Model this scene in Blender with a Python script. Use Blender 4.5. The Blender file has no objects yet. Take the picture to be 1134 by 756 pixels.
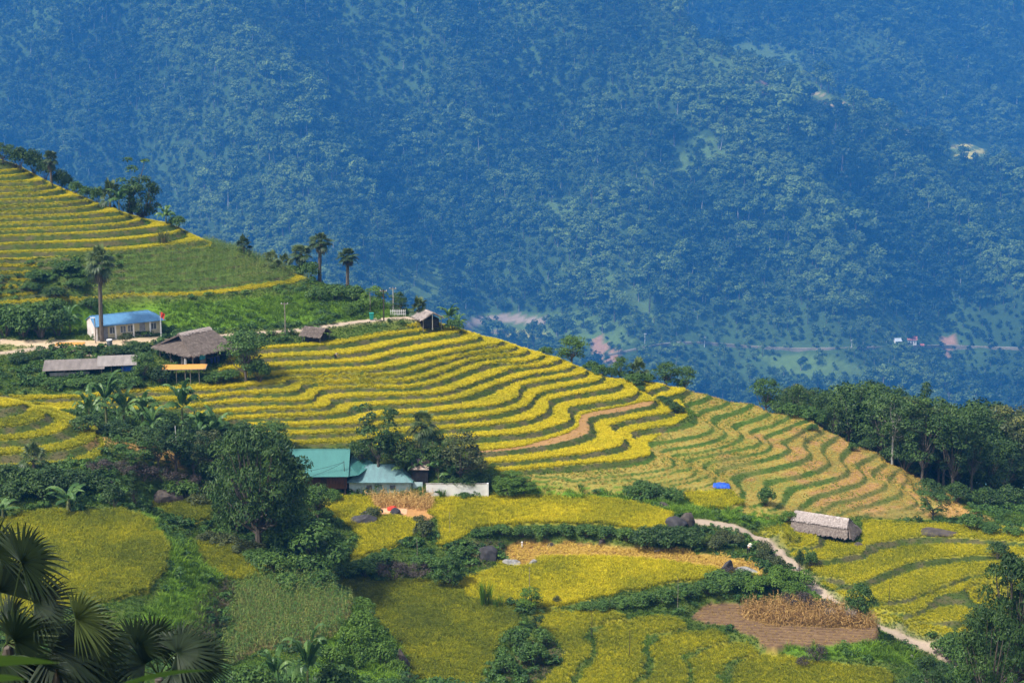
# Rice terraces in a mountain valley
HAZE_COL = (0.045, 0.265, 0.72, 1); HAZE_D = 0.00020
SKY_S = 0.11; SUN_S = 3.4; SUN_ANG = 7.0; SUN_EL = 54.0; SUN_AZ = 240.0; EXPO = 1.05; SKY_SAT = 0.3
import bpy, math, random
import numpy as np
from mathutils import Vector, Matrix
S = bpy.context.scene
COL = S.collection
R = math.radians
random.seed(7)
RNG = np.random.default_rng(7)

# ------------------------------------------------------------------ camera
F = 2000.0; CX, CY = 567.0, 378.0; PITCH = math.atan(478.0 / 2000.0)
CT, ST = math.cos(PITCH), math.sin(PITCH)
cam_d = bpy.data.cameras.new('camera'); cam = bpy.data.objects.new('camera', cam_d); COL.objects.link(cam)
cam.location = (0, 0, 0); cam.rotation_euler = (R(90) - PITCH, 0, 0)
cam_d.sensor_fit = 'HORIZONTAL'; cam_d.sensor_width = 36.0; cam_d.lens = F * 36.0 / 1134.0
cam_d.clip_start = 0.5; cam_d.clip_end = 9000.0
cam_d.dof.use_dof = True; cam_d.dof.focus_distance = 230.0; cam_d.dof.aperture_fstop = 6.0
S.camera = cam

def ray(px, py):
    """direction through a photo pixel, scaled so that its depth Y is 1: (X/Y, -Z/Y)"""
    r = (np.asarray(px, float) - CX) / F; u = (CY - np.asarray(py, float)) / F
    Y = CT + u * ST; Z = -ST + u * CT
    return r / Y, -Z / Y
def at_drop(px, py, dz):
    rx, t = ray(px, py); Y = np.asarray(dz, float) / t
    return rx * Y, Y, -np.asarray(dz, float) + 0 * Y
def at_depth(px, py, Y):
    rx, t = ray(px, py)
    return Vector((float(rx) * Y, Y, -float(t) * Y))
def project(x, y, z):
    zc = y * CT - z * ST; u = y * ST + z * CT
    return CX + F * x / zc, CY - F * u / zc

# ------------------------------------------------------------------ noise
def _hash(ix, iy, seed):
    h = (ix.astype(np.int64) * 374761393 + iy.astype(np.int64) * 668265263 + seed * 1442695041) & 0xffffffff
    h = ((h ^ (h >> 13)) * 1274126177) & 0xffffffff
    return ((h ^ (h >> 16)) & 0xffff) / 65535.0
def vnoise(x, y, seed=0):
    ix = np.floor(x); iy = np.floor(y); fx = x - ix; fy = y - iy
    fx = fx * fx * (3 - 2 * fx); fy = fy * fy * (3 - 2 * fy)
    a = _hash(ix, iy, seed); b = _hash(ix + 1, iy, seed); c = _hash(ix, iy + 1, seed); d = _hash(ix + 1, iy + 1, seed)
    return (a * (1 - fx) + b * fx) * (1 - fy) + (c * (1 - fx) + d * fx) * fy
def fbm(x, y, seed=0, oct=4):
    s = 0; a = 0.5; n = 0
    for k in range(oct):
        s = s + a * vnoise(x * 2 ** k + 17.3 * k, y * 2 ** k + 9.1 * k, seed + k); n += a; a *= 0.5
    return s / n

# ------------------------------------------------------------------ curves
def smooth(pts, step=2.0, closed=False):
    p = [tuple(map(float, q)) for q in pts]
    if closed: P = [p[-1]] + p + [p[0], p[1]]
    else: P = [p[0]] + p + [p[-1]]
    out = []
    for i in range(1, len(P) - 2):
        a, b, c, d = map(np.array, P[i - 1:i + 3])
        L = np.linalg.norm(c - b); n = max(2, int(L / step))
        # centripetal catmull-rom
        def tj(ti, p0, p1): return ti + max(1e-3, np.linalg.norm(p1 - p0)) ** 0.5
        t0 = 0; t1 = tj(t0, a, b); t2 = tj(t1, b, c); t3 = tj(t2, c, d)
        for t in np.linspace(t1, t2, n, endpoint=False):
            A1 = (t1 - t) / (t1 - t0) * a + (t - t0) / (t1 - t0) * b
            A2 = (t2 - t) / (t2 - t1) * b + (t - t1) / (t2 - t1) * c
            A3 = (t3 - t) / (t3 - t2) * c + (t - t2) / (t3 - t2) * d
            B1 = (t2 - t) / (t2 - t0) * A1 + (t - t0) / (t2 - t0) * A2
            B2 = (t3 - t) / (t3 - t1) * A2 + (t - t1) / (t3 - t1) * A3
            out.append((t2 - t) / (t2 - t1) * B1 + (t - t1) / (t2 - t1) * B2)
    if not closed: out.append(np.array(p[-1]))
    return np.array(out)
def inpoly(px, py, poly):
    poly = np.asarray(poly, float); inside = np.zeros(px.shape, bool)
    sel = (px >= poly[:, 0].min()) & (px <= poly[:, 0].max()) & (py >= poly[:, 1].min()) & (py <= poly[:, 1].max())
    if not sel.any(): return inside
    x = px[sel]; y = py[sel]; r = np.zeros(x.shape, bool); n = len(poly)
    for i in range(n):
        x1, y1 = poly[i]; x2, y2 = poly[(i + 1) % n]
        if y1 == y2: continue
        c = (y1 > y) != (y2 > y)
        r ^= c & (x < (x2 - x1) * (y - y1) / (y2 - y1) + x1)
    inside[sel] = r
    return inside

# ------------------------------------------------------------------ the hillside: traced terrace edges, each with the drop below the camera of its step
LV_T = np.array([-34, -26, -12, -5, 1, 17, 22, 29, 34, 60], float)
LV_Z = np.array([35.3, 41.2, 52.0, 57.6, 61.5, 71.4, 73.5, 77.0, 79.5, 92.5], float)
def zt(t): return np.interp(t, LV_T, LV_Z)
EDGES = [  # (level, traced pixels, runs on behind the crest)
 (-26, [(-60, 184), (0, 183), (20, 181.5)], 1),
 (-23, [(-60, 204), (0, 202), (40, 201), (50, 199.5)], 1),
 (-20, [(-60, 226), (0, 222), (60, 219), (90, 216.5)], 1),
 (-17, [(-60, 245), (0, 241), (80, 238), (135, 234)], 1),
 (-14, [(-60, 267), (0, 262), (80, 259), (140, 255), (196, 249)], 1),
 (-12, [(-60, 286), (0, 280.5), (96, 278), (130, 277.5), (179, 272.5), (229, 267)], 1),
 (-9.6, [(-60, 304), (0, 300), (100, 297), (200, 289), (266, 278)], 1),
 (-7.3, [(-60, 322), (0, 318), (130, 313), (240, 304), (312, 295)], 1),
 (-5, [(-60, 342), (0, 338), (100, 331), (140, 328), (219, 326), (270, 321.5), (310, 316), (340, 308)], 1),
 (-3, [(-60, 358), (0, 352), (100, 345), (200, 343), (300, 336), (350, 327), (390, 322)], 1),
 (1, [(262, 389.5), (298, 386), (369, 382), (402, 376.5), (420, 373), (440, 369.8), (466, 365.8), (484, 362), (489, 358)], 1),
 (2, [(262, 399), (300, 396), (369, 393), (402, 389.5), (420, 385.6), (446, 379), (486, 372), (508, 368), (512, 364)], 1),
 (3, [(262, 408), (300, 406), (369, 402), (409, 399.5), (440, 391), (453, 389.5), (486, 383), (528, 375), (532, 371)], 1),
 (4, [(230, 421), (262, 418), (300, 415.5), (312, 414.5), (369, 411.5), (409, 410), (440, 404.8), (486, 393), (526, 385), (555, 380), (558, 377)], 1),
 (5, [(-40, 446), (10, 443), (90, 440), (148, 434.5), (220, 432), (262, 429), (290, 426), (312, 425), (318, 422.5), (316, 420), (330, 419.3), (369, 418), (409, 416.5), (446, 414), (473, 406), (512.6, 394), (539, 389.6), (568, 386), (573, 383)], 1),
 (6, [(-40, 454), (27, 450.5), (70, 449), (164, 444), (193, 443.5), (222, 441.5), (258, 436.5), (290, 435.3), (320, 434.5), (333, 430), (333, 426), (345, 424), (369, 422.7), (402, 421.3), (446, 421.7), (473, 416.7), (499, 407.5), (526, 397.5), (550, 394.3), (563, 393), (581, 390), (586, 387)], 1),
 (7, [(100, 455), (200, 452), (243, 447), (290, 445), (335, 444), (348, 441), (350, 434), (358, 431), (380, 429.7), (402, 428.6), (440, 429.5), (473, 426), (499, 418), (526, 407.5), (552, 401), (576, 401), (598, 395.5), (603, 392)], 1),
 (8, [(230, 458), (260, 456), (290, 454), (340, 452), (364, 449.5), (366, 446), (360, 442.5), (370, 441.5), (396, 439.8), (438, 437.9), (486, 435.5), (512.6, 428), (532, 421), (552, 414), (567, 407.6), (590, 405.6), (603, 403), (616, 400), (622, 397)], 1),
 (9, [(250, 464), (290, 462), (350, 460), (380, 457), (385, 454), (382, 452), (395, 450.5), (419.6, 448.4), (434.6, 447.8), (473, 445.8), (512.6, 439.8), (539, 430), (552, 424.5), (570, 419.5), (589.7, 414), (616, 410), (631, 407.3), (636, 404)], 1),
 (10, [(270, 473), (312, 471), (350, 470.5), (400, 468), (412, 464), (420, 460.5), (440, 459), (475, 457), (512.6, 451.7), (539, 449.8), (559, 445.5), (572, 440), (575.5, 434), (573.5, 428.5), (580, 425.5), (590, 424), (616, 419), (646, 413.5), (651, 410)], 1),
 (11, [(300, 482), (345, 481), (390, 478), (410, 474.5), (420, 469.5), (453, 467), (482, 466), (512.6, 463.6), (552, 458), (576.5, 451), (588, 444), (592, 438), (603, 433), (629, 428), (656, 422), (666, 419), (670, 416)], 1),
 (12, [(330, 492), (376, 490), (402, 488), (425, 480), (453, 477.5), (482, 475.5), (512.6, 473.6), (552, 470), (576.5, 466.5), (596, 460), (606, 454.5), (606, 449), (604, 445), (616, 440.5), (633, 437), (660, 432.5), (684, 428), (689, 425)], 1),
 (13, [(380, 500), (420, 497), (450, 489), (499, 485.5), (550, 482), (583, 479.7), (609.5, 473), (630, 466), (631, 461), (626, 455.5), (627, 452), (642.6, 448.6), (669, 444.6), (693, 440.7), (704, 436.5), (707, 432), (700, 427), (704, 423), (716, 421)], 1),
 (14, [(420, 511), (470, 505), (550, 499.5), (590, 495), (623, 489), (648, 481), (654, 474), (649, 467), (652, 462.5), (669, 458.5), (700, 452.6), (722, 447.5), (724, 442), (714, 436), (720, 432.5), (741, 427)], 1),
 (15, [(480, 516), (520, 514), (563, 511.4), (603, 507.5), (642.6, 503), (675.7, 497), (690, 491), (690, 484), (676, 476), (673, 471.5), (685, 467.5), (713, 461.5), (743, 456), (747, 451), (735, 444), (738, 439.5), (750, 436), (763, 431)], 1),
 (16, [(500, 527), (540, 524), (583, 520), (629, 515), (669, 512), (690, 510.5), (706, 507.5), (721, 502), (719, 496), (703, 487), (694, 480.5), (704, 477), (720, 474), (753, 469), (769, 463.5), (770, 458), (756, 449.5), (760, 445.5), (772, 442.5), (788, 437)], 1),
 (17, [(530, 537), (570, 535.5), (603, 534), (642, 530), (680, 525.5), (720, 521), (744, 514.5), (745, 509), (728, 499), (713, 491.5), (722, 488.5), (746, 486), (784, 477.5), (790, 472), (772, 460.5), (772, 455), (792, 449.5), (808, 443.5)], 1),
 (18, [(560, 543), (600, 539.5), (642.6, 537), (680, 533), (706.5, 532), (746, 525), (764, 520), (766, 515), (746, 506), (728, 499.8), (740, 496), (760, 493), (796, 484), (802, 479), (786, 467), (788, 461), (805, 457), (836, 445.5)], 1),
 (19, [(600, 542.5), (642.6, 539), (680, 535), (706.5, 534), (746, 527), (767, 521.5), (770, 517), (752, 508), (738, 504.5), (750, 501.5), (770, 500), (800, 493.5), (817, 485), (820, 480), (808, 472), (812, 468.5), (830, 464), (852, 456)], 1),
 (20, [(640, 547), (680, 546), (720, 542), (749, 538), (775, 533), (785, 527.5), (784, 522.5), (764, 513.5), (754, 510), (786, 502), (808, 498), (826, 494), (842, 489), (844, 485.5), (828, 479), (834, 474.5), (853, 470), (876, 458.5)], 1),
 (21, [(680, 549), (720, 545), (749, 540), (776, 535), (788, 529), (789, 524), (776, 516.5), (780, 512.5), (800, 507.5), (830, 502), (849, 497), (851, 493), (841, 486.5), (848, 480), (866, 475), (878, 468.5), (897, 463)], 1),
 (22, [(700, 553), (755, 547.5), (785, 544.5), (804, 539.5), (806, 534), (790, 522.5), (800, 516.5), (835, 509), (866, 500), (872, 496), (864, 491), (862, 487.5), (876, 484), (890, 474), (906, 469)], 1),
 (23, [(752, 562), (790, 565), (808, 560), (817, 551), (818, 543), (806, 530), (812, 524.5), (853, 517), (889, 507), (896, 502), (889, 494), (888, 488), (897, 482), (912, 476)], 1),
 (24, [(790, 572), (825, 572), (842, 560), (846, 545), (843, 534), (855, 530), (879, 526.5), (911, 516), (917, 511), (908, 499), (908, 492), (918, 486), (930, 481)], 1),
 (25, [(840, 572), (862, 558), (867, 546), (868, 541), (880, 537), (906, 531.7), (934, 523.8), (938, 518), (928, 508), (930, 501), (945, 492)], 1),
 (26, [(860, 573), (885, 561), (894, 554), (900, 548), (930, 540), (953, 530.5), (957, 526), (946, 515), (952, 510), (976, 501)], 1),
 (27, [(880, 577), (905, 566), (913, 561), (920, 556), (950, 549), (977, 538.5), (980, 533), (963, 526), (966, 520), (980, 512)], 1),
 (28, [(910, 577), (932, 567), (945, 562), (970, 554), (995, 546), (998, 540), (982, 533), (985, 525), (1000, 517)], 1),
 (29, [(935, 573), (955, 569), (972, 566.5), (1004, 561), (1014, 556), (1008, 548), (996, 538), (1006, 530)], 1),
 (31, [(960, 577), (1000, 575), (1040, 570), (1050, 565), (1036, 555), (1022, 545)], 1),
]
NOSE = [  # the small terraced knoll at the left
 (59.2, [(-40, 437), (0, 440.5), (14, 442), (22, 444)], 1),
 (59.9, [(-40, 470), (0, 468), (20, 465.5), (37, 458), (40, 452), (34, 447)], 1),
 (60.6, [(-40, 484), (0, 481.5), (30, 479), (60, 471), (72, 465), (70, 461)], 1),
 (61.3, [(-40, 497), (0, 495.5), (50, 494), (80, 489), (100, 483), (104, 477), (98, 471)], 1),
 (62.0, [(-40, 517), (20, 514), (55, 511), (85, 508), (106, 500), (112, 492), (108, 484)], 1),
]
# level fields of the valley floor: (name, drop, outline)
FIELDS = [
 ('yard', 73.2, [(352, 545), (420, 546), (480, 551), (600, 551), (690, 556), (735, 564), (748, 572), (742, 582), (700, 584.5), (640, 580.5), (560, 581), (526, 585), (519, 592), (503, 603), (482, 606), (458, 598), (416, 612), (384, 618), (400, 604), (388, 583), (362, 572)]),
 ('patch', 73.9, [(756, 549), (815, 547), (817, 555), (806, 562), (775, 562)]),
 ('middle', 75.2, [(562, 605), (620, 602.5), (700, 607), (760, 610), (838, 624), (842, 634), (800, 640), (730, 648), (680, 660), (640, 668), (585, 671.5), (538, 667), (508, 655), (520, 641), (545, 630), (558, 617)]),
 ('lower', 75.2, [(368, 645), (440, 645), (500, 648.5), (518, 661), (566, 675), (577, 686), (545, 725), (534, 760), (452, 760), (450, 736), (428, 704), (410, 683), (396, 662)]),
 ('strip_a', 75.6, [(590, 674.5), (640, 674), (690, 672.5), (692, 679), (662, 689), (645, 694), (650, 715), (640, 735), (624, 762), (596, 762), (622, 725), (616, 705), (600, 690), (588, 682)]),
 ('strip_b', 76.1, [(697, 682), (750, 680), (760, 688), (754, 692), (716, 701), (706, 711), (713, 740), (703, 762), (640, 762), (658, 730), (662, 714), (658, 701), (672, 691)]),
 ('strip_c', 76.6, [(764, 693.5), (800, 691), (804, 700), (766, 715), (756, 723), (761, 740), (770, 762), (714, 762), (720, 732), (715, 712), (724, 705)]),
 ('strip_d', 77.1, [(808, 706), (836, 709), (841, 716), (800, 729), (796, 740), (803, 762), (777, 762), (770, 737), (766, 725), (777, 717.5)]),
 ('strip_e', 77.6, [(846, 719), (880, 722.5), (960, 731), (985, 737), (990, 762), (850, 762), (812, 762), (806, 740), (814, 732)]),
 ('plough', 76.5, [(764, 683), (790, 672), (830, 669), (900, 671), (950, 679), (970, 691), (973, 705), (930, 711), (850, 714), (838, 706), (800, 691)]),
 ('left', 64.0, [(20, 572), (60, 567), (140, 567), (168, 576), (184, 600), (186, 618), (168, 645), (140, 662), (90, 672), (-30, 690), (-60, 600)]),
 ('left_b', 68.4, [(168, 563), (235, 553), (236, 566), (222, 577), (178, 574)]),
 ('ledge', 69.1, [(213, 600), (240, 602), (275, 607), (302, 620), (307, 633), (270, 641), (242, 638), (224, 622)]),
 ('corn', 69.5, [(262, 656), (300, 643), (366, 648), (385, 660), (391, 678), (372, 700), (332, 715), (282, 725), (245, 742), (250, 700)]),
]
FIELDS.append(('school_plot', 61.5, [(74, 380), (62, 372), (66, 366), (190, 364), (192, 373), (150, 378)]))
FIELDS = [(n, z, [(a, b + ((7 if n[-1] in 'cde' else 4) if n.startswith('strip') else 0)) for a, b in q]) for n, z, q in FIELDS]
EAST = [  # terrace edges east of the road
 (76.9, [(836, 601), (870, 605), (902, 603), (908, 599), (895, 592), (880, 586)]),
 (77.5, [(872, 616), (900, 619.5), (920, 618), (950, 613), (958, 607), (944, 600)]),
 (78.1, [(898, 640), (912, 648), (930, 649.5), (960, 643), (984, 631), (992, 628), (1010, 622)]),
 (78.7, [(930, 663), (972, 667), (1020, 658), (1050, 646), (1080, 635.5), (1115, 632), (1160, 628), (1320, 622)]),
 (79.3, [(950, 681), (975, 688), (1000, 683.5), (1022, 673), (1028, 664), (1045, 656), (1075, 655), (1080, 668), (1110, 662), (1150, 652), (1320, 645)]),
 (79.9, [(985, 697), (1010, 700), (1040, 701), (1064, 694), (1072, 684), (1085, 684), (1130, 672), (1320, 664)]),
 (76.4, [(840, 577), (870, 577), (900, 577)]),
 (77.2, [(960, 577), (1010, 577), (1060, 584), (1134, 592), (1170, 597), (1320, 600)]),
]
ROADS = {
 'road': ([(772, 577, 73.5), (800, 580, 74.0), (815, 584, 74.6), (840, 595, 75.6), (858, 607, 76.6), (868, 616, 77.1), (885, 633, 77.9), (905, 655, 78.8), (930, 675, 79.5), (960, 690, 80.3), (1000, 708, 81.2), (1030, 720, 81.9), (1064, 739, 82.8), (1100, 758, 83.8)], 1.0),
 'hill_road': ([(470, 350.5, 60.0), (447, 351.5, 60.0), (425, 353, 60.1), (400, 356, 60.3), (365, 361, 60.5), (330, 365.5, 60.6), (300, 368, 60.7), (250, 371.5, 60.9), (185, 375, 61.1), (130, 380, 61.4), (60, 381.5, 61.4), (20, 379, 61.1), (-40, 374, 60.9)], 0.8),
 'footpath': ([(75, 382, 61.5), (40, 387, 61.8), (0, 391.5, 62.0), (-40, 394, 62.1)], 0.7),
 'footpath_b': ([(72, 386, 61.7), (100, 393, 62.0), (135, 396, 62.2)], 0.45),
}
OTHER = [  # (drop, pixels) loose heights on banks and yards
 (62.6, [(160, 412), (200, 411), (245, 408)]), (63.0, [(40, 414), (100, 416), (145, 414)]), (61.5, [(80, 378), (106, 379), (150, 377), (178, 374)]),
 (66.5, [(130, 505), (180, 507), (230, 505)]), (63.3, [(118, 478), (160, 486), (200, 498)]), (62.6, [(110, 512), (130, 520)]), (63.2, [(0, 556), (60, 560), (120, 556)]),
 (62.6, [(-30, 530), (40, 532), (110, 530)]), (69.6, [(225, 590), (245, 592), (300, 598), (335, 604)]), (69.5, [(300, 545), (335, 546)]), (69.0, [(250, 530), (300, 532)]),
 (72.0, [(330, 636), (360, 634)]), (66.2, [(210, 700), (230, 690)]), (68.0, [(225, 720), (240, 745)]), (65.2, [(196, 640), (205, 655)]),
 (73.4, [(560, 549), (640, 549), (720, 553)]), (73.6, [(750, 566), (770, 570)]), (74.8, [(760, 607), (830, 620)]), (75.6, [(700, 669), (760, 664), (840, 655)]), (76.6, [(860, 655), (900, 665)]),
 (79.3, [(900, 715), (960, 720), (1000, 730)]), (81.5, [(990, 740), (1040, 756)]), (73.3, [(840, 574), (870, 574)]), (79.0, [(1062, 575), (1134, 585)]), (80.0, [(1066, 562), (1134, 568)]),
 (84.0, [(1090, 700), (1134, 690)]), (85.0, [(1080, 745), (1134, 740)]),
]
WORLDPTS = []   # (x, y, z) rows of known height out of sight
for (px, Y, dz) in [(850, 285, 86), (900, 278, 85), (1000, 262, 86.5), (1060, 255, 86), (1134, 258, 88), (1000, 300, 97), (1134, 300, 98), (900, 300, 95)]:
    WORLDPTS.append((float(ray(px, 500)[0]) * Y, Y, -dz))
# ------------------------------------------------------------------ solve the height field
RES = 0.3; GX0, GX1, GY0, GY1 = -118.0, 118.0, 24.0, 345.0
NX = int((GX1 - GX0) / RES); NY = int((GY1 - GY0) / RES)
NX -= NX % 32; NY -= NY % 32
cons_x, cons_y, cons_z = [], [], []
def add_line(x, y, z):
    x, y, z = map(np.asarray, (x, y, z))
    for i in range(len(x) - 1):
        n = max(2, int(math.hypot(x[i + 1] - x[i], y[i + 1] - y[i]) / (RES * 0.7)))
        t = np.linspace(0, 1, n)
        cons_x.append(x[i] + (x[i + 1] - x[i]) * t); cons_y.append(y[i] + (y[i + 1] - y[i]) * t); cons_z.append(z[i] + (z[i + 1] - z[i]) * t)
SIL = np.array(sorted([p[-1] for t, p, b in EDGES if t != 12] + [(-400, 40)]))
def edge(dz, pts, back):
    q = smooth(pts, 2.0)
    if back:
        # behind the crest the edge doubles back just out of sight
        xk, yk = pts[-1]; d = np.r_[np.arange(2, 30, 3), np.arange(30, 420, 12)]; s = np.interp(xk - d, SIL[:, 0], SIL[:, 1])
        q = np.vstack([q, np.c_[xk - d, s + 0.06 * d + (yk - np.interp(xk, SIL[:, 0], SIL[:, 1])) * np.exp(-d / 12.0)]])
    x, y, z = at_drop(q[:, 0], q[:, 1], dz); add_line(x, y, z)
for t, pts, bk in EDGES: edge(float(zt(t)), pts, bk)
SIL = np.array([(-400, 380), (-100, 425), (0, 440), (22, 443), (34, 447), (70, 461), (98, 471), (108, 484)])
for dz, pts, bk in NOSE: edge(dz, pts, bk)
for dz, pts in EAST: edge(dz, pts, 0)
for dz, pts in OTHER: edge(dz, pts, 0)
road_xyz = {}
for nm, (pts, hw) in ROADS.items():
    a = np.array(pts); q = smooth(a[:, :2], 2.0); s0 = np.r_[0, np.cumsum(np.hypot(*np.diff(a[:, :2], axis=0).T))]; s1 = np.r_[0, np.cumsum(np.hypot(*np.diff(q, axis=0).T))]
    dz = np.interp(s1 / s1[-1] * s0[-1], s0, a[:, 2]); x, y, z = at_drop(q[:, 0], q[:, 1], dz)
    road_xyz[nm] = (x, y, z, hw)
    d = np.gradient(np.c_[x, y], axis=0); d /= np.linalg.norm(d, axis=1)[:, None]
    for o in np.linspace(-hw, hw, 7): add_line(x - d[:, 1] * o, y + d[:, 0] * o, z)
for x, y, z in WORLDPTS: cons_x.append(np.array([x])); cons_y.append(np.array([y])); cons_z.append(np.array([z]))
xs = np.linspace(GX0, GX1, 400)
for Y, dz in [(24, 13), (60, 29.5), (100, 48.5), (128, 60.5)]:
    sel = xs
    add_line(xs, Y + 0 * xs, -dz + 0 * xs)
add_line(xs, GY0 + (NY - 2) * RES + 0 * xs, np.interp(xs, [-100, 0, 60, 110], [-108, -112, -118, -124]))
CXs = np.concatenate(cons_x); CYs = np.concatenate(cons_y); CZs = np.concatenate(cons_z)
fx = (CXs - GX0) / RES; fy = (CYs - GY0) / RES
ok = (fx >= 0) & (fx < NX) & (fy >= 0) & (fy < NY)
fx, fy, CZs = fx[ok].astype(int), fy[ok].astype(int), CZs[ok]
sumz = np.zeros((NY, NX)); cnt = np.zeros((NY, NX))
np.add.at(sumz, (fy, fx), CZs); np.add.at(cnt, (fy, fx), 1)
gx = GX0 + (np.arange(NX) + 0.5) * RES; gy = GY0 + (np.arange(NY) + 0.5) * RES
XX, YY = np.meshgrid(gx, gy)
flat = np.zeros((NY, NX), bool)
WARPX = (fbm(XX / 2.5, YY / 2.5, 5, 3) - 0.5) * 2.4; WARPY = (fbm(XX / 2.5, YY / 2.5, 8, 3) - 0.5) * 2.4
field_mask = {}
for nm, dz, pts in FIELDS:
    q = smooth(pts, 2.0, closed=True); x, y, z = at_drop(q[:, 0], q[:, 1], dz)
    m = inpoly(XX + WARPX, YY + WARPY, np.c_[x, y]); field_mask[nm] = m
    sumz[m] = -dz; cnt[m] = 1; flat |= m
def solve(sz, ct, iters_list=(600, 400, 250, 160, 100, 60)):
    lv = [(sz, ct)]
    for k in range(5):
        a, b = lv[-1]; h, w = a.shape
        lv.append((a.reshape(h // 2, 2, w // 2, 2).sum((1, 3)), b.reshape(h // 2, 2, w // 2, 2).sum((1, 3))))
    u = None
    for k in range(5, -1, -1):
        a, b = lv[k]; m = b > 0; val = np.where(m, a / np.maximum(b, 1e-9), 0)
        if u is None: u = np.full(a.shape, a.sum() / b.sum())
        else:
            u = np.repeat(np.repeat(u, 2, 0), 2, 1)
        u[m] = val[m]
        for it in range(iters_list[5 - k]):
            p = np.pad(u, 1, mode='edge')
            n = 0.25 * (p[:-2, 1:-1] + p[2:, 1:-1] + p[1:-1, :-2] + p[1:-1, 2:])
            n[m] = val[m]; u = n
    return u
H0 = solve(sumz, cnt)
def blur(a, n):
    for _ in range(n):
        p = np.pad(a, 1, mode='edge')
        a = (p[:-2, 1:-1] + p[2:, 1:-1] + p[1:-1, :-2] + p[1:-1, 2:] + 2 * a) / 6.0
    return a
HB = blur(H0, 3)
PX, PY = project(XX, YY, HB)
def front_side():
    """ground that faces the valley (not the far side of a crest)"""
    b = np.clip((PX + 200) / 1.5, 0, 1066).astype(int).ravel(); order = np.lexsort((YY.ravel(), b)); bs = b[order]; py = PY.ravel()[order]
    out = np.zeros(len(bs), bool); st = np.r_[0, np.nonzero(np.diff(bs))[0] + 1, len(bs)]
    for i in range(len(st) - 1):
        q = py[st[i]:st[i + 1]]; out[st[i]:st[i + 1]] = q <= np.minimum.accumulate(q) + 6.0
    r = np.empty(len(bs), bool); r[order] = out; return blur(r.reshape(NY, NX).astype(float), 8) > 0.25
FRONT = front_side()
def rpoly(pts): return inpoly(PX, PY, pts) & FRONT
# where the slope is cut into steps
POLY_MAIN = [(255, 392), (300, 383), (380, 376), (430, 366), (462, 357), (500, 340), (700, 400), (870, 425), (1010, 500), (1075, 570), (1030, 577), (960, 570), (935, 574), (880, 577), (850, 575), (815, 565), (790, 566), (750, 550), (700, 549), (640, 547), (560, 545), (520, 540), (395, 508), (330, 494), (270, 476), (240, 462), (180, 456), (20, 452), (-40, 455), (-40, 438), (90, 437), (150, 430), (230, 424)]
POLY_TOP = [(-60, 120), (30, 160), (240, 255), (232, 272), (180, 277), (100, 282), (-60, 290)]
POLY_CORNHILL = [(-60, 290), (100, 282), (180, 277), (235, 262), (300, 280), (350, 305), (340, 312), (270, 324), (140, 331), (-60, 342)]
POLY_NOSE = [(-60, 430), (0, 436), (40, 444), (80, 460), (108, 474), (116, 492), (108, 506), (85, 511), (-60, 522)]
POLY_EAST = [(828, 592), (870, 578), (960, 575), (1060, 580), (1330, 592), (1330, 690), (1090, 700), (1010, 704), (970, 690), (920, 660), (870, 612)]
def terrace(h, levels_t, levels_z, r, jit):
    t = np.interp(-h, levels_z, levels_t) + jit
    k = np.floor(t); u = t - k
    s = np.clip(u / r, 0, 1); s = s * s * (3 - 2 * s)
    return -np.interp(k + s, levels_t, levels_z), k, u
RZ = 0.30
NZ1 = fbm(XX / 1.6, YY / 1.6, 3, 3) - 0.5
m_main, m_top, m_ch, m_nose, m_east = map(rpoly, (POLY_MAIN, POLY_TOP, POLY_CORNHILL, POLY_NOSE, POLY_EAST))
z_a, k_a, u_a = terrace(HB, LV_T, LV_Z, RZ, NZ1 * 0.05)
RE = 0.16
lz = np.arange(55, 66, 0.7) + 0.3; z_n, k_n, u_n = terrace(HB, np.arange(len(lz)), lz, 0.34, NZ1 * 0.1)
le = np.arange(74.5, 83, 0.6); z_e, k_e, u_e = terrace(HB, np.arange(len(le)), le, RE, NZ1 * 0.08)
def soft(m, n=4): return blur(m.astype(float), n)
H = HB.copy()
w = soft(m_main | m_top); H = H * (1 - w) + z_a * w
w = soft(m_ch) * 0.35; H = H * (1 - w) + z_a * w
w = soft(m_nose); H = H * (1 - w) + z_n * w
w = soft(m_east); H = H * (1 - w) + z_e * w
H[flat] = H0[flat]
H = np.where(flat, H, blur(H, 1))
HIDE = 1 - np.clip(blur((~FRONT).astype(float), 6), 0, 1)
H = np.where(flat | ~FRONT | m_main | m_top | m_nose | m_east | m_ch, H, blur(H, 14))
riser = np.zeros((NY, NX), bool)
riser |= (m_main | m_top | m_ch) & (u_a < RZ)
riser |= m_nose & (u_n < 0.34)
riser |= m_east & (u_e < RE)
terr = m_main | m_top | m_nose | m_east
rough = ~(flat | terr)
# roads
road_mask = np.zeros((NY, NX), bool); road_edge = np.zeros((NY, NX), bool)
for nm, (x, y, z, hw) in road_xyz.items():
    sel = np.zeros((NY, NX), bool)
    best = np.full((NY, NX), 1e9)
    i0 = max(0, int((y.min() - 4 - GY0) / RES)); i1 = min(NY, int((y.max() + 4 - GY0) / RES) + 1)
    j0 = max(0, int((x.min() - 4 - GX0) / RES)); j1 = min(NX, int((x.max() + 4 - GX0) / RES) + 1)
    bx, by = XX[i0:i1, j0:j1], YY[i0:i1, j0:j1]; bb = np.full(bx.shape, 1e9)
    for a in range(0, len(x), 2): bb = np.minimum(bb, (bx - x[a]) ** 2 + (by - y[a]) ** 2)
    bb = np.sqrt(bb) + NZ1[i0:i1, j0:j1] * 0.5
    road_mask[i0:i1, j0:j1] |= bb < hw; road_edge[i0:i1, j0:j1] |= bb < hw + 0.7
rough &= ~road_edge
BIG = fbm(XX / 5, YY / 5, 11, 4) - 0.5
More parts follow.
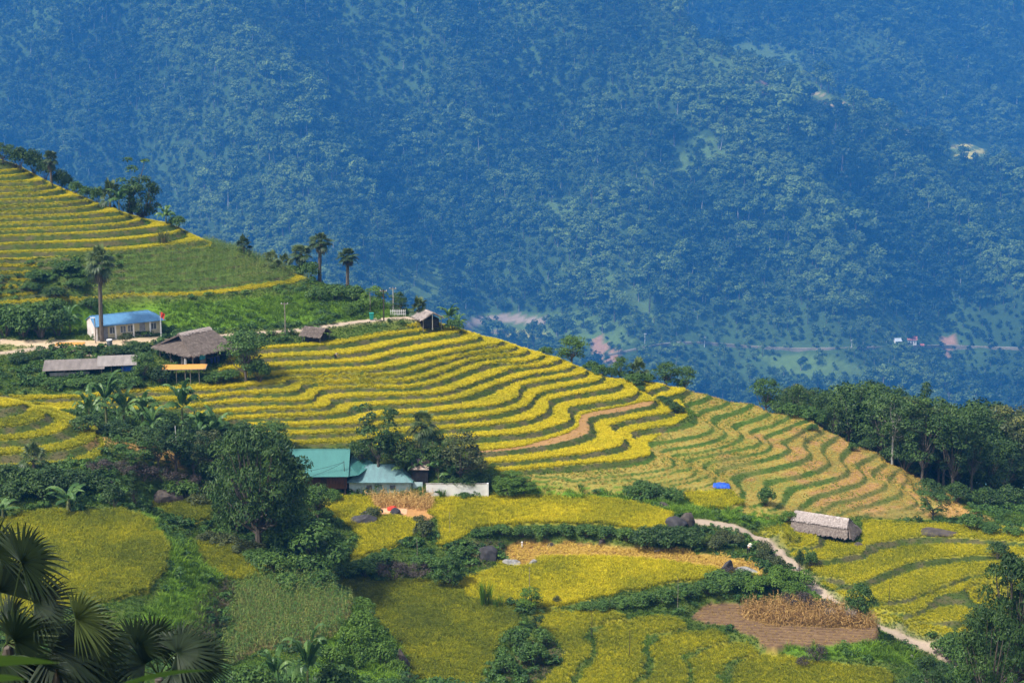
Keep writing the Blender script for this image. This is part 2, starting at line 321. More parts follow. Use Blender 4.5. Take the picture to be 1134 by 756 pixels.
H = H + np.where(rough, BIG * 0.9 + NZ1 * 0.35, 0) * np.clip((YY - 40) / 60, 0, 1) * 0.7 * HIDE
H = np.where(riser, H + NZ1 * 0.18, H)
PX, PY = project(XX, YY, H)
FRONT = blur(FRONT.astype(float), 3) > 0.3

# ------------------------------------------------------------------ what grows where
POLY_RICE_HILL = [(255, 380), (300, 383), (440, 362), (490, 350), (570, 375), (690, 415), (745, 415), (765, 432), (752, 440), (760, 462), (740, 475), (716, 492), (722, 505), (690, 516), (640, 522), (560, 524), (535, 517), (538, 503), (520, 499), (400, 492), (330, 492), (270, 476), (240, 462), (180, 456), (-40, 458), (-40, 438), (90, 437), (150, 430), (230, 424)]
POLY_PATHTREAD = [(525, 508), (600, 502), (650, 487), (662, 470), (660, 462), (735, 452), (728, 444), (712, 445), (680, 452), (642, 458), (640, 468), (628, 480), (580, 494), (525, 500)]
POLY_STUB = [(745, 415), (880, 425), (1010, 500), (1075, 570), (1030, 577), (935, 574), (850, 575), (815, 566), (752, 548), (690, 548), (600, 545), (560, 527), (640, 523), (690, 517), (722, 506), (716, 492), (740, 476), (775, 462), (756, 445), (766, 432)]
tread = terr & ~riser
uu = np.where(m_nose, u_n, np.where(m_east, u_e, u_a))
pathtread = tread & m_main & rpoly(POLY_PATHTREAD) & (k_a == 13) & (u_a > 0.5)
rice_hill = tread & m_main & rpoly(POLY_RICE_HILL) & ~pathtread & (uu > RZ + 0.03)
stub_zone = m_main & rpoly(POLY_STUB)
stub = tread & stub_zone & ~rice_hill & ~pathtread
rice_top = tread & m_top & (uu > 0.55)
bush_band = rpoly([(-60, 284), (30, 284), (90, 284), (135, 283), (140, 330), (100, 336), (40, 345), (-60, 350)])
rice_top |= m_ch & (np.floor(k_a) == -6) & (u_a > 0.45)
rice_left = m_ch & bush_band & (u_a > 0.5) & (PX < 40)
corn_hill = m_ch & ~bush_band & ~rice_top & (u_a > 0.2)
rice_nose = tread & m_nose & (uu > 0.4)
rice_east = tread & m_east & (uu > RE + 0.02) & ~road_edge & ~rpoly([(880, 566), (955, 568), (955, 602), (930, 602), (895, 590)])
dry_yard = field_mask['yard'] & rpoly([(408, 551), (478, 551), (480, 562), (470, 571), (440, 572), (415, 563)])
soil_mat = field_mask['yard'] & rpoly([(420, 562), (445, 563), (470, 566), (482, 572), (470, 578), (445, 573), (422, 571)])
harvest = field_mask['middle'] & rpoly([(555, 598), (640, 598), (760, 606), (850, 622), (850, 638), (800, 632), (740, 622), (680, 617), (600, 617), (585, 628), (560, 628)])
rice_flat = np.zeros((NY, NX), bool)
WARPX = (fbm(XX / 2.5, YY / 2.5, 5, 3) - 0.5) * 2.4; WARPY = (fbm(XX / 2.5, YY / 2.5, 8, 3) - 0.5) * 2.4
for nm in ('yard', 'patch', 'middle', 'lower', 'strip_a', 'strip_b', 'strip_c', 'strip_d', 'strip_e', 'left', 'left_b', 'ledge'): rice_flat |= field_mask[nm]
houseplot = rpoly([(300, 520), (480, 520), (545, 540), (545, 551.5), (478, 551), (408, 551), (360, 549), (300, 560)])
rice_flat &= ~(dry_yard | soil_mat | harvest | houseplot)
rice_flat &= ~rpoly([(455, 596), (472, 570), (486, 575), (486, 606), (470, 606)])
drycorn = field_mask['plough'] & rpoly([(825, 664), (900, 668), (960, 676), (976, 694), (940, 696), (850, 692), (822, 684)])
plough = field_mask['plough'] & ~drycorn
cornf = field_mask['corn']
scar = rpoly([(112, 474), (150, 474), (205, 488), (205, 520), (150, 500), (120, 490)]) | rpoly([(1036, 552), (1075, 560), (1100, 576), (1060, 578), (1040, 566)])
orange = rpoly([(90, 467), (112, 472), (120, 494), (96, 496)])
yard_ground = rpoly([(0, 377), (60, 376), (108, 377), (180, 372), (182, 376), (130, 384), (60, 385), (0, 381)])
cliff = rpoly([(232, 640), (262, 640), (250, 700), (232, 716), (196, 700)]) | rpoly([(430, 700), (455, 725), (458, 756), (436, 756)]) | rpoly([(560, 735), (600, 700), (625, 724), (600, 756), (560, 756)]) | rpoly([(500, 598), (560, 600), (560, 616), (540, 628), (505, 626)])
lush = rpoly([(150, 565), (172, 575), (190, 600), (230, 600), (245, 640), (225, 690), (150, 720), (140, 700), (186, 650), (190, 618), (165, 590)]) | rpoly([(545, 540), (560, 534), (720, 540), (770, 552), (850, 566), (870, 580), (770, 577), (720, 560), (560, 549)]) | rpoly([(0, 340), (230, 335), (350, 325), (430, 330), (440, 352), (300, 362), (170, 366), (0, 372)]) | rpoly([(870, 708), (1000, 716), (1020, 735), (860, 722)]) | rpoly([(380, 680), (410, 660), (450, 736), (440, 756), (330, 756), (345, 720)])
C = np.zeros((NY, NX, 3))
g1 = np.array([0.050, 0.085, 0.016]); g2 = np.array([0.11, 0.14, 0.025]); g3 = np.array([0.12, 0.24, 0.018])
mixn = np.clip((fbm(XX / 3, YY / 3, 21, 4) - 0.3) / 0.4, 0, 1)[..., None]
C[:] = g1 * (1 - mixn) + g2 * mixn
def paint(m, col, amt=1.0, n=1):
    w = (blur(m.astype(float), n) * amt)[..., None] if n else (m.astype(float) * amt)[..., None]
    C[:] = C * (1 - w) + np.array(col) * w
rv = np.clip((fbm(XX / 1.2, YY / 0.8, 31, 3) - 0.35) / 0.3, 0, 1)
paint(riser, (0.05, 0.07, 0.014), 0.9, 0)
paint(riser & (rv > 0.62), (0.11, 0.085, 0.045), 0.7, 1)
paint(riser & stub_zone, (0.06, 0.115, 0.016), 0.8, 0)
paint(lush, g3, 0.75, 4)
paint(rice_hill | rice_flat | rice_east | rice_nose, (0.26, 0.24, 0.025), 1, 0)
paint(rice_top, (0.24, 0.22, 0.03), 1, 0)
paint(stub, (0.29, 0.235, 0.055), 0.9, 0)
paint(stub & (fbm(XX / 6, YY / 6, 41, 3) + np.clip((PX - 820) / 500, -0.2, 0.30) > 0.60), (0.30, 0.155, 0.075), 0.8, 3)
paint(stub & (fbm(XX / 4, YY / 4, 42, 3) < 0.42), (0.16, 0.18, 0.03), 0.7, 3)
paint(pathtread, (0.33, 0.18, 0.075), 0.9, 0)
paint(harvest, (0.30, 0.17, 0.06), 1, 0); paint(harvest & (mixn[..., 0] > 0.6), (0.42, 0.28, 0.07), 0.8, 1)
paint(dry_yard | soil_mat, (0.42, 0.22, 0.08), 1, 0)
paint(drycorn, (0.26, 0.16, 0.06), 1, 0)
rowp = 0.5 + 0.5 * np.sin((YY * 0.97 + XX * 0.15) * 2 * math.pi / 0.75 + NZ1 * 2)
paint(plough, (0.125, 0.075, 0.045), 1, 0); paint(plough & (rowp > 0.6), (0.25, 0.16, 0.07), 0.55, 0)
H = H + np.where(plough, rowp * 0.12, 0)
paint(cornf, (0.16, 0.12, 0.05), 0.8, 0); paint(corn_hill, (0.09, 0.14, 0.025), 0.9, 0)
paint(scar, (0.42, 0.24, 0.085), 0.9, 4); paint(orange, (0.46, 0.26, 0.10), 0.8, 3)
paint(cliff, (0.12, 0.085, 0.05), 0.75, 4)
paint(road_edge, (0.30, 0.27, 0.12), 0.6, 2)
paint(road_mask, (0.40, 0.31, 0.235), 1, 1)
paint(yard_ground, (0.50, 0.38, 0.25), 0.9, 1)
bare = rice_hill | rice_flat | rice_east | rice_nose | rice_top | stub | pathtread | harvest | dry_yard | soil_mat | drycorn | plough | cornf | road_mask | yard_ground | corn_hill

def grid_mesh(name, X, Y, Z, colr=None):
    ny, nx = X.shape; me = bpy.data.meshes.new(name)
    co = np.stack([X, Y, Z], -1).reshape(-1, 3).astype(np.float32)
    i = np.arange(ny * nx).reshape(ny, nx)
    q = np.stack([i[:-1, :-1], i[:-1, 1:], i[1:, 1:], i[1:, :-1]], -1).reshape(-1, 4)
    fill_mesh(me, co, q)
    if colr is not None:
        a = me.attributes.new('albedo', 'FLOAT_COLOR', 'POINT')
        a.data.foreach_set('color', np.c_[colr.reshape(-1, 3), np.ones(ny * nx)].astype(np.float32).ravel())
    return me
def fill_mesh(me, co, faces, smooth_=True):
    co = np.asarray(co, np.float32); faces = np.asarray(faces, np.int32); n, k = faces.shape
    me.vertices.add(len(co)); me.vertices.foreach_set('co', co.ravel())
    me.loops.add(n * k); me.loops.foreach_set('vertex_index', faces.ravel())
    me.polygons.add(n); me.polygons.foreach_set('loop_start', np.arange(0, n * k, k, dtype=np.int32))
    me.polygons.foreach_set('use_smooth', np.full(n, smooth_))
    me.update(calc_edges=True)
def height(x, y):
    """height of the ground at a point"""
    a = np.clip((np.asarray(x, float) - gx[0]) / RES, 0, NX - 1.001); b = np.clip((np.asarray(y, float) - gy[0]) / RES, 0, NY - 1.001)
    i = np.floor(b).astype(int); j = np.floor(a).astype(int); fb = b - i; fa = a - j
    return (H[i, j] * (1 - fa) + H[i, j + 1] * fa) * (1 - fb) + (H[i + 1, j] * (1 - fa) + H[i + 1, j + 1] * fa) * fb
def ground(px, py, y0=60.0, y1=344.0):
    """first point of the ground met by the sight line of a photo pixel"""
    rx, t = ray(px, py); Y = np.arange(y0, y1, 0.1); z = -float(t) * Y; hh = height(float(rx) * Y, Y)
    hit = np.nonzero(hh >= z)[0]
    if len(hit) == 0: k = int(np.argmin(z - hh))
    else: k = int(hit[0])
    return Vector((float(rx) * Y[k], float(Y[k]), float(hh[k])))
# ------------------------------------------------------------------ materials
MATS = {}
def new_mat(name):
    m = bpy.data.materials.new(name); m.use_nodes = True; nt = m.node_tree
    nt.nodes.clear(); o = nt.nodes.new('ShaderNodeOutputMaterial'); b = nt.nodes.new('ShaderNodeBsdfPrincipled')
    nt.links.new(b.outputs[0], o.inputs[0]); MATS[name] = m
    return m, nt, b, o
def N(nt, t, **kw):
    n = nt.nodes.new(t)
    for k, v in kw.items():
        if k.startswith('i_'): n.inputs[k[2:].replace('_', ' ')].default_value = v
        else: setattr(n, k, v)
    return n
def ramp(nt, fac, stops):
    r = nt.nodes.new('ShaderNodeValToRGB'); e = r.color_ramp.elements
    while len(e) < len(stops): e.new(0.5)
    for q, (p, c) in zip(e, stops): q.position = p; q.color = (*c, 1) if len(c) == 3 else c
    nt.links.new(fac, r.inputs[0]); return r
def mixc(nt, fac, a, b, mode='MIX'):
    n = nt.nodes.new('ShaderNodeMix'); n.data_type = 'RGBA'; n.blend_type = mode
    for s, v in ((n.inputs[0], fac), (n.inputs[6], a), (n.inputs[7], b)):
        if hasattr(v, 'links'): nt.links.new(v, s)
        elif isinstance(v, (int, float)): s.default_value = v
        else: s.default_value = (*v, 1)
    return n.outputs[2]
def mth(nt, op, a, b=0.0):
    n = nt.nodes.new('ShaderNodeMath'); n.operation = op
    for s, v in ((n.inputs[0], a), (n.inputs[1], b)):
        if hasattr(v, 'links'): nt.links.new(v, s)
        else: s.default_value = v
    return n.outputs[0]
def noise(nt, scale, detail=4, coord='Object', dist=0.0, stretch=None):
    tc = N(nt, 'ShaderNodeTexCoord'); n = N(nt, 'ShaderNodeTexNoise'); n.inputs['Scale'].default_value = scale; n.inputs['Detail'].default_value = detail
    n.inputs['Distortion'].default_value = dist
    src = tc.outputs[coord]
    if stretch:
        mp = N(nt, 'ShaderNodeMapping'); mp.inputs['Scale'].default_value = stretch; nt.links.new(src, mp.inputs[0]); src = mp.outputs[0]
    nt.links.new(src, n.inputs['Vector']); return n.outputs['Fac']
def bump(nt, b, fac, strength=0.4, dist=0.05):
    n = N(nt, 'ShaderNodeBump'); n.inputs['Strength'].default_value = strength; n.inputs['Distance'].default_value = dist
    nt.links.new(fac, n.inputs['Height']); nt.links.new(n.outputs[0], b.inputs['Normal'])
def plain(name, c1, c2=None, scale=6.0, rough=0.85, metal=0.0, bmp=0.0, stretch=None, detail=4):
    """a surface whose colour wanders between two tones"""
    m, nt, b, o = new_mat(name); b.inputs['Roughness'].default_value = rough; b.inputs['Metallic'].default_value = metal
    b.inputs['Specular IOR Level'].default_value = 0.3
    if c2 is None: c2 = tuple(v * 0.7 for v in c1)
    f = noise(nt, scale, detail, stretch=stretch)
    r = ramp(nt, f, [(0.32, c2), (0.68, c1)]); nt.links.new(r.outputs[0], b.inputs['Base Color'])
    if bmp: bump(nt, b, f, 0.6, bmp)
    return m
def leaf_mat(name, stops, trans=0.25, rough=0.55):
    """foliage: colour from the per-leaf value 'var' plus the per-plant value 'tint'"""
    m, nt, b, o = new_mat(name)
    a = N(nt, 'ShaderNodeAttribute', attribute_name='var'); t = N(nt, 'ShaderNodeAttribute', attribute_name='tint', attribute_type='INSTANCER')
    oi = N(nt, 'ShaderNodeObjectInfo')
    f = mth(nt, 'ADD', a.outputs['Fac'], t.outputs['Fac'])
    rj = mth(nt, 'MULTIPLY', mth(nt, 'SUBTRACT', oi.outputs['Random'], 0.5), 0.22); f = mth(nt, 'ADD', f, rj)
    c = ramp(nt, f, stops).outputs[0]
    nt.links.new(c, b.inputs['Base Color']); b.inputs['Roughness'].default_value = rough; b.inputs['Specular IOR Level'].default_value = 0.25
    if trans:
        tr = N(nt, 'ShaderNodeBsdfTranslucent'); mx = N(nt, 'ShaderNodeMixShader'); mx.inputs[0].default_value = trans
        nt.links.new(c, tr.inputs[0]); nt.links.new(b.outputs[0], mx.inputs[1]); nt.links.new(tr.outputs[0], mx.inputs[2]); nt.links.new(mx.outputs[0], o.inputs[0])
    return m
def albedo_mat(name, s1, s2, amt, bd):
    m, nt, b, o = new_mat(name); a = N(nt, 'ShaderNodeAttribute', attribute_name='albedo')
    f1 = noise(nt, s1, 5); f2 = noise(nt, s2, 4)
    k = mth(nt, 'ADD', mth(nt, 'MULTIPLY', f1, amt), mth(nt, 'MULTIPLY', f2, amt))
    k = mth(nt, 'ADD', k, 1.0 - amt)
    cc = N(nt, 'ShaderNodeCombineXYZ')
    for q in range(3): nt.links.new(k, cc.inputs[q])
    nt.links.new(mixc(nt, 1.0, a.outputs['Color'], cc.outputs[0], 'MULTIPLY'), b.inputs['Base Color'])
    b.inputs['Roughness'].default_value = 0.95; b.inputs['Specular IOR Level'].default_value = 0.1
    bump(nt, b, f1, 0.8, bd); return m
M_ground = albedo_mat('earth_and_grass', 2.2, 0.25, 0.55, 0.12)
M_hill = albedo_mat('forest_floor', 0.12, 0.02, 0.7, 1.0)
RICE = [(0.0, (0.10, 0.13, 0.012)), (0.3, (0.21, 0.235, 0.010)), (0.6, (0.45, 0.40, 0.007)), (0.85, (0.66, 0.54, 0.007)), (1.0, (0.72, 0.57, 0.015))]
M_rice = leaf_mat('ripe_rice', RICE, 0.2)
M_grass = leaf_mat('bank_grass', [(0.0, (0.032, 0.068, 0.009)), (0.45, (0.075, 0.145, 0.014)), (0.75, (0.15, 0.27, 0.016)), (1.0, (0.22, 0.35, 0.025))], 0.3)
M_weed = leaf_mat('weeds', [(0.0, (0.02, 0.05, 0.012)), (0.5, (0.05, 0.11, 0.022)), (1.0, (0.12, 0.22, 0.03))], 0.25)
M_corn = leaf_mat('green_corn', [(0.0, (0.035, 0.08, 0.015)), (0.5, (0.085, 0.17, 0.03)), (1.0, (0.25, 0.26, 0.06))], 0.25)
M_dry = leaf_mat('dry_stalks', [(0.0, (0.15, 0.08, 0.03)), (0.5, (0.42, 0.25, 0.08)), (1.0, (0.62, 0.42, 0.14))], 0.2)
M_straw = leaf_mat('cut_straw', [(0.0, (0.22, 0.13, 0.04)), (0.5, (0.52, 0.34, 0.05)), (1.0, (0.66, 0.46, 0.09))], 0.1)
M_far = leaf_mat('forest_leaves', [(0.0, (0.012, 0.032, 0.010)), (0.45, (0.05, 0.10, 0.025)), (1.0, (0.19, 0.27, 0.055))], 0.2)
M_bark = plain('bark', (0.16, 0.13, 0.10), (0.07, 0.055, 0.045), 5, bmp=0.03, stretch=(1, 1, 0.3))
M_bark_pale = plain('pale_bark', (0.42, 0.40, 0.36), (0.25, 0.23, 0.20), 3, bmp=0.02, stretch=(1, 1, 0.3))

# ------------------------------------------------------------------ mesh building
class MB:
    """collects quads and triangles with a per-point value"""
    def __init__(s): s.v, s.f, s.a, s.n = [], [], [], 0
    def add(s, verts, faces, var=0.5):
        verts = np.asarray(verts, float).reshape(-1, 3); s.v.append(verts)
        s.f += [tuple(int(i) + s.n for i in f) for f in faces]
        s.a.append(np.broadcast_to(np.asarray(var, float), (len(verts),))); s.n += len(verts)
    def quads(s, V, var):
        """V: (n,4,3) separate quads; var: (n,) or (n,4)"""
        V = np.asarray(V, float); n = len(V); var = np.asarray(var, float)
        if var.ndim == 1: var = np.repeat(var[:, None], 4, 1)
        s.v.append(V.reshape(-1, 3)); s.a.append(var.ravel())
        i = (np.arange(n * 4).reshape(n, 4) + s.n).tolist(); s.f += [tuple(q) for q in i]; s.n += n * 4
    def box(s, c, d, rz=0.0, var=0.5):
        c = np.array(c, float); x, y, z = np.array(d, float) / 2
        P = np.array([(a * x, b * y, e * z) for e in (-1, 1) for b in (-1, 1) for a in (-1, 1)])
        if rz: cz, sz = math.cos(rz), math.sin(rz); P = np.c_[P[:, 0] * cz - P[:, 1] * sz, P[:, 0] * sz + P[:, 1] * cz, P[:, 2]]
        s.add(P + c, [(0, 2, 3, 1), (4, 5, 7, 6), (0, 1, 5, 4), (2, 6, 7, 3), (0, 4, 6, 2), (1, 3, 7, 5)], var)
    def tube(s, pts, rad, k=7, var=0.5, cap=True):
        pts = np.asarray(pts, float); n = len(pts); rad = np.broadcast_to(np.asarray(rad, float), (n,))
        T = np.gradient(pts, axis=0); T /= np.maximum(np.linalg.norm(T, axis=1), 1e-9)[:, None]
        ref = np.array([0.0, 0, 1]) if abs(T[0][2]) < 0.9 else np.array([1.0, 0, 0])
        V = []
        for i in range(n):
            a = np.cross(T[i], ref); a /= max(1e-9, np.linalg.norm(a)); b = np.cross(T[i], a); ref = ref if abs(np.dot(T[i], ref)) < 0.95 else a
            an = np.arange(k) * 2 * math.pi / k
            V.append(pts[i] + rad[i] * (np.cos(an)[:, None] * a + np.sin(an)[:, None] * b))
        fs = [(i * k + j, i * k + (j + 1) % k, (i + 1) * k + (j + 1) % k, (i + 1) * k + j) for i in range(n - 1) for j in range(k)]
        if cap: fs += [tuple(range(k))[::-1], tuple(range((n - 1) * k, n * k))]
        s.add(np.vstack(V), fs, var)
    def slab(s, corners, th, var=0.5):
        """a sheet through corner points (any polygon), given thickness straight down"""
        P = np.asarray(corners, float); n = len(P); Q = P - np.array([0, 0, th])
        fs = [tuple(range(n)), tuple(range(2 * n - 1, n - 1, -1))] + [(i, i + n, (i + 1) % n + n, (i + 1) % n) for i in range(n)]
        s.add(np.vstack([P, Q]), fs, var)
    def mesh(s, name, mat=None, smooth_=False):
        me = bpy.data.meshes.new(name); v = np.vstack(s.v).astype(np.float32)
        me.from_pydata(v.tolist(), [], s.f)
        a = me.attributes.new('var', 'FLOAT', 'POINT'); a.data.foreach_set('value', np.concatenate(s.a).astype(np.float32))
        if smooth_: me.polygons.foreach_set('use_smooth', np.ones(len(me.polygons), bool))
        if mat: me.materials.append(mat)
        me.update(); return me
    def obj(s, name, mat, parent=None, smooth_=False, label=None):
        o = bpy.data.objects.new(name, s.mesh(name, mat, smooth_)); COL.objects.link(o)
        if parent: o.parent = parent
        if label: o['label'] = label
        return o
def tag(o, label=None, cat=None, group=None, kind=None):
    for k, v in (('label', label), ('category', cat), ('group', group), ('kind', kind)):
        if v: o[k] = v
    return o
def thing(name, loc, label, cat, rz=0.0, group=None):
    o = bpy.data.objects.new(name, None); COL.objects.link(o); o.location = loc; o.rotation_euler = (0, 0, rz); o.empty_display_size = 0.5
    return tag(o, label, cat, group)
def dup(root, loc, rz=0.0, scl=1.0, label=None, group=None):
    r = root.copy(); COL.objects.link(r); r.location = loc; r.rotation_euler = (0, 0, rz); r.scale = (scl, scl, scl) if isinstance(scl, (int, float)) else scl
    if label: r['label'] = label
    if group: r['group'] = group
    for ch in list(root.children):
        c = ch.copy(); COL.objects.link(c); c.parent = r
        for g in list(ch.children):
            d = g.copy(); COL.objects.link(d); d.parent = c
    return r

# ------------------------------------------------------------------ scattering of uncountable growth
def scatter(name, label, cat, protos, P, scl, tint, idx=None, lean=0.0, rz=None):
    n = len(P)
    if n == 0: return None
    coll = bpy.data.collections.new(name + '_kinds')
    for k, me in enumerate(protos):
        coll.objects.link(bpy.data.objects.new('%s_kind_%02d' % (name, k), me))
    me = bpy.data.meshes.new(name); me.vertices.add(n); me.vertices.foreach_set('co', np.asarray(P, np.float32).ravel())
    rot = np.zeros((n, 3), np.float32); rot[:, 2] = RNG.uniform(0, 6.283, n) if rz is None else rz
    if lean: rot[:, :2] = RNG.normal(0, lean, (n, 2))
    if idx is None: idx = RNG.integers(0, len(protos), n)
    for nm, ty, dat, ch in (('rot', 'FLOAT_VECTOR', rot, 'vector'), ('scl', 'FLOAT', np.broadcast_to(scl, (n,)), 'value'), ('tint', 'FLOAT', np.broadcast_to(tint, (n,)), 'value'), ('idx', 'INT', idx, 'value')):
        a = me.attributes.new(nm, ty, 'POINT'); a.data.foreach_set(ch, np.ascontiguousarray(dat, np.int32 if ty == 'INT' else np.float32).ravel())
    o = bpy.data.objects.new(name, me); COL.objects.link(o); tag(o, label, cat, kind='stuff')
    ng = bpy.data.node_groups.new(name + '_nodes', 'GeometryNodeTree')
    ng.interface.new_socket('Geometry', in_out='INPUT', socket_type='NodeSocketGeometry'); ng.interface.new_socket('Geometry', in_out='OUTPUT', socket_type='NodeSocketGeometry')
    gi = ng.nodes.new('NodeGroupInput'); go = ng.nodes.new('NodeGroupOutput'); ip = ng.nodes.new('GeometryNodeInstanceOnPoints'); ci = ng.nodes.new('GeometryNodeCollectionInfo')
    ci.inputs['Collection'].default_value = coll; ci.inputs['Separate Children'].default_value = True; ci.inputs['Reset Children'].default_value = True
    def na(nm, ty):
        x = ng.nodes.new('GeometryNodeInputNamedAttribute'); x.data_type = ty; x.inputs['Name'].default_value = nm
        return [s for s in x.outputs if s.name == 'Attribute' and s.enabled][0]
    L = ng.links.new
    L(gi.outputs[0], ip.inputs['Points']); L(ci.outputs[0], ip.inputs['Instance']); ip.inputs['Pick Instance'].default_value = True
    L(na('idx', 'INT'), ip.inputs['Instance Index']); L(na('rot', 'FLOAT_VECTOR'), ip.inputs['Rotation']); L(na('scl', 'FLOAT'), ip.inputs['Scale'])
    L(ip.outputs[0], go.inputs[0])
    md = o.modifiers.new('growth', 'NODES'); md.node_group = ng
    return o
def tuft(seed, n, h, r0, lean, width, seg=3, v0=0.0, v1=1.0, droop=0.35, mat=None, jit=0.12):
    """a tuft of bent blades"""
    g = np.random.default_rng(seed); mb = MB()
    for _ in range(n):
        az = g.uniform(0, 6.283); rr = r0 * math.sqrt(g.uniform()); root = np.array([rr * math.cos(az), rr * math.sin(az), 0]); d = az + g.normal(0, 0.6)
        hh = h * g.uniform(0.7, 1.1); ll = lean * g.uniform(0.3, 1.2); t = np.linspace(0, 1, seg + 1)
        p = root + np.c_[np.cos(d) * ll * t ** 2, np.sin(d) * ll * t ** 2, hh * (t - droop * t ** 3)]
        fa = g.uniform(0, 6.283); wv = np.array([math.cos(fa), math.sin(fa), 0]) * width * g.uniform(0.7, 1.2)
        wt = np.interp(t, [0, 0.4, 1], [0.6, 1.0, 0.15])[:, None]
        V = np.empty((2 * (seg + 1), 3)); V[0::2] = p - wv * wt / 2; V[1::2] = p + wv * wt / 2
        var = np.repeat(v0 + (v1 - v0) * t, 2) + g.normal(0, jit)
        mb.add(V, [(2 * i, 2 * i + 1, 2 * i + 3, 2 * i + 2) for i in range(seg)], var)
    return mb.mesh('tuft', mat)
def points_in(mask, spacing, jitter=0.9, keep=None, margin=150):
    """jittered lattice points inside a ground mask, within the view and a little beyond"""
    nx = int((GX1 - GX0) / spacing); ny = int((GY1 - GY0) / spacing)
    x, y = np.meshgrid(GX0 + (np.arange(nx) + 0.5) * spacing, GY0 + (np.arange(ny) + 0.5) * spacing)
    x = (x + RNG.uniform(-0.5, 0.5, x.shape) * spacing * jitter).ravel(); y = (y + RNG.uniform(-0.5, 0.5, y.shape) * spacing * jitter).ravel()
    i = np.clip(((y - GY0) / RES).astype(int), 0, NY - 1); j = np.clip(((x - GX0) / RES).astype(int), 0, NX - 1)
    ok = mask[i, j] & (PX[i, j] > -margin) & (PX[i, j] < 1134 + margin) & (PY[i, j] < 756 + margin) & (YY[i, j] < 312) & FRONT[i, j]
    if keep is not None: ok &= RNG.uniform(size=ok.shape) < keep[i, j]
    x, y = x[ok], y[ok]
    return np.c_[x, y, height(x, y)], i[ok], j[ok]

# ------------------------------------------------------------------ the near ground
o = bpy.data.objects.new('ground', grid_mesh('ground', XX, YY, H, C)); COL.objects.link(o); o.data.materials.append(M_ground)
tag(o, 'terraced hillside and valley floor of grassy banks and bare earth', 'ground', kind='structure')

# ------------------------------------------------------------------ rice and other crops
rice_p = [tuft(100 + k, 17, 0.72, 0.17, 0.34, 0.045, 3, 0.22, 0.78, 0.38, M_rice, 0.10) for k in range(5)]
low_p = [tuft(120 + k, 17, 0.40, 0.17, 0.26, 0.05, 3, 0.35, 0.85, 0.35, M_rice, 0.10) for k in range(5)]
def crop(name, label, mask, spacing, tint, sc=(0.85, 1.15), field_noise=0.28, protos=rice_p, cat='rice', lean=0.08, keep=None):
    P, i, j = points_in(mask, spacing, keep=keep)
    t = tint + field_noise * (fbm(P[:, 0] / 5, P[:, 1] / 5, 77, 3) - 0.5) * 2 + RNG.normal(0, 0.09, len(P))
    t = t + 0.16 * (_hash(k_a[i, j] * terr[i, j], np.floor(P[:, 0] / 40), 7) - 0.5)      # each terrace ripens in its own time
    return scatter(name, label, cat, protos, P, RNG.uniform(*sc, len(P)), t, lean=lean)
crop('rice_crop', 'golden ripe rice standing on the long curved terraces of the hillside', rice_hill, 0.24, 0.12, protos=low_p)
crop('rice_crop', 'ripe rice in thin straight rows on the steep top of the left hill', rice_top | rice_left, 0.22, 0.0, (0.7, 0.9), protos=low_p)
crop('rice_crop', 'olive green rice on the small round knoll at the left edge', rice_nose, 0.27, -0.2, protos=low_p)
crop('rice_crop', 'yellow rice on the fields between the track and the right edge', rice_east, 0.27, 0.0, (0.55, 0.75))
near = field_mask['left'] | field_mask['left_b'] | field_mask['ledge'] | field_mask['lower']
crop('rice_crop', 'olive yellow rice in the two big fields nearest the viewer', rice_flat & near, 0.25, -0.38)
stripm = field_mask['strip_a'] | field_mask['strip_b'] | field_mask['strip_c'] | field_mask['strip_d'] | field_mask['strip_e']
crop('rice_crop', 'yellow green rice on the stepped strips at the bottom of the valley', rice_flat & stripm, 0.26, -0.20, (0.6, 0.85))
crop('rice_crop', 'bright yellow rice on the level fields below the house and white wall', rice_flat & ~near & ~stripm, 0.27, 0.06)
# ------------------------------------------------------------------ the far mountain
KM = 2.6     # metres per unit of the slope's layout
def mountain_z(x, y):
    rel = (fbm((x + 0.3 * y) / 230, y / 520, 51, 3) - 0.5) * 150 + (fbm((x + 0.35 * y) / 75, y / 190, 61, 4) - 0.5) * 60
    zA = -250 + 0.55 * (y - 930) + rel
    zc = -104 - (x - 175) * 0.4 + (fbm(x / 40, y * 0, 71, 3) - 0.5) * 14 + np.clip((120 - x) * 1.2, 0, 400)
    ex = np.maximum(0, zA - zc); zF = zA - 1.5 * ex
    zB = -250 + 0.6 * (y - 1310) + rel * 0.8
    z = np.where(ex > 0, np.maximum(zF, zB), zA)
    z = np.minimum(z, 190 + rel * 0.3)
    lo = np.interp(y, [-100, 0, 200, 345, 430, 700, 900, 960], [-70, -75, -126, -150, -190, -300, -262, -240])
    w = np.clip((y - 840) / 120, 0, 1); w = w * w * (3 - 2 * w)
    return lo * (1 - w) + z * w
mx = np.linspace(-900, 900, 601); my = np.r_[np.arange(-100, 840, 20), np.arange(840, 1800, 2.0), np.arange(1800, 2300, 25)]
MX, MY = np.meshgrid(mx, my); MZ = mountain_z(MX, MY)
mpx, mpy = project(MX, MY, MZ)
CM = np.zeros(MX.shape + (3,)); nm_ = np.clip((fbm(MX / 60, MY / 60, 81, 4) - 0.3) / 0.4, 0, 1)[..., None]
CM[:] = np.array([0.035, 0.065, 0.02]) * (1 - nm_) + np.array([0.06, 0.105, 0.03]) * nm_
def mp(poly): return inpoly(mpx, mpy, poly)
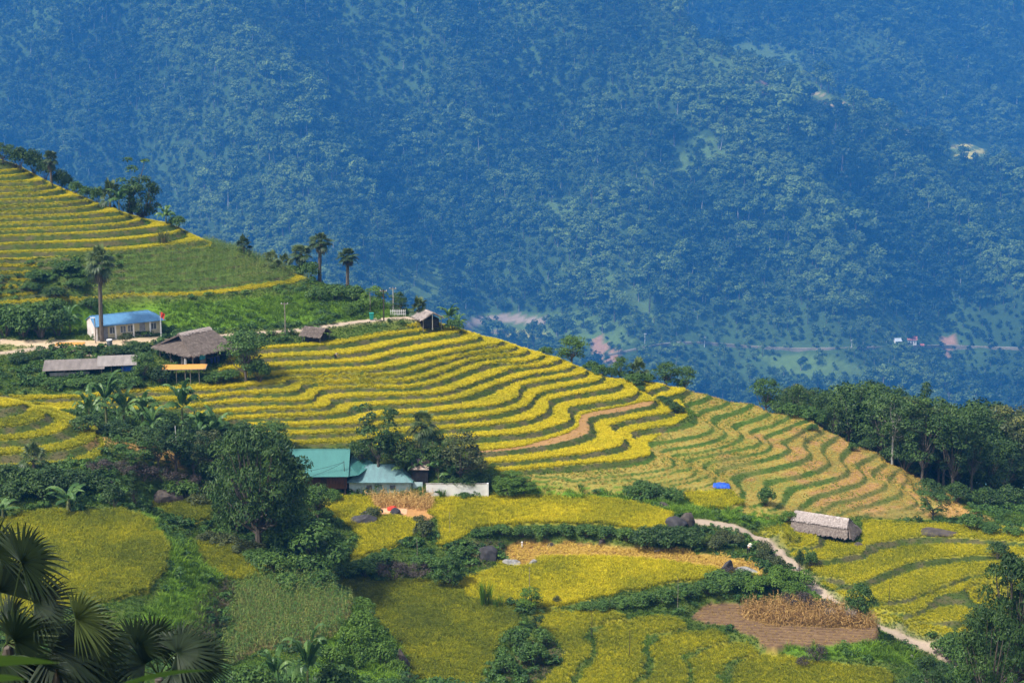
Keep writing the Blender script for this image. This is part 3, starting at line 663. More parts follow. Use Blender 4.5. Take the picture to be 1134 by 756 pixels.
CLEAR = [[(505, 345), (560, 348), (640, 346), (680, 356), (705, 376), (690, 384), (620, 374), (505, 372)],
 [(420, 300), (470, 292), (500, 312), (480, 335), (430, 330)], [(840, 392), (900, 392), (960, 405), (955, 418), (900, 420), (860, 412)],
 [(765, 152), (815, 150), (822, 168), (790, 180), (768, 176)], [(760, 55), (850, 45), (880, 60), (915, 108), (905, 120), (850, 100), (780, 85)],
 [(705, 185), (760, 170), (775, 190), (720, 215)], [(660, 295), (700, 310), (735, 350), (715, 360), (680, 335)], [(600, 225), (640, 215), (650, 240), (612, 246)],
 [(930, 110), (985, 130), (1000, 150), (960, 145)], [(1050, 158), (1094, 166), (1092, 178), (1050, 172)], [(330, 235), (372, 170), (384, 176), (348, 245)]]
clear = np.zeros(MX.shape, bool)
for q in CLEAR: clear |= mp(q)
CM[clear] = CM[clear] * 0.35 + np.array([0.13, 0.20, 0.05]) * 0.65
def band(poly, step, cols):
    m = mp(poly); k = ((-MZ) / step % len(cols)).astype(int)
    for i, c in enumerate(cols): CM[m & (k == i)] = c
band([(508, 350), (606, 347), (610, 368), (508, 372)], 3.2, [(0.33, 0.26, 0.20), (0.10, 0.15, 0.045)])
band([(560, 365), (606, 364), (606, 373), (560, 373)], 3.2, [(0.45, 0.42, 0.12), (0.12, 0.17, 0.05)])
band([(896, 98), (915, 106), (940, 116), (938, 124), (905, 114)], 3.0, [(0.36, 0.28, 0.14), (0.12, 0.16, 0.05)])
band([(1054, 160), (1080, 160), (1094, 170), (1092, 176), (1054, 174)], 3.0, [(0.62, 0.52, 0.12), (0.16, 0.22, 0.05)])
band([(1116, 168), (1140, 166), (1140, 174), (1116, 174)], 3.0, [(0.62, 0.52, 0.12), (0.16, 0.22, 0.05)])
band([(978, 136), (1010, 147), (1006, 151), (976, 140)], 50, [(0.55, 0.50, 0.36)])
EARTH = [[(652, 376), (664, 372), (674, 384), (668, 394), (676, 400), (660, 398)], [(676, 388), (686, 388), (684, 402), (677, 402)], [(1041, 374), (1056, 372), (1058, 386), (1046, 388)], [(1044, 386), (1052, 388), (1050, 398), (1046, 398)], [(1044, 416), (1052, 416), (1054, 440), (1048, 440)], [(838, 90), (858, 92), (856, 104), (842, 106)]]
for q in EARTH:
    m = mp(q); clear |= m; CM[m] = (0.33, 0.19, 0.12)
mountain = bpy.data.objects.new('mountain', grid_mesh('mountain', MX * KM, MY * KM, MZ * KM, CM)); COL.objects.link(mountain); mountain.data.materials.append(M_hill)
tag(mountain, 'high blue mountain slope across the valley with a few clearings', 'mountain', kind='structure')
def mground(px, py):
    rx, t = ray(px, py); Y = np.arange(800, 1800, 0.5); z = -float(t) * Y; hh = mountain_z(float(rx) * Y, Y); k = np.nonzero(hh >= z)[0]
    k = int(k[0]) if len(k) else int(np.argmax(hh - z))
    return Vector((float(rx) * Y[k], float(Y[k]), float(hh[k])))     # in layout units
# the valley road, a ribbon on the slope
rp = [(640, 398), (690, 391), (720, 384), (760, 380), (800, 382), (850, 386), (900, 387), (950, 386), (1000, 384.5), (1045, 383.5), (1080, 385), (1110, 386), (1160, 387)]
q = smooth(rp, 4.0); Y_road = 955.0
pts = []
for a, b in q:
    p = mground(a, b); pts.append(p)
pts = np.array([list(p) for p in pts]); k = np.ones(9) / 9
for c in range(3): pts[:, c] = np.convolve(np.pad(pts[:, c], 4, mode='edge'), k, 'valid')
mb = MB(); n = len(pts)
d = np.gradient(pts[:, :2], axis=0); d /= np.linalg.norm(d, axis=1)[:, None]; nrm = np.c_[-d[:, 1], d[:, 0], 0 * d[:, 0]]
V = np.empty((2 * n, 3)); V[0::2] = pts - nrm * 0.75 + (0, 0, 0.8); V[1::2] = pts + nrm * 0.75 + (0, 0, 0.8)
W = V - (0, 0, 4.0)
mb.add(np.vstack([V, W]) * KM, [(2 * i, 2 * i + 2, 2 * i + 3, 2 * i + 1) for i in range(n - 1)] + [(2 * i, 2 * n + 2 * i, 2 * n + 2 * i + 2, 2 * i + 2) for i in range(n - 1)])
M_lane = plain('pale_lane', (0.33, 0.28, 0.20), (0.17, 0.16, 0.10), 0.05)
o = mb.obj('road', M_lane); tag(o, 'pale road along the foot of the far mountain', 'road', kind='structure')
road_far = pts

# forest that covers the mountain
def far_tree(seed, hgt, rad, nleaf, ls, trunk=True, flat=1.0):
    g = np.random.default_rng(seed); mb = MB(); nc = 9; Q = []; va = []
    th = hgt * 0.45
    for c in range(nc):
        a = g.uniform(0, 6.283); rr = rad * 0.75 * math.sqrt(g.uniform()); cz = th + (hgt - th) * g.uniform(0.15, 0.85) * (1 - 0.5 * (rr / rad) ** 2); cr = rad * g.uniform(0.35, 0.6)
        cen = np.array([rr * math.cos(a), rr * math.sin(a), cz]); m = nleaf // nc
        d = g.normal(size=(m, 3)); d[:, 2] = np.abs(d[:, 2]) * 1.0 - 0.25; d /= np.linalg.norm(d, axis=1)[:, None]
        p = cen + d * cr * np.array([1, 1, 0.75 * flat]) * g.uniform(0.75, 1.1, (m, 1))
        nn = d + g.normal(0, 0.5, (m, 3)) + (0, 0, 0.35); nn /= np.linalg.norm(nn, axis=1)[:, None]
        t = np.cross(nn, g.normal(size=(m, 3))); t /= np.linalg.norm(t, axis=1)[:, None]; b = np.cross(nn, t); s = ls * g.uniform(0.6, 1.2, (m, 1))
        Q.append(np.stack([p - t * s, p - b * s * 0.6, p + t * s, p + b * s * 0.6], 1)); va.append(np.full(m, 0.42) + g.normal(0, 0.09) + g.normal(0, 0.1, m))
    mb.quads(np.concatenate(Q), np.concatenate(va))
    me = mb.mesh('forest_tree', M_far)
    if trunk:
        tb = MB(); tb.tube([(0, 0, -2), (0.1, 0, th), (0.2, 0.1, hgt * 0.75)], [0.35, 0.28, 0.1], 5); base = len(me.polygons)
        o1 = bpy.data.objects.new('a', me); tm = tb.mesh('t', M_bark_pale)
        import bmesh
        bm = bmesh.new(); bm.from_mesh(me); nf = len(bm.faces); bm.from_mesh(tm)
        bm.faces.ensure_lookup_table()
        for f in bm.faces[nf:]: f.material_index = 1
        bm.to_mesh(me); bm.free(); me.materials.append(M_bark_pale if seed % 6 == 3 else M_bark); bpy.data.objects.remove(o1)
    return me
far_p = [far_tree(200 + k, h, r, 380, ls * 0.78, flat=fl) for k, (h, r, ls, fl) in enumerate([(11, 4.6, 0.95, 1), (14, 5.2, 1.0, 1), (9, 4.2, 0.9, 0.8), (16, 4.0, 0.9, 1.3), (12, 6.0, 1.1, 0.7), (8, 3.4, 0.8, 1)])]
sp = 3.75; fxg, fyg = np.meshgrid(np.arange(-620, 620, sp), np.arange(770, 1720, sp))
fxg = (fxg + RNG.uniform(-0.5, 0.5, fxg.shape) * sp).ravel(); fyg = (fyg + RNG.uniform(-0.5, 0.5, fyg.shape) * sp).ravel(); fz = mountain_z(fxg, fyg)
fpx, fpy = project(fxg, fyg, fz)
ok = (fpx > -60) & (fpx < 1194) & (fpy > -40) & (fpy < 520)
dens = np.ones(len(fxg))
for qd in CLEAR: dens[inpoly(fpx, fpy, qd)] = 0.38
for qd in EARTH: dens[inpoly(fpx, fpy, qd)] = 0.0
dens[inpoly(fpx, fpy, [(895, 96), (945, 112), (942, 128), (900, 118)])] = 0
dens[inpoly(fpx, fpy, [(1050, 156), (1096, 158), (1098, 184), (1050, 182)])] = 0
dens[inpoly(fpx, fpy, [(974, 132), (1016, 144), (1012, 156), (972, 146)])] = 0
dens[inpoly(fpx, fpy, [(505, 345), (612, 345), (614, 378), (505, 378)])] *= 0.35
dr = np.min(np.hypot(fxg[:, None] - road_far[None, ::6, 0], fyg[:, None] - road_far[None, ::6, 1]), axis=1)
dens[(dr < 3.0)] = 0
dens *= np.clip(0.75 + 1.5 * fbm(fxg / 55, fyg / 55, 91, 3), 0, 1)
ok &= RNG.uniform(size=len(fxg)) < dens
ravine_shade = sum(mountain_z(fxg + a, fyg + b) for a, b in ((28, 0), (-28, 0), (0, 28), (0, -28))) / 4 - fz  # ravines tinted darker, spurs lighter: relief shade painted into the leaf colour
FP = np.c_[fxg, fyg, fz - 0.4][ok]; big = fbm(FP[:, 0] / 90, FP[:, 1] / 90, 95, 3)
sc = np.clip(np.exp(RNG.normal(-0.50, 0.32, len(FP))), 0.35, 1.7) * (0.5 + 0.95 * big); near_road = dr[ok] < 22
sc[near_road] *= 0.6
scatter('forest', 'dense broadleaf forest covering the far mountain side', 'forest', far_p, FP * KM, sc * KM, (fbm(FP[:, 0] / 45, FP[:, 1] / 45, 97, 3) - 0.5) * 0.8 + 0.06 - np.clip(ravine_shade[ok] * 0.05, -0.3, 0.3) - np.clip((FP[:, 2] + 150) / 150, -0.3, 1) * 0.22 + RNG.normal(0, 0.13, len(FP)), lean=0.05)
# ------------------------------------------------------------------ growth on the banks (uncountable)
M_drygrass = leaf_mat('dry_grass', [(0.0, (0.035, 0.026, 0.018)), (0.5, (0.10, 0.075, 0.045)), (1.0, (0.22, 0.17, 0.09))], 0.1)
grass_p = [tuft(300 + k, 15, 0.42, 0.20, 0.28, 0.045, 3, 0.15, 0.6, 0.4, M_grass, 0.13) for k in range(5)]
tall_p = [tuft(320 + k, 22, 1.35, 0.30, 0.75, 0.06, 4, 0.45, 0.9, 0.42, M_grass, 0.12) for k in range(4)]
def leaf_cloud(mb, g, clumps, n, ls, up=0.35, asp=0.55, var=0.45, vj=0.10, cj=0.08, droop=0.0, shell=(0.72, 1.08), low=0.3):
    """n leaves over each clump: (centre, radii)"""
    Q, va = [], []
    for cen, rad in clumps:
        cen = np.asarray(cen, float); rad = np.asarray(rad, float) * np.ones(3)
        d = g.normal(size=(n, 3)); d[:, 2] = np.where(d[:, 2] < -low, -d[:, 2], d[:, 2]); d /= np.linalg.norm(d, axis=1)[:, None]
        p = cen + d * rad * g.uniform(shell[0], shell[1], (n, 1))
        nn = d + g.normal(0, 0.45, (n, 3)) + (0, 0, up); nn /= np.linalg.norm(nn, axis=1)[:, None]
        t = np.cross(nn, g.normal(size=(n, 3)))
        if droop: t = t * (1 - droop) + np.array([0, 0, -1.0]) * droop + 0.35 * d * droop
        t /= np.linalg.norm(t, axis=1)[:, None]; b = np.cross(nn, t); b /= np.maximum(np.linalg.norm(b, axis=1), 1e-6)[:, None]
        s = ls * g.uniform(0.6, 1.25, (n, 1))
        Q.append(np.stack([p - t * s, p - b * s * asp, p + t * s, p + b * s * asp], 1)); va.append(var + g.normal(0, cj) + g.normal(0, vj, n))
    mb.quads(np.concatenate(Q), np.concatenate(va))
def weed(seed, r, h, n, ls, mat, var=0.45):
    g = np.random.default_rng(seed); mb = MB()
    cl = [((g.uniform(-r, r) * 0.7, g.uniform(-r, r) * 0.7, h * g.uniform(0.3, 0.6)), (r * 0.6, r * 0.6, h * 0.45)) for _ in range(4)]
    leaf_cloud(mb, g, cl, n // 4, ls, 0.5, 0.5, var, low=0.1); return mb.mesh('weed', mat)
weed_p = [weed(340 + k, 0.5, 0.55, 90, 0.13, M_weed) for k in range(4)]
free = ~bare & (YY < 312)
lushf = np.clip(blur(lush.astype(float), 4), 0, 1)
P, i, j = points_in(free, 0.40)
dryness = fbm(P[:, 0] / 4, P[:, 1] / 4, 121, 3)
scatter('bank_grass', 'rough green grass on the terrace banks and slopes', 'grass', grass_p, P, RNG.uniform(0.6, 1.25, len(P)) * np.where(riser[i, j], 0.5, 1.0), (dryness - 0.55) * 0.7 + 0.42 * lushf[i, j] + np.where(riser[i, j], np.where(stub_zone[i, j], 0.02, -0.18), 0.0) + RNG.normal(0, 0.06, len(P)), lean=0.12)
P, i, j = points_in(free & ~riser & ~terr, 1.15, keep=np.clip((fbm(XX / 6, YY / 6, 131, 3) - 0.32) * 2.6, 0, 1) * (1 - 0.7 * lushf) * (blur(stripm.astype(float), 8) < 0.02))
scatter('bank_weeds', 'low leafy weeds and creepers on the slopes and banks', 'weeds', weed_p, P, RNG.uniform(0.7, 1.7, len(P)), RNG.normal(0, 0.14, len(P)), lean=0.15)
P, i, j = points_in(free & (lushf > 0.5), 0.62, keep=np.clip(0.3 + (fbm(XX / 4, YY / 4, 141, 3) - 0.3) * 2.0, 0, 1))
scatter('tall_grass', 'bright tall grass on the slope above the road and between the fields', 'grass', tall_p, P, RNG.uniform(0.45, 1.1, len(P)), RNG.normal(-0.05, 0.12, len(P)), lean=0.12)
stub_p = [tuft(360 + k, 12, 0.20, 0.16, 0.14, 0.04, 2, 0.2, 0.75, 0.4, M_straw, 0.15) for k in range(3)]
P, i, j = points_in(stub | pathtread | harvest, 0.36, keep=np.where(pathtread, 0.15, 0.75))
stub_t = fbm(P[:, 0] / 5, P[:, 1] / 5, 151, 3)
scatter('rice_stubble', 'short yellow stubble on the harvested terraces', 'stubble', stub_p, P, RNG.uniform(0.7, 1.4, len(P)), (stub_t - 0.62) * 0.5 + RNG.normal(0, 0.1, len(P)), lean=0.2)
P, i, j = points_in(stub, 0.5, keep=np.clip((fbm(XX / 5, YY / 5, 152, 3) - 0.40) * 4 - np.clip((PX - 820) / 300, 0, 0.5), 0, 0.9))
scatter('green_regrowth', 'green and yellow regrowth on the harvested terraces', 'grass', grass_p, P, RNG.uniform(0.5, 0.9, len(P)), RNG.uniform(0.0, 0.4, len(P)), lean=0.15)
heap_p = [tuft(370 + k, 26, 0.42, 0.42, 0.55, 0.055, 3, 0.35, 0.85, 0.65, M_straw, 0.18) for k in range(3)]
P, i, j = points_in(harvest, 0.62)
scatter('straw_swathes', 'cut rice laid out in golden swathes on the middle field', 'straw', heap_p, P, RNG.uniform(0.7, 1.35, len(P)), RNG.normal(0, 0.14, len(P)), lean=0.25)
def corn(seed, mat, h=1.7, nl=9, v=0.5):
    g = np.random.default_rng(seed); mb = MB(); mb.tube([(0, 0, 0), (0.02, 0.01, h * 0.6), (0.05, 0, h)], [0.022, 0.018, 0.008], 4, v - 0.1)
    for k in range(nl):
        z = h * (0.15 + 0.75 * k / nl); a = k * 2.6 + g.normal(0, 0.4); L = g.uniform(0.5, 0.8); t = np.linspace(0, 1, 5)
        p = np.c_[np.cos(a) * L * t, np.sin(a) * L * t, z + L * (0.75 * t - 1.1 * t ** 2)]; wv = np.array([-math.sin(a), math.cos(a), 0]) * 0.085; wt = np.interp(t, [0, 0.3, 1], [0.5, 1, 0.1])[:, None]
        V = np.empty((10, 3)); V[0::2] = p - wv * wt / 2; V[1::2] = p + wv * wt / 2
        mb.add(V, [(2 * q, 2 * q + 1, 2 * q + 3, 2 * q + 2) for q in range(4)], v + 0.25 * np.repeat(t, 2) + g.normal(0, 0.1))
    for k in range(5):
        a = g.uniform(0, 6.28); mb.add([(0.05, 0, h - 0.05), (0.06, 0.02, h - 0.05), (0.05 + 0.16 * math.cos(a), 0.16 * math.sin(a), h + 0.22)], [(0, 1, 2)], 0.95)
    return mb.mesh('corn_plant', mat)
corn_p = [corn(380 + k, M_corn) for k in range(4)]; dcorn_p = [corn(390 + k, M_dry, 1.5, 8) for k in range(4)]
P, i, j = points_in(corn_hill, 0.5)
scatter('corn_crop', 'green corn growing in rows on the left hill below the rice', 'corn', corn_p, P, RNG.uniform(0.55, 0.85, len(P)), RNG.normal(0.06, 0.13, len(P)) + (fbm(P[:, 0] / 6, P[:, 1] / 6, 171, 3) - 0.5) * 0.5, lean=0.08)
P, i, j = points_in(cornf, 0.5)
scatter('corn_crop', 'corn field with browning tassels on the shelf below the big dark tree', 'corn', corn_p, P, RNG.uniform(0.75, 1.05, len(P)), RNG.normal(0.02, 0.13, len(P)), lean=0.1)
ykeep = rpoly([(390, 541), (480, 544), (500, 549), (470, 552), (405, 552), (395, 548)])
P, i, j = points_in(ykeep, 0.5)
scatter('corn_crop', 'green corn in front of the low pale house', 'corn', corn_p, P, RNG.uniform(0.45, 0.75, len(P)), RNG.normal(-0.1, 0.1, len(P)), lean=0.08)
P, i, j = points_in(drycorn, 0.42)
scatter('dry_corn', 'withered corn stalks along the edge of the ploughed field', 'corn', dcorn_p, P, RNG.uniform(0.75, 1.1, len(P)), RNG.normal(-0.25, 0.13, len(P)), lean=0.2)
P, i, j = points_in(dry_yard & ~soil_mat, 0.42)
scatter('dry_corn', 'pale withered corn stalks in the plot before the low house', 'corn', dcorn_p, P, RNG.uniform(0.7, 1.0, len(P)), RNG.normal(0.12, 0.12, len(P)), lean=0.15)
P, i, j = points_in(plough, 0.5, keep=np.full((NY, NX), 0.7))
scatter('field_litter', 'dry litter lying on the brown ploughed field', 'straw', stub_p, P, RNG.uniform(0.6, 1.1, len(P)), RNG.normal(-0.35, 0.1, len(P)), lean=0.3)
P, i, j = points_in(cliff & ~bare, 0.6, keep=np.full((NY, NX), 0.6))
hang_p = [tuft(375 + k, 22, 0.5, 0.4, 0.5, 0.05, 3, 0.1, 0.6, 0.6, M_drygrass, 0.15) for k in range(3)]
scatter('dry_grass', 'brown dry grass hanging on the steep bank faces', 'grass', hang_p, P, RNG.uniform(0.5, 1.0, len(P)), RNG.normal(0, 0.15, len(P)), lean=0.3)

# ------------------------------------------------------------------ trees, palms, bananas, shrubs
M_dark = leaf_mat('dark_leaves', [(0.0, (0.013, 0.034, 0.010)), (0.5, (0.044, 0.088, 0.019)), (1.0, (0.12, 0.19, 0.035))], 0.22)
M_mid = leaf_mat('green_leaves', [(0.0, (0.022, 0.055, 0.012)), (0.5, (0.065, 0.13, 0.022)), (1.0, (0.16, 0.25, 0.035))], 0.2)
M_bright = leaf_mat('bright_leaves', [(0.0, (0.04, 0.085, 0.012)), (0.5, (0.09, 0.17, 0.02)), (1.0, (0.19, 0.30, 0.035))], 0.3)
M_olive = leaf_mat('olive_leaves', [(0.0, (0.028, 0.042, 0.014)), (0.5, (0.075, 0.095, 0.028)), (1.0, (0.22, 0.21, 0.04))], 0.2)
M_purple = leaf_mat('dusky_leaves', [(0.0, (0.02, 0.016, 0.016)), (0.5, (0.06, 0.045, 0.04)), (1.0, (0.13, 0.10, 0.07))], 0.1)
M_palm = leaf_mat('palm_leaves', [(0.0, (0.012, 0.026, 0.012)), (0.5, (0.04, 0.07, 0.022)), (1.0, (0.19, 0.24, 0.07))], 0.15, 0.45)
M_palmdark = leaf_mat('dark_palm_leaves', [(0.0, (0.007, 0.016, 0.006)), (0.5, (0.024, 0.042, 0.012)), (1.0, (0.10, 0.13, 0.035))], 0.12, 0.6)  # darker green leaf colour for the two foreground palms
M_deadpalm = leaf_mat('dead_palm_leaves', [(0.0, (0.04, 0.03, 0.016)), (0.5, (0.12, 0.09, 0.045)), (1.0, (0.30, 0.25, 0.14))], 0.1)
M_banana = leaf_mat('banana_leaves', [(0.0, (0.03, 0.075, 0.02)), (0.5, (0.07, 0.15, 0.035)), (1.0, (0.22, 0.33, 0.10))], 0.3, 0.4)
M_bstem = plain('banana_stem', (0.16, 0.19, 0.06), (0.10, 0.09, 0.04), 4)
KIND = {}
def kind(name, parts): KIND[name] = parts      # parts: list of (part name, mesh), height = of the highest point
def limbs(mb, g, H, th, r0, clumps, wob=0.25, k=7):
    n = 6; z = np.linspace(-0.4, th, n); pts = np.c_[np.cumsum(g.normal(0, wob / n, n)), np.cumsum(g.normal(0, wob / n, n)), z]; pts[0, :2] = 0
    mb.tube(pts, np.linspace(r0, r0 * 0.62, n), k)
    for cen, rad in clumps:
        a = pts[-1] * 0.0 + pts[g.integers(n // 2, n)]; c = np.asarray(cen, float); m = (a + c) / 2 + g.normal(0, 0.2, 3) + (0, 0, -0.15 * np.linalg.norm(c - a))
        mb.tube([a, m, c], [r0 * 0.42, r0 * 0.26, r0 * 0.07], 5)
def crown_clumps(g, n, H, Rr, th, cr, shape='round'):
    out = []
    for _ in range(n):
        u = g.uniform(0.05, 1.0); a = g.uniform(0, 6.283)
        if shape == 'round': env = math.sqrt(max(0.05, 1 - (2 * u - 0.85) ** 2 / 1.4))
        elif shape == 'cone': env = 1.05 - 0.95 * u
        elif shape == 'flat': env = 0.55 + 0.6 * math.sin(min(1, u * 1.1) * math.pi * 0.6)
        else: env = 1.0
        rr = Rr * env * math.sqrt(g.uniform(0.25, 1.0)) * 0.82
        out.append(((rr * math.cos(a), rr * math.sin(a), th * 0.8 + (H - th * 0.8) * u * 0.9), cr * g.uniform(0.65, 1.25) * np.array([1, 1, 0.8])))
    return out
def tree_kind(name, seed, H, Rr, th, nc, cr, nl, ls, mat, bark, r0, shape='round', droop=0.0, asp=0.5, up=0.35, cj=0.09, low=0.3):
    g = np.random.default_rng(seed); cl = crown_clumps(g, nc, H, Rr, th, cr, shape); tb = MB(); limbs(tb, g, H, th, r0, cl[: max(4, nc // 2)])
    cb = MB(); leaf_cloud(cb, g, cl, nl, ls, up, asp, 0.45, 0.10, cj, droop, low=low)
    zs = np.vstack(cb.v)[:, 2]
    kind(name, ([('trunk', tb.mesh('trunk', bark)), ('crown', cb.mesh('crown', mat))], float(np.percentile(zs, 99.5)), Rr))
tree_kind('round_a', 401, 8, 3.4, 2.6, 34, 1.15, 90, 0.20, M_mid, M_bark, 0.22)
tree_kind('round_b', 402, 7.5, 3.6, 2.2, 36, 1.1, 90, 0.20, M_dark, M_bark, 0.22)
tree_kind('dome', 403, 7, 3.2, 1.0, 60, 0.9, 80, 0.17, M_dark, M_bark, 0.25)
tree_kind('olive', 404, 6.5, 3.4, 1.5, 34, 1.05, 90, 0.18, M_olive, M_bark, 0.2)
tree_kind('bright', 405, 6, 2.7, 1.4, 26, 0.95, 80, 0.2, M_bright, M_bark, 0.16)
tree_kind('airy', 406, 11, 2.6, 4.0, 20, 0.95, 80, 0.21, M_mid, M_bark, 0.2, 'flat')
tree_kind('airy_dark', 416, 10, 2.3, 3.0, 22, 0.9, 80, 0.2, M_dark, M_bark, 0.18, 'flat')
tree_kind('thin', 407, 9, 2.4, 4.5, 11, 0.8, 70, 0.18, M_mid, M_bark, 0.32, 'flat')
tree_kind('weeping', 408, 11, 5.0, 3.0, 95, 1.0, 130, 0.21, M_dark, M_bark, 0.35, 'round', 0.55, 0.34, 0.2)
tree_kind('weeping_b', 418, 10, 4.2, 2.2, 72, 0.95, 120, 0.20, M_dark, M_bark, 0.3, 'round', 0.5, 0.36, 0.2)
tree_kind('spread', 409, 6.5, 4.2, 1.4, 52, 1.05, 90, 0.22, M_mid, M_bark, 0.22)
tree_kind('wood_a', 410, 14, 4.0, 6.0, 36, 1.35, 80, 0.27, M_dark, M_bark, 0.24, 'round')
tree_kind('wood_pale', 420, 14, 3.6, 7.5, 30, 1.2, 80, 0.27, M_dark, M_bark_pale, 0.26, 'round')
tree_kind('wood_b', 411, 15, 3.6, 5.0, 40, 1.25, 80, 0.27, M_dark, M_bark, 0.24, 'flat')
tree_kind('wood_c', 412, 12, 4.4, 4.0, 40, 1.35, 80, 0.27, M_dark, M_bark, 0.24, 'round')
tree_kind('wood_d', 413, 13, 3.8, 4.5, 34, 1.3, 80, 0.26, M_olive, M_bark, 0.22, 'flat')
tree_kind('conifer', 414, 14, 3.0, 2.0, 60, 0.85, 60, 0.22, M_dark, M_bark, 0.22, 'cone', 0.35, 0.35, 0.1)
tree_kind('sapling', 415, 3.2, 1.2, 0.8, 10, 0.5, 50, 0.13, M_olive, M_bark, 0.05)
def shrub_kind(name, seed, H, Rr, nc, cr, nl, ls, mat, asp=0.5, droop=0.0):
    g = np.random.default_rng(seed); cl = []
    for _ in range(nc):
        a = g.uniform(0, 6.283); rr = Rr * math.sqrt(g.uniform()) * 0.75; cl.append(((rr * math.cos(a), rr * math.sin(a), H * (0.62 - 0.35 * (rr / Rr) ** 2) * g.uniform(0.7, 1.15)), cr * g.uniform(0.7, 1.2)))
    sb = MB()
    for cen, rad in cl[:8]: sb.tube([(0, 0, -0.3), (cen[0] * 0.4, cen[1] * 0.4, cen[2] * 0.5), cen], [0.05, 0.035, 0.01], 5)
    fb = MB(); leaf_cloud(fb, g, cl, nl, ls, 0.4, asp, 0.45, 0.10, 0.10, droop, low=0.15)
    kind(name, ([('stems', sb.mesh('stems', M_bark)), ('foliage', fb.mesh('foliage', mat))], float(np.percentile(np.vstack(fb.v)[:, 2], 99)), Rr))
shrub_kind('shrub_dark', 431, 2.2, 1.6, 20, 0.6, 75, 0.13, M_dark)
shrub_kind('shrub_mid', 432, 2.0, 1.6, 20, 0.55, 75, 0.13, M_mid)
shrub_kind('shrub_bright', 433, 1.8, 1.7, 20, 0.55, 75, 0.13, M_bright)
shrub_kind('shrub_olive', 434, 1.8, 1.6, 18, 0.5, 75, 0.12, M_olive)
shrub_kind('shrub_dusky', 435, 1.8, 1.8, 20, 0.5, 70, 0.10, M_purple, 0.3)
def fan(mb, c, ax, nrm, rad, nl, spread, droop, g, var, wid=0.085, split=0.45):
    """a palm fan: strips radiating from c about the axis ax in the plane normal to nrm"""
    ax = np.asarray(ax, float); ax /= np.linalg.norm(ax); nrm = np.asarray(nrm, float); nrm -= ax * np.dot(ax, nrm); nrm /= max(1e-6, np.linalg.norm(nrm)); sd = np.cross(nrm, ax)
    for k in range(nl):
        a = (k / (nl - 1) - 0.5) * 2 * spread; d = ax * math.cos(a) + sd * math.sin(a) + nrm * (0.10 * (-1) ** k * 0.3 + g.normal(0, 0.03)); L = rad * (1 - 0.22 * abs(a) / spread) * g.uniform(0.88, 1.05)
        t = np.array([0, 0.45, 0.75, 1.0]); p = c + d[None] * (L * t)[:, None]; p[:, 2] -= droop * L * t ** 2.4
        w = np.cross(nrm, d); w /= np.linalg.norm(w); ws = np.array([0.012, L * math.sin(spread / nl) * 0.95, L * math.sin(spread / nl) * 0.5, 0.004])[:, None]
        V = np.empty((8, 3)); V[0::2] = p - w * ws; V[1::2] = p + w * ws + nrm * 0.02 * (-1) ** k
        mb.add(V, [(2 * q, 2 * q + 1, 2 * q + 3, 2 * q + 2) for q in range(3)], var + g.normal(0, 0.07) + 0.12 * np.repeat(t, 2) * 0.5)
def palm_kind(name, seed, th, r0, nf, fr, pet, dead=12, lean=0.3):
    g = np.random.default_rng(seed); tb = MB(); n = 8; z = np.linspace(-0.4, th, n); tb.tube(np.c_[lean * (z / th) ** 2 * (z > 0), 0 * z, z], np.linspace(r0 * 1.15, r0 * 0.85, n), 8); top = np.array([lean, 0, th])
    cb = MB(); db = MB()
    def leaf(b, el, az, L, R_, dr, var):
        d = np.array([math.cos(el) * math.cos(az), math.cos(el) * math.sin(az), math.sin(el)]); e = top + d * L + (0, 0, -0.12 * L * L * (1 - math.sin(el)))
        b.tube([top, (top + e) / 2 + (0, 0, 0.06), e], [0.045, 0.03, 0.02], 4, var); dd = (e - top) / np.linalg.norm(e - top) + (0, 0, -0.25)
        fan(b, e, dd, np.array([-math.sin(el) * math.cos(az), -math.sin(el) * math.sin(az), math.cos(el)]) + g.normal(0, 0.25, 3), R_, 20, R(118), dr, g, var)
    for k in range(nf):
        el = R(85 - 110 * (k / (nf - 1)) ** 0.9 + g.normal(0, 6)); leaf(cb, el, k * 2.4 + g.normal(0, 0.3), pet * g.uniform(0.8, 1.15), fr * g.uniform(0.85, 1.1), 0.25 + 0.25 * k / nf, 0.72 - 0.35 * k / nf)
    for k in range(dead): leaf(db, R(-52 - g.uniform(0, 25)), k * 2.1 + g.normal(0, 0.4), pet * g.uniform(0.6, 0.95), fr * 0.8, 0.5, 0.4 + g.normal(0, 0.15))
    parts = [('trunk', tb.mesh('trunk', M_bark)), ('crown', cb.mesh('crown', M_palm))]
    if dead: parts.append(('dead_fronds', db.mesh('dead_fronds', M_deadpalm)))
    kind(name, (parts, th + pet + fr * 0.75, fr + pet))
palm_kind('palm_tall', 441, 7.6, 0.26, 26, 1.05, 1.1)
palm_kind('palm_mid', 442, 4.2, 0.24, 24, 1.0, 1.0, 10, 0.1)
palm_kind('palm_low', 443, 0.8, 0.2, 18, 1.05, 1.1, 0, 0.05)
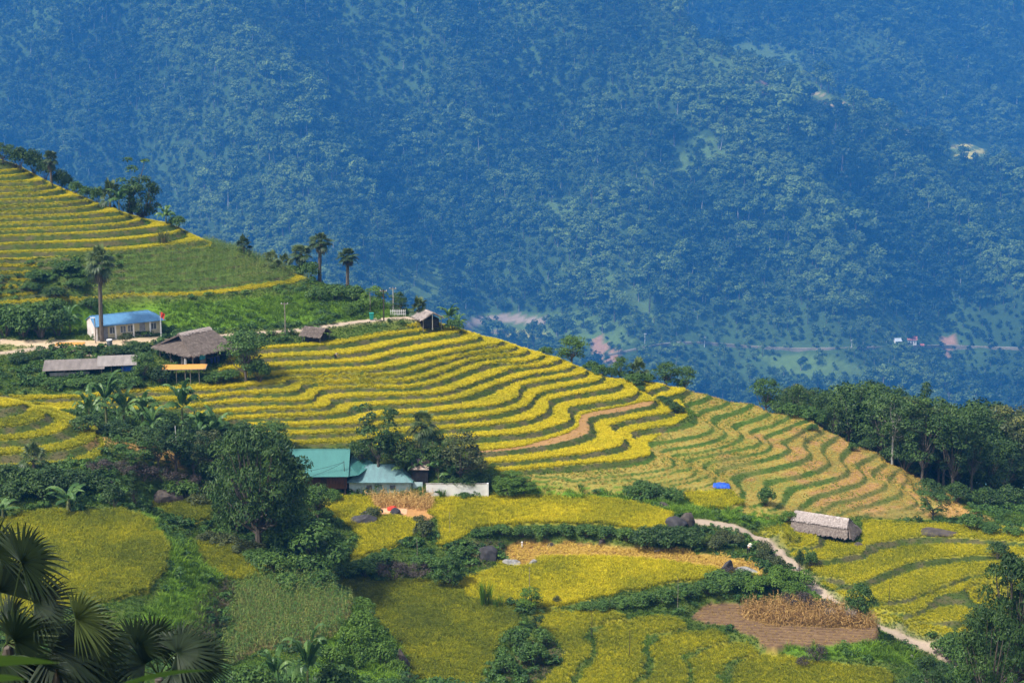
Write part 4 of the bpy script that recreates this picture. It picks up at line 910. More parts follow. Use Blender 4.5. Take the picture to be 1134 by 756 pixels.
def banana_leaf(mb, g, base, az, L, el0, W, var):
    t = np.linspace(0, 1, 12); el = el0 - (el0 + R(50)) * t ** 1.6 * g.uniform(0.7, 1.1); ds = L / 11
    p = np.cumsum(np.c_[np.cos(el) * math.cos(az), np.cos(el) * math.sin(az), np.sin(el)] * ds, axis=0) + base
    mb.tube(p, np.linspace(0.035, 0.006, 12), 4, min(1, var + 0.3)); sd = np.array([-math.sin(az), math.cos(az), 0]); wt = W * np.sin(np.clip(t * 1.02 + 0.02, 0, 1) ** 0.8 * math.pi) ** 0.6
    for s in (-1, 1):
        fold = g.uniform(0.05, 0.5)
        for q in range(1, 11):
            if g.uniform() < 0.08: continue
            tear = g.normal(0, 0.04, 2); a, b = p[q], p[q + 1]; oa = sd * s * wt[q] + (0, 0, -wt[q] * (fold + g.uniform(0, 0.25))); ob = sd * s * wt[q + 1] + (0, 0, -wt[q + 1] * (fold + g.uniform(0, 0.25)))
            mb.add([a, b, b + ob + (b - a) * (0.2 + tear[0]), a + oa + (b - a) * (0.25 + tear[1])], [(0, 1, 2, 3)], var + g.normal(0, 0.07))
def banana_kind(name, seed, h, nl, L):
    g = np.random.default_rng(seed); sb = MB(); sb.tube([(0, 0, -0.3), (0.03, 0, h * 0.5), (0.06, 0.02, h)], [0.16, 0.13, 0.08], 8); lb = MB()
    for k in range(nl): banana_leaf(lb, g, np.array([0.06, 0.02, h - 0.1]), k * 2.4 + g.normal(0, 0.3), L * g.uniform(0.8, 1.1), R(g.uniform(25, 84)), 0.30 * L / 2.2, 0.5 + g.normal(0, 0.12))
    kind(name, ([('stem', sb.mesh('stem', M_bstem)), ('leaves', lb.mesh('leaves', M_banana))], h + L * 0.62, L))
banana_kind('banana_a', 451, 1.0, 13, 2.4); banana_kind('banana_b', 452, 1.4, 14, 2.6); banana_kind('banana_c', 453, 1.1, 8, 2.0)
def reed_kind(name, seed, mat, h=2.2, n=60):
    me = tuft(seed, n, h, 0.45, 0.55, 0.07, 4, 0.3, 0.7, 0.3, mat); sm = tuft(seed + 1, 10, h * 0.6, 0.3, 0.1, 0.03, 2, 0.2, 0.4, 0.2, M_dry)
    kind(name, ([('foliage', me), ('stems', sm)], h * 0.8, 0.8))
reed_kind('reeds', 461, M_grass); reed_kind('reeds_grey', 463, M_olive)
PROTO = {}
NAME = {'palm_tall': 'fan_palm', 'palm_mid': 'fan_palm', 'palm_low': 'fan_palm', 'banana_a': 'banana_plant', 'banana_b': 'banana_plant', 'banana_c': 'banana_plant', 'conifer': 'conifer_tree', 'reeds': 'reed_clump', 'reeds_grey': 'reed_clump'}
CATN = {'fan_palm': 'palm', 'banana_plant': 'banana plant', 'conifer_tree': 'tree', 'reed_clump': 'reeds', 'shrub': 'shrub', 'broadleaf_tree': 'tree'}
def plant(kd, loc, h, label, rz=None, group=None, wide=1.0):
    parts, H0_, r_ = KIND[kd]; nm = NAME.get(kd, 'shrub' if kd.startswith('shrub') else 'broadleaf_tree'); s = h / H0_
    rz = random.uniform(0, 6.283) if rz is None else rz
    if kd not in PROTO:
        o = thing(nm, loc, label, CATN[nm], rz, group); o.scale = (s * wide, s * wide, s)
        for pn, me in parts:
            c = bpy.data.objects.new(pn, me); COL.objects.link(c); c.parent = o
        PROTO[kd] = o; return o
    o = dup(PROTO[kd], loc, rz, (s * wide, s * wide, s), label)
    if group: o['group'] = group
    elif 'group' in o: del o['group']
    return o
def mpp(v): return (v.y * CT - v.z * ST) / F        # metres per photo pixel at a point
def at(kd, px, py, hpx, label, group=None, wide=1.0, push=0.0, rz=None, wpx=None):
    """stand a plant where the photo's base pixel meets the ground, hpx pixels tall (push: metres farther, for feet hidden behind a crest)"""
    v = ground(px, py)
    if kd.startswith('shrub'): push = min(push, 0.4)
    if push: y = v.y + push; x = v.x * y / v.y; v = Vector((x, y, float(height(x, y))))
    # keep the top where it belongs when the foot is hidden lower down
    rx, t = ray(px, py - hpx); top = -float(t) * v.y; h = max(0.5, min(top - v.z, 1.5 * hpx * mpp(v)) if push else hpx * mpp(v) * 1.03)
    if wpx: wide = (wpx * mpp(v) / 2) / (KIND[kd][2] * h / KIND[kd][1])
    return plant(kd, v + Vector((0, 0, -0.05)), h, label, rz, group, wide)
# ------------------------------------------------------------------ where each plant stands
# crest of the left hill
at('round_b', 3, 186, 28, 'dark tree cut by the left edge on top of the hill', wpx=34, push=2)
for x, y, h, w in [(22, 189, 26, 26), (38, 191, 26, 24), (50, 199, 22, 22), (68, 207, 20, 22), (76, 212, 18, 18)]:
    at('shrub_dark', x, y, h, 'dark shrub in the row on the hilltop beside the short palm', 'shrubs on the hilltop', wpx=w, push=1.0)
at('palm_mid', 57, 205, 41, 'slim palm with a tight mop of fronds on the hilltop at far left', push=1, wide=0.8)
for x, y, h, w in [(84, 215, 14, 18), (96, 219, 13, 20), (108, 223, 16, 20)]:
    at('shrub_mid', x, y, h, 'low bush on the hill crest between the slim palm and the dome shaped tree', 'low bushes on the hill crest', wpx=w, push=1.0)
at('palm_low', 122, 231, 36, 'bushy stemless palm left of the dome shaped tree on the crest', wpx=34, push=1.2)
at('banana_b', 132, 236, 30, 'banana plant in front of the dome shaped tree on the crest', wpx=34, push=0.8)
at('thin', 146, 238, 62, 'thin tree with a sparse tilted crown rising behind the dome shaped tree', wpx=44, push=2.5)
at('dome', 158, 243, 48, 'dark dome shaped tree on the crest of the left hill', wpx=46, push=2.0)
at('banana_a', 184, 250, 26, 'banana plant right of the dome shaped tree', wpx=30, push=1.2)
at('shrub_mid', 196, 254, 15, 'bush at the right end of the tree group on the crest', wpx=24, push=1.0)
at('reeds_grey', 181, 270, 17, 'grey spiky clump among the thin rice rows of the left hill', wpx=18)
at('palm_low', 270, 283, 25, 'low palm standing alone on the crest behind the corn', wpx=24, push=1.5)
at('palm_low', 302, 297, 22, 'low palm at the left end of the palm group', wpx=30, push=1.5)
at('palm_low', 316, 299, 20, 'second low palm from the left in the palm group', wpx=26, push=2.5)
at('palm_mid', 333, 303, 34, 'middle sized palm left of the tallest palm', wpx=34, push=2)
at('palm_tall', 354, 312, 56, 'tallest palm of the group with a skirt of dead fronds', wpx=33, push=2)
at('palm_tall', 385, 321, 48, 'lone palm standing right of the palm group', wpx=30, push=1.0)
at('shrub_mid', 343, 308, 18, 'bush between the trunks of the palm group', wpx=28, push=2.5)
at('shrub_bright', 326, 303, 10, 'pale green bush at the edge of the corn below the palms', wpx=22)
at('palm_tall', 113, 378, 108, 'big shaggy palm standing in front of the blue roofed school', wpx=38)
# bank above the road
for x, y, h, w in [(352, 334, 16, 30), (372, 332, 15, 34), (392, 334, 18, 30)]:
    at('shrub_mid', x, y, h, 'round bush on the bank below the lone palm', 'bushes on the bank above the road', wpx=w)
at('bright', 413, 343, 26, 'light green tree on the bank above the road', wpx=34)
at('shrub_bright', 400, 347, 16, 'bright bush on the bank beside the teal bin', wpx=26)
at('shrub_bright', 388, 350, 14, 'bright bush at the roadside left of the teal bin', wpx=26)
at('dome', 441, 349, 26, 'small round dark tree between the two grey poles by the road', wpx=24, push=1)
at('palm_low', 463, 352, 26, 'dark palm behind the gabled hut at the road end', wpx=30, push=1)
at('banana_b', 497, 362, 25, 'banana clump right of the gabled hut', wpx=34, push=2.0)
at('banana_a', 508, 365, 20, 'smaller banana plant at the crest right of the gabled hut', wpx=24, push=2.0)
at('shrub_mid', 503, 367, 13, 'bush under the banana plants at the crest', wpx=26, push=1.5)
# crest of the terraces
at('round_a', 633, 403, 31, 'round green tree standing alone behind the terrace crest', wpx=42, push=2)
for x, y, h, w in [(604, 392, 8, 22), (655, 410, 10, 22), (664, 413, 9, 22), (676, 416, 10, 20)]:
    at('shrub_mid', x, y, h, 'low bush on the crest beside the lone round tree', 'low bushes on the terrace crest', wpx=w, push=1.2)
at('round_a', 687, 413, 19, 'small tree left of the bushy palm on the terrace crest', wpx=24, push=2)
at('palm_low', 707, 416, 22, 'bushy palm on the terrace crest', wpx=36, push=2.5)
at('round_a', 738, 424, 23, 'left one of two round trees where the rice ends on the crest', wpx=34, push=2.5)
at('round_a', 758, 428, 22, 'right one of two round trees where the rice ends on the crest', wpx=30, push=2.5)
for x, y, h, w in [(704, 426, 12, 26), (716, 424, 11, 24), (698, 422, 8, 20), (709, 434, 7, 16)]:
    at('shrub_mid', x, y, h, 'green bush growing into the top rice terraces by the bushy palm', 'bushes at the top rice terraces', wpx=w)
for x, y, h, w in [(733, 446, 8, 18), (740, 450, 8, 16), (748, 456, 11, 16), (753, 458, 9, 14)]:
    at('shrub_dark', x, y, h, 'dark bush on the ridge between the rice and the harvested steps', 'bushes on the terrace ridge', wpx=w)
at('round_a', 848, 452, 33, 'tree behind the crest at the left end of the wood', wpx=40, push=5)
at('sapling', 890, 488, 12, 'tiny cone shaped tree on the harvested terraces', wpx=7)
at('shrub_mid', 848, 560, 20, 'leafy bush at the foot of the bare brown field', wpx=24)
at('shrub_bright', 872, 578, 12, 'bright bush left of the long thatched hut', wpx=22)
for x, y, h, w in [(895, 452, 10, 40), (875, 450, 9, 30), (905, 460, 9, 24), (900, 478, 9, 16), (944, 500, 10, 14)]:
    at('shrub_mid', x, y, h, 'green bush on the edge between terraces and wood', 'bushes along the wood edge', wpx=w, push=1.0)
# the wood below the terraces
gy_edge = [(870, 455), (905, 468), (930, 482), (976, 500), (1004, 520), (1026, 548), (1052, 556), (1140, 556), (1330, 556)]
ge = [(px, ground(px, py).y + 3.0) for px, py in gy_edge]
topline = [(850, 424), (890, 422), (915, 425), (945, 418), (975, 425), (1000, 432), (1040, 445), (1062, 447), (1085, 440), (1110, 447), (1140, 442), (1330, 442)]
g = np.random.default_rng(99); placed = []; n_try = 0
WG = 'trees of the wood below the terraces'
while len(placed) < 135 and n_try < 9000:
    n_try += 1; px = g.uniform(868, 1290); Y = g.uniform(236, 316); yb = np.interp(px, [e[0] for e in ge], [e[1] for e in ge])
    if Y < yb or Y > yb + 66: continue
    x = float(ray(px, 500)[0]) * Y
    if any((x - a) ** 2 + (Y - b) ** 2 < 3.9 ** 2 for a, b in placed): continue
    z = float(height(x, Y)); ppx, ppy = project(x, Y, z); tl = np.interp(ppx, [e[0] for e in topline], [e[1] for e in topline])
    rx, t = ray(ppx, tl + abs(g.normal(0, 8)) + 1); hmax = -float(t) * Y - z
    h = min(hmax, g.uniform(9.5, 15.5))
    if h < 5.0: continue
    placed.append((x, Y)); kd = ['wood_a', 'wood_b', 'wood_c', 'wood_d', 'wood_a', 'wood_c'][int(g.integers(6))]
    lab = {'wood_a': 'tall dark rounded tree in the wood right of the terraces', 'wood_b': 'tall dark layered tree in the wood right of the terraces', 'wood_c': 'dark broad crowned tree in the wood right of the terraces', 'wood_d': 'olive toned tree in the wood right of the terraces'}[kd]
    plant(kd, Vector((x, Y, z - 0.2)), h, lab, None, {'wood_a': 'dark rounded', 'wood_b': 'dark layered', 'wood_c': 'dark broad', 'wood_d': 'olive toned'}[kd] + ' ' + WG, g.uniform(0.85, 1.15))
at('conifer', 1020, 520, 96, 'pointed dark conifer rising above the wood', wpx=46, push=10)
at('conifer', 1037, 530, 86, 'lower conifer right of the pointed one in the wood', wpx=40, push=12)
at('wood_pale', 988, 512, 76, 'tall tree with a bare pale trunk at the front of the wood', push=3, wpx=44)
for x, y, h, w in [(1012, 524, 14, 26), (1028, 548, 18, 30), (1058, 556, 22, 34), (1090, 560, 20, 40), (1118, 560, 22, 40), (985, 508, 14, 24), (960, 497, 12, 22), (1040, 555, 14, 24), (1002, 512, 24, 40), (1020, 520, 26, 44), (1046, 540, 28, 46), (1074, 548, 30, 50), (1104, 550, 30, 50), (1130, 552, 30, 50), (1165, 556, 30, 60), (1200, 556, 30, 60), (1240, 556, 30, 60)]:
    at('shrub_dark', x, y, h, 'dark undergrowth bush at the foot of the wood', 'undergrowth bushes of the wood', wpx=w, push=1.5)
at('airy', 1032, 577, 38, 'small open tree in front of the orange bank by the wood', wpx=40)
at('shrub_mid', 1074, 585, 16, 'leafy bush on the orange bank below the wood', wpx=32)
at('shrub_mid', 1095, 589, 10, 'low bush at the back edge of the rice on the far right', wpx=34)
at('shrub_mid', 1122, 592, 9, 'low bush beside the far right corner of the back rice field', wpx=28)
# east fields and lower right
at('shrub_dark', 1104, 618, 19, 'round dark bush standing in the rice at the right', wpx=26)
at('shrub_dark', 885, 632, 24, 'narrow dark bush at the roadside bend', wpx=12)
at('shrub_mid', 897, 628, 18, 'bush right of the narrow dark one at the roadside bend', wpx=20)
at('spread', 952, 684, 40, 'bushy green tree on the edge of the road', wpx=38)
at('round_b', 1080, 704, 36, 'small dark tree at the end of the lowest rice strip', wpx=32)
at('weeping', 1122, 778, 165, 'big dark drooping tree at the right edge', wpx=112)
at('weeping_b', 1092, 790, 118, 'lower dark drooping tree left of the big one at the right edge', wpx=84)
at('weeping_b', 1150, 740, 130, 'dark tree cut by the right edge of the photo', wpx=90)
for x, y, h, w in [(1046, 728, 22, 34), (1064, 738, 24, 34), (1076, 752, 34, 40), (1056, 716, 16, 26), (1090, 726, 30, 40), (1112, 748, 30, 44), (1130, 756, 30, 40), (1070, 772, 40, 44)]:
    at('shrub_mid', x, y, h, 'leafy bush in the thicket at the lower right corner', 'thicket at the lower right corner', wpx=w)
at('round_b', 1028, 774, 48, 'dark tree at the bottom edge beside the end of the road', wpx=46)
at('shrub_dark', 1003, 770, 18, 'small dark bush at the bottom edge right of the rice strips', wpx=26)
at('shrub_dusky', 905, 733, 20, 'greyish brown bush below the ploughed field', wpx=30)
at('shrub_dusky', 890, 738, 12, 'low brown bush left of the greyish one below the ploughed field', wpx=22)
# banks of the middle fields
for x, y, h, w in [(540, 592, 9, 24), (556, 592, 11, 26), (578, 594, 12, 28), (602, 594, 12, 30), (626, 593, 12, 28), (650, 594, 13, 30), (672, 596, 13, 28), (694, 599, 14, 28)]:
    at('shrub_mid', x, y, h, 'bush of the green hedge along the bank left of the boulder', 'hedge on the middle bank', wpx=w)
for x, y, h, w in [(716, 606, 22, 40), (742, 608, 24, 44), (768, 606, 20, 36), (752, 598, 16, 34), (730, 597, 15, 30)]:
    at('shrub_dark', x, y, h, 'dark bush overgrowing the bank below the black boulder', 'bushes below the black boulder', wpx=w)
at('conifer', 771, 606, 28, 'small pointed dark bush right of the black boulder', wpx=16)
for x, y, h, w in [(792, 608, 14, 34), (812, 602, 12, 28), (846, 612, 13, 26), (800, 598, 12, 26), (858, 628, 14, 26), (846, 620, 12, 24)]:
    at('shrub_olive', x, y, h, 'olive bush on the slope between the middle field and the road', 'bushes on the slope below the road', wpx=w)
for x, y, h, w in [(864, 644, 18, 36), (886, 650, 20, 36), (852, 654, 18, 38), (836, 656, 18, 36), (880, 662, 18, 34), (898, 668, 14, 26)]:
    at('shrub_bright', x, y, h, 'bright leafy bush on the mound beside the road', 'bushes on the roadside mound', wpx=w)
at('shrub_dusky', 884, 672, 17, 'dark brownish bush above the dry corn', wpx=44)
at('shrub_dusky', 908, 676, 12, 'dead brown bush above the dry corn beside the road', wpx=30)
for x, y, h, w in [(690, 674, 13, 30), (712, 671, 15, 32), (736, 667, 15, 32), (760, 662, 15, 32), (784, 658, 16, 34), (808, 655, 17, 34), (822, 646, 14, 34), (796, 646, 14, 36), (668, 675, 9, 26), (648, 675, 8, 24)]:
    at('shrub_mid', x, y, h, 'bush of the green strip below the middle rice field', 'bushes below the middle field', wpx=w)
at('shrub_dusky', 812, 640, 12, 'dusky bush behind the pale slab at the end of the middle field', wpx=40)
at('shrub_olive', 617, 668, 9, 'small grey tuft at the front edge of the middle rice field', wpx=12)
at('bright', 586, 676, 28, 'small yellow green tree in front of the middle rice field', wpx=30)
at('reeds', 538, 672, 34, 'upright reed clump at the corner of the nearest rice field', wpx=22)
at('reeds', 551, 674, 16, 'shorter reed tuft beside the upright clump', wpx=16)
at('spread', 496, 648, 34, 'small spreading tree at the foot of the bank in the centre', wpx=44)
for x, y, h, w in [(404, 638, 18, 40), (436, 642, 20, 46), (462, 640, 16, 40), (472, 630, 16, 36), (508, 618, 14, 30), (420, 626, 14, 36)]:
    at('shrub_dusky' if x in (436, 462) else 'shrub_mid', x, y, h, 'brownish bush on the bank above the nearest rice field' if x in (436, 462) else 'green bush on the bank above the nearest rice field', 'brownish bank bushes' if x in (436, 462) else 'green bank bushes in the centre', wpx=w)
at('shrub_olive', 470, 596, 22, 'grey green bush between the two upper rice fields', wpx=32)
at('shrub_olive', 465, 578, 8, 'small grey bush at the end of the dry corn plot', wpx=18)
at('shrub_olive', 412, 574, 12, 'grey bush beside the dark flat boulders', wpx=30)
for x, y, h, w in [(572, 720, 26, 40), (588, 735, 24, 40), (560, 745, 20, 36), (600, 716, 20, 26)]:
    at('shrub_mid', x, y, h, 'bush on the dark bank at the bottom centre', 'bushes on the bottom centre bank', wpx=w)
at('airy_dark', 594, 700, 26, 'slender sapling on the bank at the bottom centre', wpx=18)
# round the green roofed house
at('weeping', 285, 612, 138, 'big dark drooping tree in front of the green roofed house', wpx=128)
at('weeping_b', 316, 600, 78, 'dark tree at the right shoulder of the big drooping tree', wpx=62)
at('weeping_b', 262, 590, 70, 'dark tree at the left shoulder of the big drooping tree', wpx=60)
at('spread', 345, 642, 68, 'wide leafy tree with yellowish tips below the big drooping tree', wpx=94)
at('bright', 322, 620, 60, 'lighter leafy tree between the drooping tree and the wide one', wpx=52)
at('round_a', 322, 552, 46, 'green tree touching the left end of the green roof', wpx=44)
at('round_a', 352, 578, 42, 'dark leafy tree in front of the wooden wall', wpx=42)
at('shrub_bright', 368, 556, 14, 'green bush at the wooden wall of the house', wpx=24)
for x, y, h, w in [(330, 640, 26, 44), (356, 652, 20, 40), (300, 634, 22, 44), (320, 655, 20, 40), (284, 622, 14, 40)]:
    at('shrub_mid', x, y, h, 'green bush under the wide leafy tree', 'bushes under the wide tree', wpx=w)
at('airy_dark', 420, 524, 80, 'tall irregular tree behind the low house', wpx=50)
at('round_b', 442, 524, 46, 'dark tree between the tall irregular tree and the palm', wpx=48)
at('palm_mid', 469, 522, 72, 'fan palm standing above the white wall', wpx=40)
at('round_b', 484, 522, 44, 'dark tree right of the fan palm above the white wall', wpx=44)
at('olive', 510, 531, 52, 'grey olive tree behind the right end of the white wall', wpx=66)
at('round_b', 400, 518, 32, 'dark tree behind the green side roof', wpx=34)
for x, y, h, w, l in [(447, 530, 26, 34, 'banana plant right behind the low house roof'), (462, 531, 26, 32, 'banana plant left of the fan palm behind the white wall'), (486, 533, 30, 34, 'banana plant with pale leaves right of the fan palm'), (499, 536, 24, 32, 'drooping banana plant in front of the grey olive tree')]:
    at('banana_b', x, y, h, l, wpx=w)
for x, y, h, w in [(500, 539, 12, 30), (520, 539, 14, 30), (534, 538, 14, 26)]:
    at('shrub_dark', x, y, h, 'dark bush standing close behind the white wall', 'bushes behind the white wall', wpx=w)
for x, y, h, w in [(468, 553, 9, 18), (490, 553, 14, 12), (515, 553, 8, 18), (528, 553, 7, 14), (394, 548, 9, 14)]:
    at('shrub_mid' if w > 14 else 'reeds', x, y, h, 'bush growing along the foot of the white wall' if w > 14 else 'upright green clump at the foot of the wall', 'bushes at the wall foot' if w > 14 else 'clumps at the wall foot', wpx=w)
for x, y, h, w in [(562, 550, 20, 30), (580, 546, 17, 36), (566, 541, 20, 32), (553, 544, 18, 18)]:
    at('bright', x, y, h, 'leafy yellow green bush right of the white wall', 'leafy bushes right of the white wall', wpx=w)
for x, y, h, w in [(700, 552, 15, 30), (722, 553, 17, 36), (744, 556, 16, 36), (712, 544, 12, 30)]:
    at('shrub_mid', x, y, h, 'round bush in the green patch below the terraces', 'round bushes below the terraces', wpx=w)
# round the thatched house and the gully
at('round_a', 272, 422, 56, 'round leafy tree right of the big thatched house', wpx=56)
at('banana_a', 262, 392, 24, 'banana fronds rising above the round leafy tree by the thatched house', wpx=40)
at('shrub_mid', 288, 424, 26, 'bush at the right foot of the round leafy tree', wpx=30)
at('round_a', 160, 420, 30, 'leafy tree between the sheds and the thatched house', wpx=34)
at('shrub_dark', 178, 424, 20, 'dark bush under the drying platform on the left', wpx=30)
for x, y, h, w in [(120, 424, 11, 34), (90, 428, 9, 36), (60, 428, 9, 32), (145, 430, 12, 34), (240, 424, 12, 34), (256, 420, 11, 26)]:
    at('shrub_mid', x, y, h, 'low bush in front of the sheds and the thatched house', 'low bushes before the sheds', wpx=w)
for x, y, h, w in [(150, 392, 14, 34), (126, 394, 12, 30), (100, 392, 9, 24), (20, 402, 11, 30), (45, 398, 10, 26)]:
    at('shrub_dark', x, y, h, 'dark bush on the slope between the school road and the sheds', 'bushes between the road and the sheds', wpx=w)
at('shrub_olive', 138, 379, 9, 'small pale bush in front of the school', wpx=18)
at('sapling', 58, 390, 16, 'sapling at the fork of the footpaths', wpx=14)
for x, y, h, w in [(6, 372, 30, 44), (26, 374, 32, 44), (46, 374, 30, 40), (64, 372, 28, 36), (16, 362, 24, 40), (40, 360, 24, 40)]:
    at('shrub_mid', x, y, h, 'tall creeper covered bush left of the school', 'creeper covered bushes left of the school', wpx=w)
at('banana_a', 78, 370, 36, 'banana plant behind the white gable of the school', wpx=34)
at('shrub_dark', 60, 330, 12, 'dark bush among the small green steps of the left hill', wpx=30)
for x, y, h, w in [(40, 310, 10, 34), (75, 300, 10, 36), (98, 306, 10, 30), (34, 322, 9, 26), (85, 318, 9, 32), (62, 345, 14, 30), (100, 342, 12, 26)]:
    at('shrub_mid', x, y, h, 'bush on the overgrown steps left of the shaggy palm', 'bushes on the overgrown steps', wpx=w)
for x, y, h, w, k, l in [(100, 472, 40, 44, 'banana_a', 'leftmost banana plant of the grove below the sheds'), (118, 470, 46, 50, 'banana_b', 'tallest banana plant at the left of the grove below the sheds'), (138, 474, 44, 46, 'banana_a', 'banana plant with hanging leaves in the left half of the grove'), (158, 478, 38, 46, 'banana_b', 'banana plant in the middle of the grove below the sheds'), (170, 486, 34, 40, 'banana_a', 'small banana plant at the front of the grove'), (202, 476, 46, 44, 'banana_b', 'bright banana plant standing up in front of the rice edge'), (222, 488, 36, 46, 'banana_a', 'banana plant at the right of the grove near the round shrubs'), (240, 494, 34, 40, 'banana_b', 'rightmost banana plant of the grove')]:
    at(k, x, y, h * 1.2, l, wpx=w * 1.15)
for x, y, h, w in [(96, 478, 24, 40), (130, 484, 24, 44), (160, 492, 26, 44), (182, 480, 30, 40), (210, 492, 28, 46), (236, 484, 30, 44), (252, 496, 28, 44), (268, 490, 30, 44), (226, 508, 26, 40)]:
    at('shrub_dark', x, y, h * 0.75, 'dark bush filling the banana grove below the sheds', 'dark bushes of the banana grove', wpx=w)
at('airy_dark', 196, 524, 66, 'dark slender tree in front of the banana grove', wpx=44)
at('airy_dark', 176, 520, 50, 'smaller slender tree at the edge of the orange earth', wpx=34)
at('airy_dark', 214, 528, 44, 'leafy slender tree left of the big drooping tree', wpx=36)
at('round_b', 246, 540, 52, 'dark tree behind the left side of the big drooping tree', wpx=52)
at('olive', 232, 520, 44, 'grey green tree above the dusky thicket', wpx=48)
at('airy', 148, 520, 34, 'small open tree on the orange earth', wpx=36)
at('round_a', 300, 500, 34, 'green tree behind the ridge of the green roof', wpx=50)
at('shrub_olive', 280, 500, 26, 'grey bush left of the green tree above the house', wpx=46)
for x, y, h, w in [(112, 524, 16, 34), (134, 528, 18, 38), (158, 532, 20, 40), (182, 536, 18, 40), (206, 540, 16, 40), (228, 546, 14, 36)]:
    at('shrub_dusky', x, y, h, 'dusky brown bush in the thicket below the orange earth', 'dusky thicket below the orange earth', wpx=w)
for x, y, h, w in [(8, 544, 30, 46), (30, 546, 28, 44), (54, 546, 30, 46), (78, 548, 28, 44), (100, 546, 26, 40), (118, 552, 22, 36), (18, 556, 24, 40), (46, 552, 22, 40)]:
    at('shrub_dark', x, y, h, 'dark bush in the hedge above the nearest left field', 'dark hedge above the left field', wpx=w)
at('palm_low', 38, 520, 34, 'dark low palm below the round knoll', wpx=40)
at('banana_c', 76, 568, 34, 'low wide banana plant at the back of the left field', wpx=70)
at('banana_c', 4, 576, 26, 'banana plant cut by the left edge behind the palm fronds', wpx=50)
at('conifer', 149, 562, 42, 'upright dark bush between the left field and the dusky thicket', wpx=24)
at('shrub_dark', 126, 562, 26, 'dark bush left of the upright one behind the left field', wpx=26)
at('shrub_mid', 207, 553, 20, 'round green bush beside the dark domed boulder', wpx=36)
at('shrub_mid', 190, 545, 14, 'low bush behind the dark domed boulder', wpx=30)
at('shrub_olive', 220, 560, 14, 'olive bush at the left foot of the big drooping tree', wpx=30)
for x, y, h, w in [(228, 600, 12, 30), (250, 604, 14, 40), (276, 612, 14, 44)]:
    at('shrub_olive', x, y, h, 'low grey bush on the shelf in front of the big drooping tree', 'low bushes on the shelf', wpx=w)
for x, y, h, w in [(400, 700, 22, 40), (412, 716, 26, 40), (390, 716, 24, 40), (422, 736, 28, 44), (396, 740, 26, 44), (370, 736, 24, 44), (400, 678, 16, 34), (440, 750, 20, 30)]:
    at('shrub_bright', x, y, h, 'bright bush on the bank between the corn field and the nearest rice', 'bushes on the corn field bank', wpx=w)
at('banana_b', 341, 780, 88, 'dark banana plant at the bottom edge below the corn field', wpx=66)
at('banana_a', 306, 770, 62, 'banana plant with one raised leaf left of the dark one', wpx=50)
at('shrub_mid', 372, 778, 44, 'leafy bush at the bottom edge right of the banana plants', wpx=60)
at('shrub_mid', 280, 772, 36, 'leafy bush at the bottom edge left of the banana plants', wpx=56)
at('banana_c', 183, 742, 52, 'young banana plant with one upright bright leaf near the foreground palm', wpx=40)
at('banana_c', 214, 752, 44, 'low banana plant on the slope below the brown bank', wpx=60)

# the fan palm in front of the viewer: every frond a part
def near_palm(px, py, Y, fronds, label, seed, trunk_top=(0, 0)):
    g = np.random.default_rng(seed); hub = at_depth(px, py, Y); base = Vector((hub.x, hub.y, float(height(hub.x, hub.y)))); o = thing('fan_palm', base, label, 'palm')
    tb = MB(); hz = hub.z - base.z; tb.tube([(0, 0, -0.4), (0.03, 0, hz * 0.5), (0, 0, hz - 0.1)], [0.2, 0.17, 0.14], 10); tb.obj('trunk', M_bark, o)
    for fx_, fy_, ang, rad, dy, var, dead in fronds:
        c = at_depth(fx_, fy_, Y + dy) - base; m = mpp(hub); h = Vector((0, 0, hz)); mb = MB()
        mid = (h + c) / 2 + Vector((0, 0, 0.12)); mb.tube([h, mid, c], [0.03, 0.022, 0.016], 5, 0.7 if not dead else 0.4)
        ax = np.array([math.cos(R(ang)), g.normal(0, 0.35), math.sin(R(ang))]); fan(mb, np.array(c), ax, np.array([g.normal(0, 0.45), -1, 0.55 + g.normal(0, 0.45)]) if not dead else np.array([0.1, -0.35, 1.0]), rad * m * 1.15, 50, R(g.uniform(95, 122)), 0.22 if not dead else 0.5, g, var * 0.6)
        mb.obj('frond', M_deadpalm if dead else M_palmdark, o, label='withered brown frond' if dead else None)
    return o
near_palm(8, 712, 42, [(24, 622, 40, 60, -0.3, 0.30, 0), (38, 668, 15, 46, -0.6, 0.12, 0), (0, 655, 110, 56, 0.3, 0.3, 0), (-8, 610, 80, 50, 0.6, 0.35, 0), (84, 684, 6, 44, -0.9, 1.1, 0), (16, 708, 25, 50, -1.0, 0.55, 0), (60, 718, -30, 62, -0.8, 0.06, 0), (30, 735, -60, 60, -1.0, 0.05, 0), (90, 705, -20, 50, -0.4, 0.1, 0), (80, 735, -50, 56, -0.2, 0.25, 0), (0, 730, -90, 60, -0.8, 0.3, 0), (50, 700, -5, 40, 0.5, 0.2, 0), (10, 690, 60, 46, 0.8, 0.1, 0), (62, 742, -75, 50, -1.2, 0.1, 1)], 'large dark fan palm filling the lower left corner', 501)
near_palm(176, 748, 54, [(150, 716, 80, 42, -0.3, 0.3, 0), (170, 712, 60, 44, 0.3, 0.22, 0), (196, 722, 25, 46, -0.5, 0.28, 0), (214, 730, 5, 42, -0.3, 0.35, 0), (160, 735, 130, 44, -0.6, 0.12, 0), (190, 745, -20, 42, -0.8, 0.1, 0), (140, 745, 160, 36, -0.2, 0.35, 0)], 'smaller fan palm at the bottom edge right of the large one', 502)
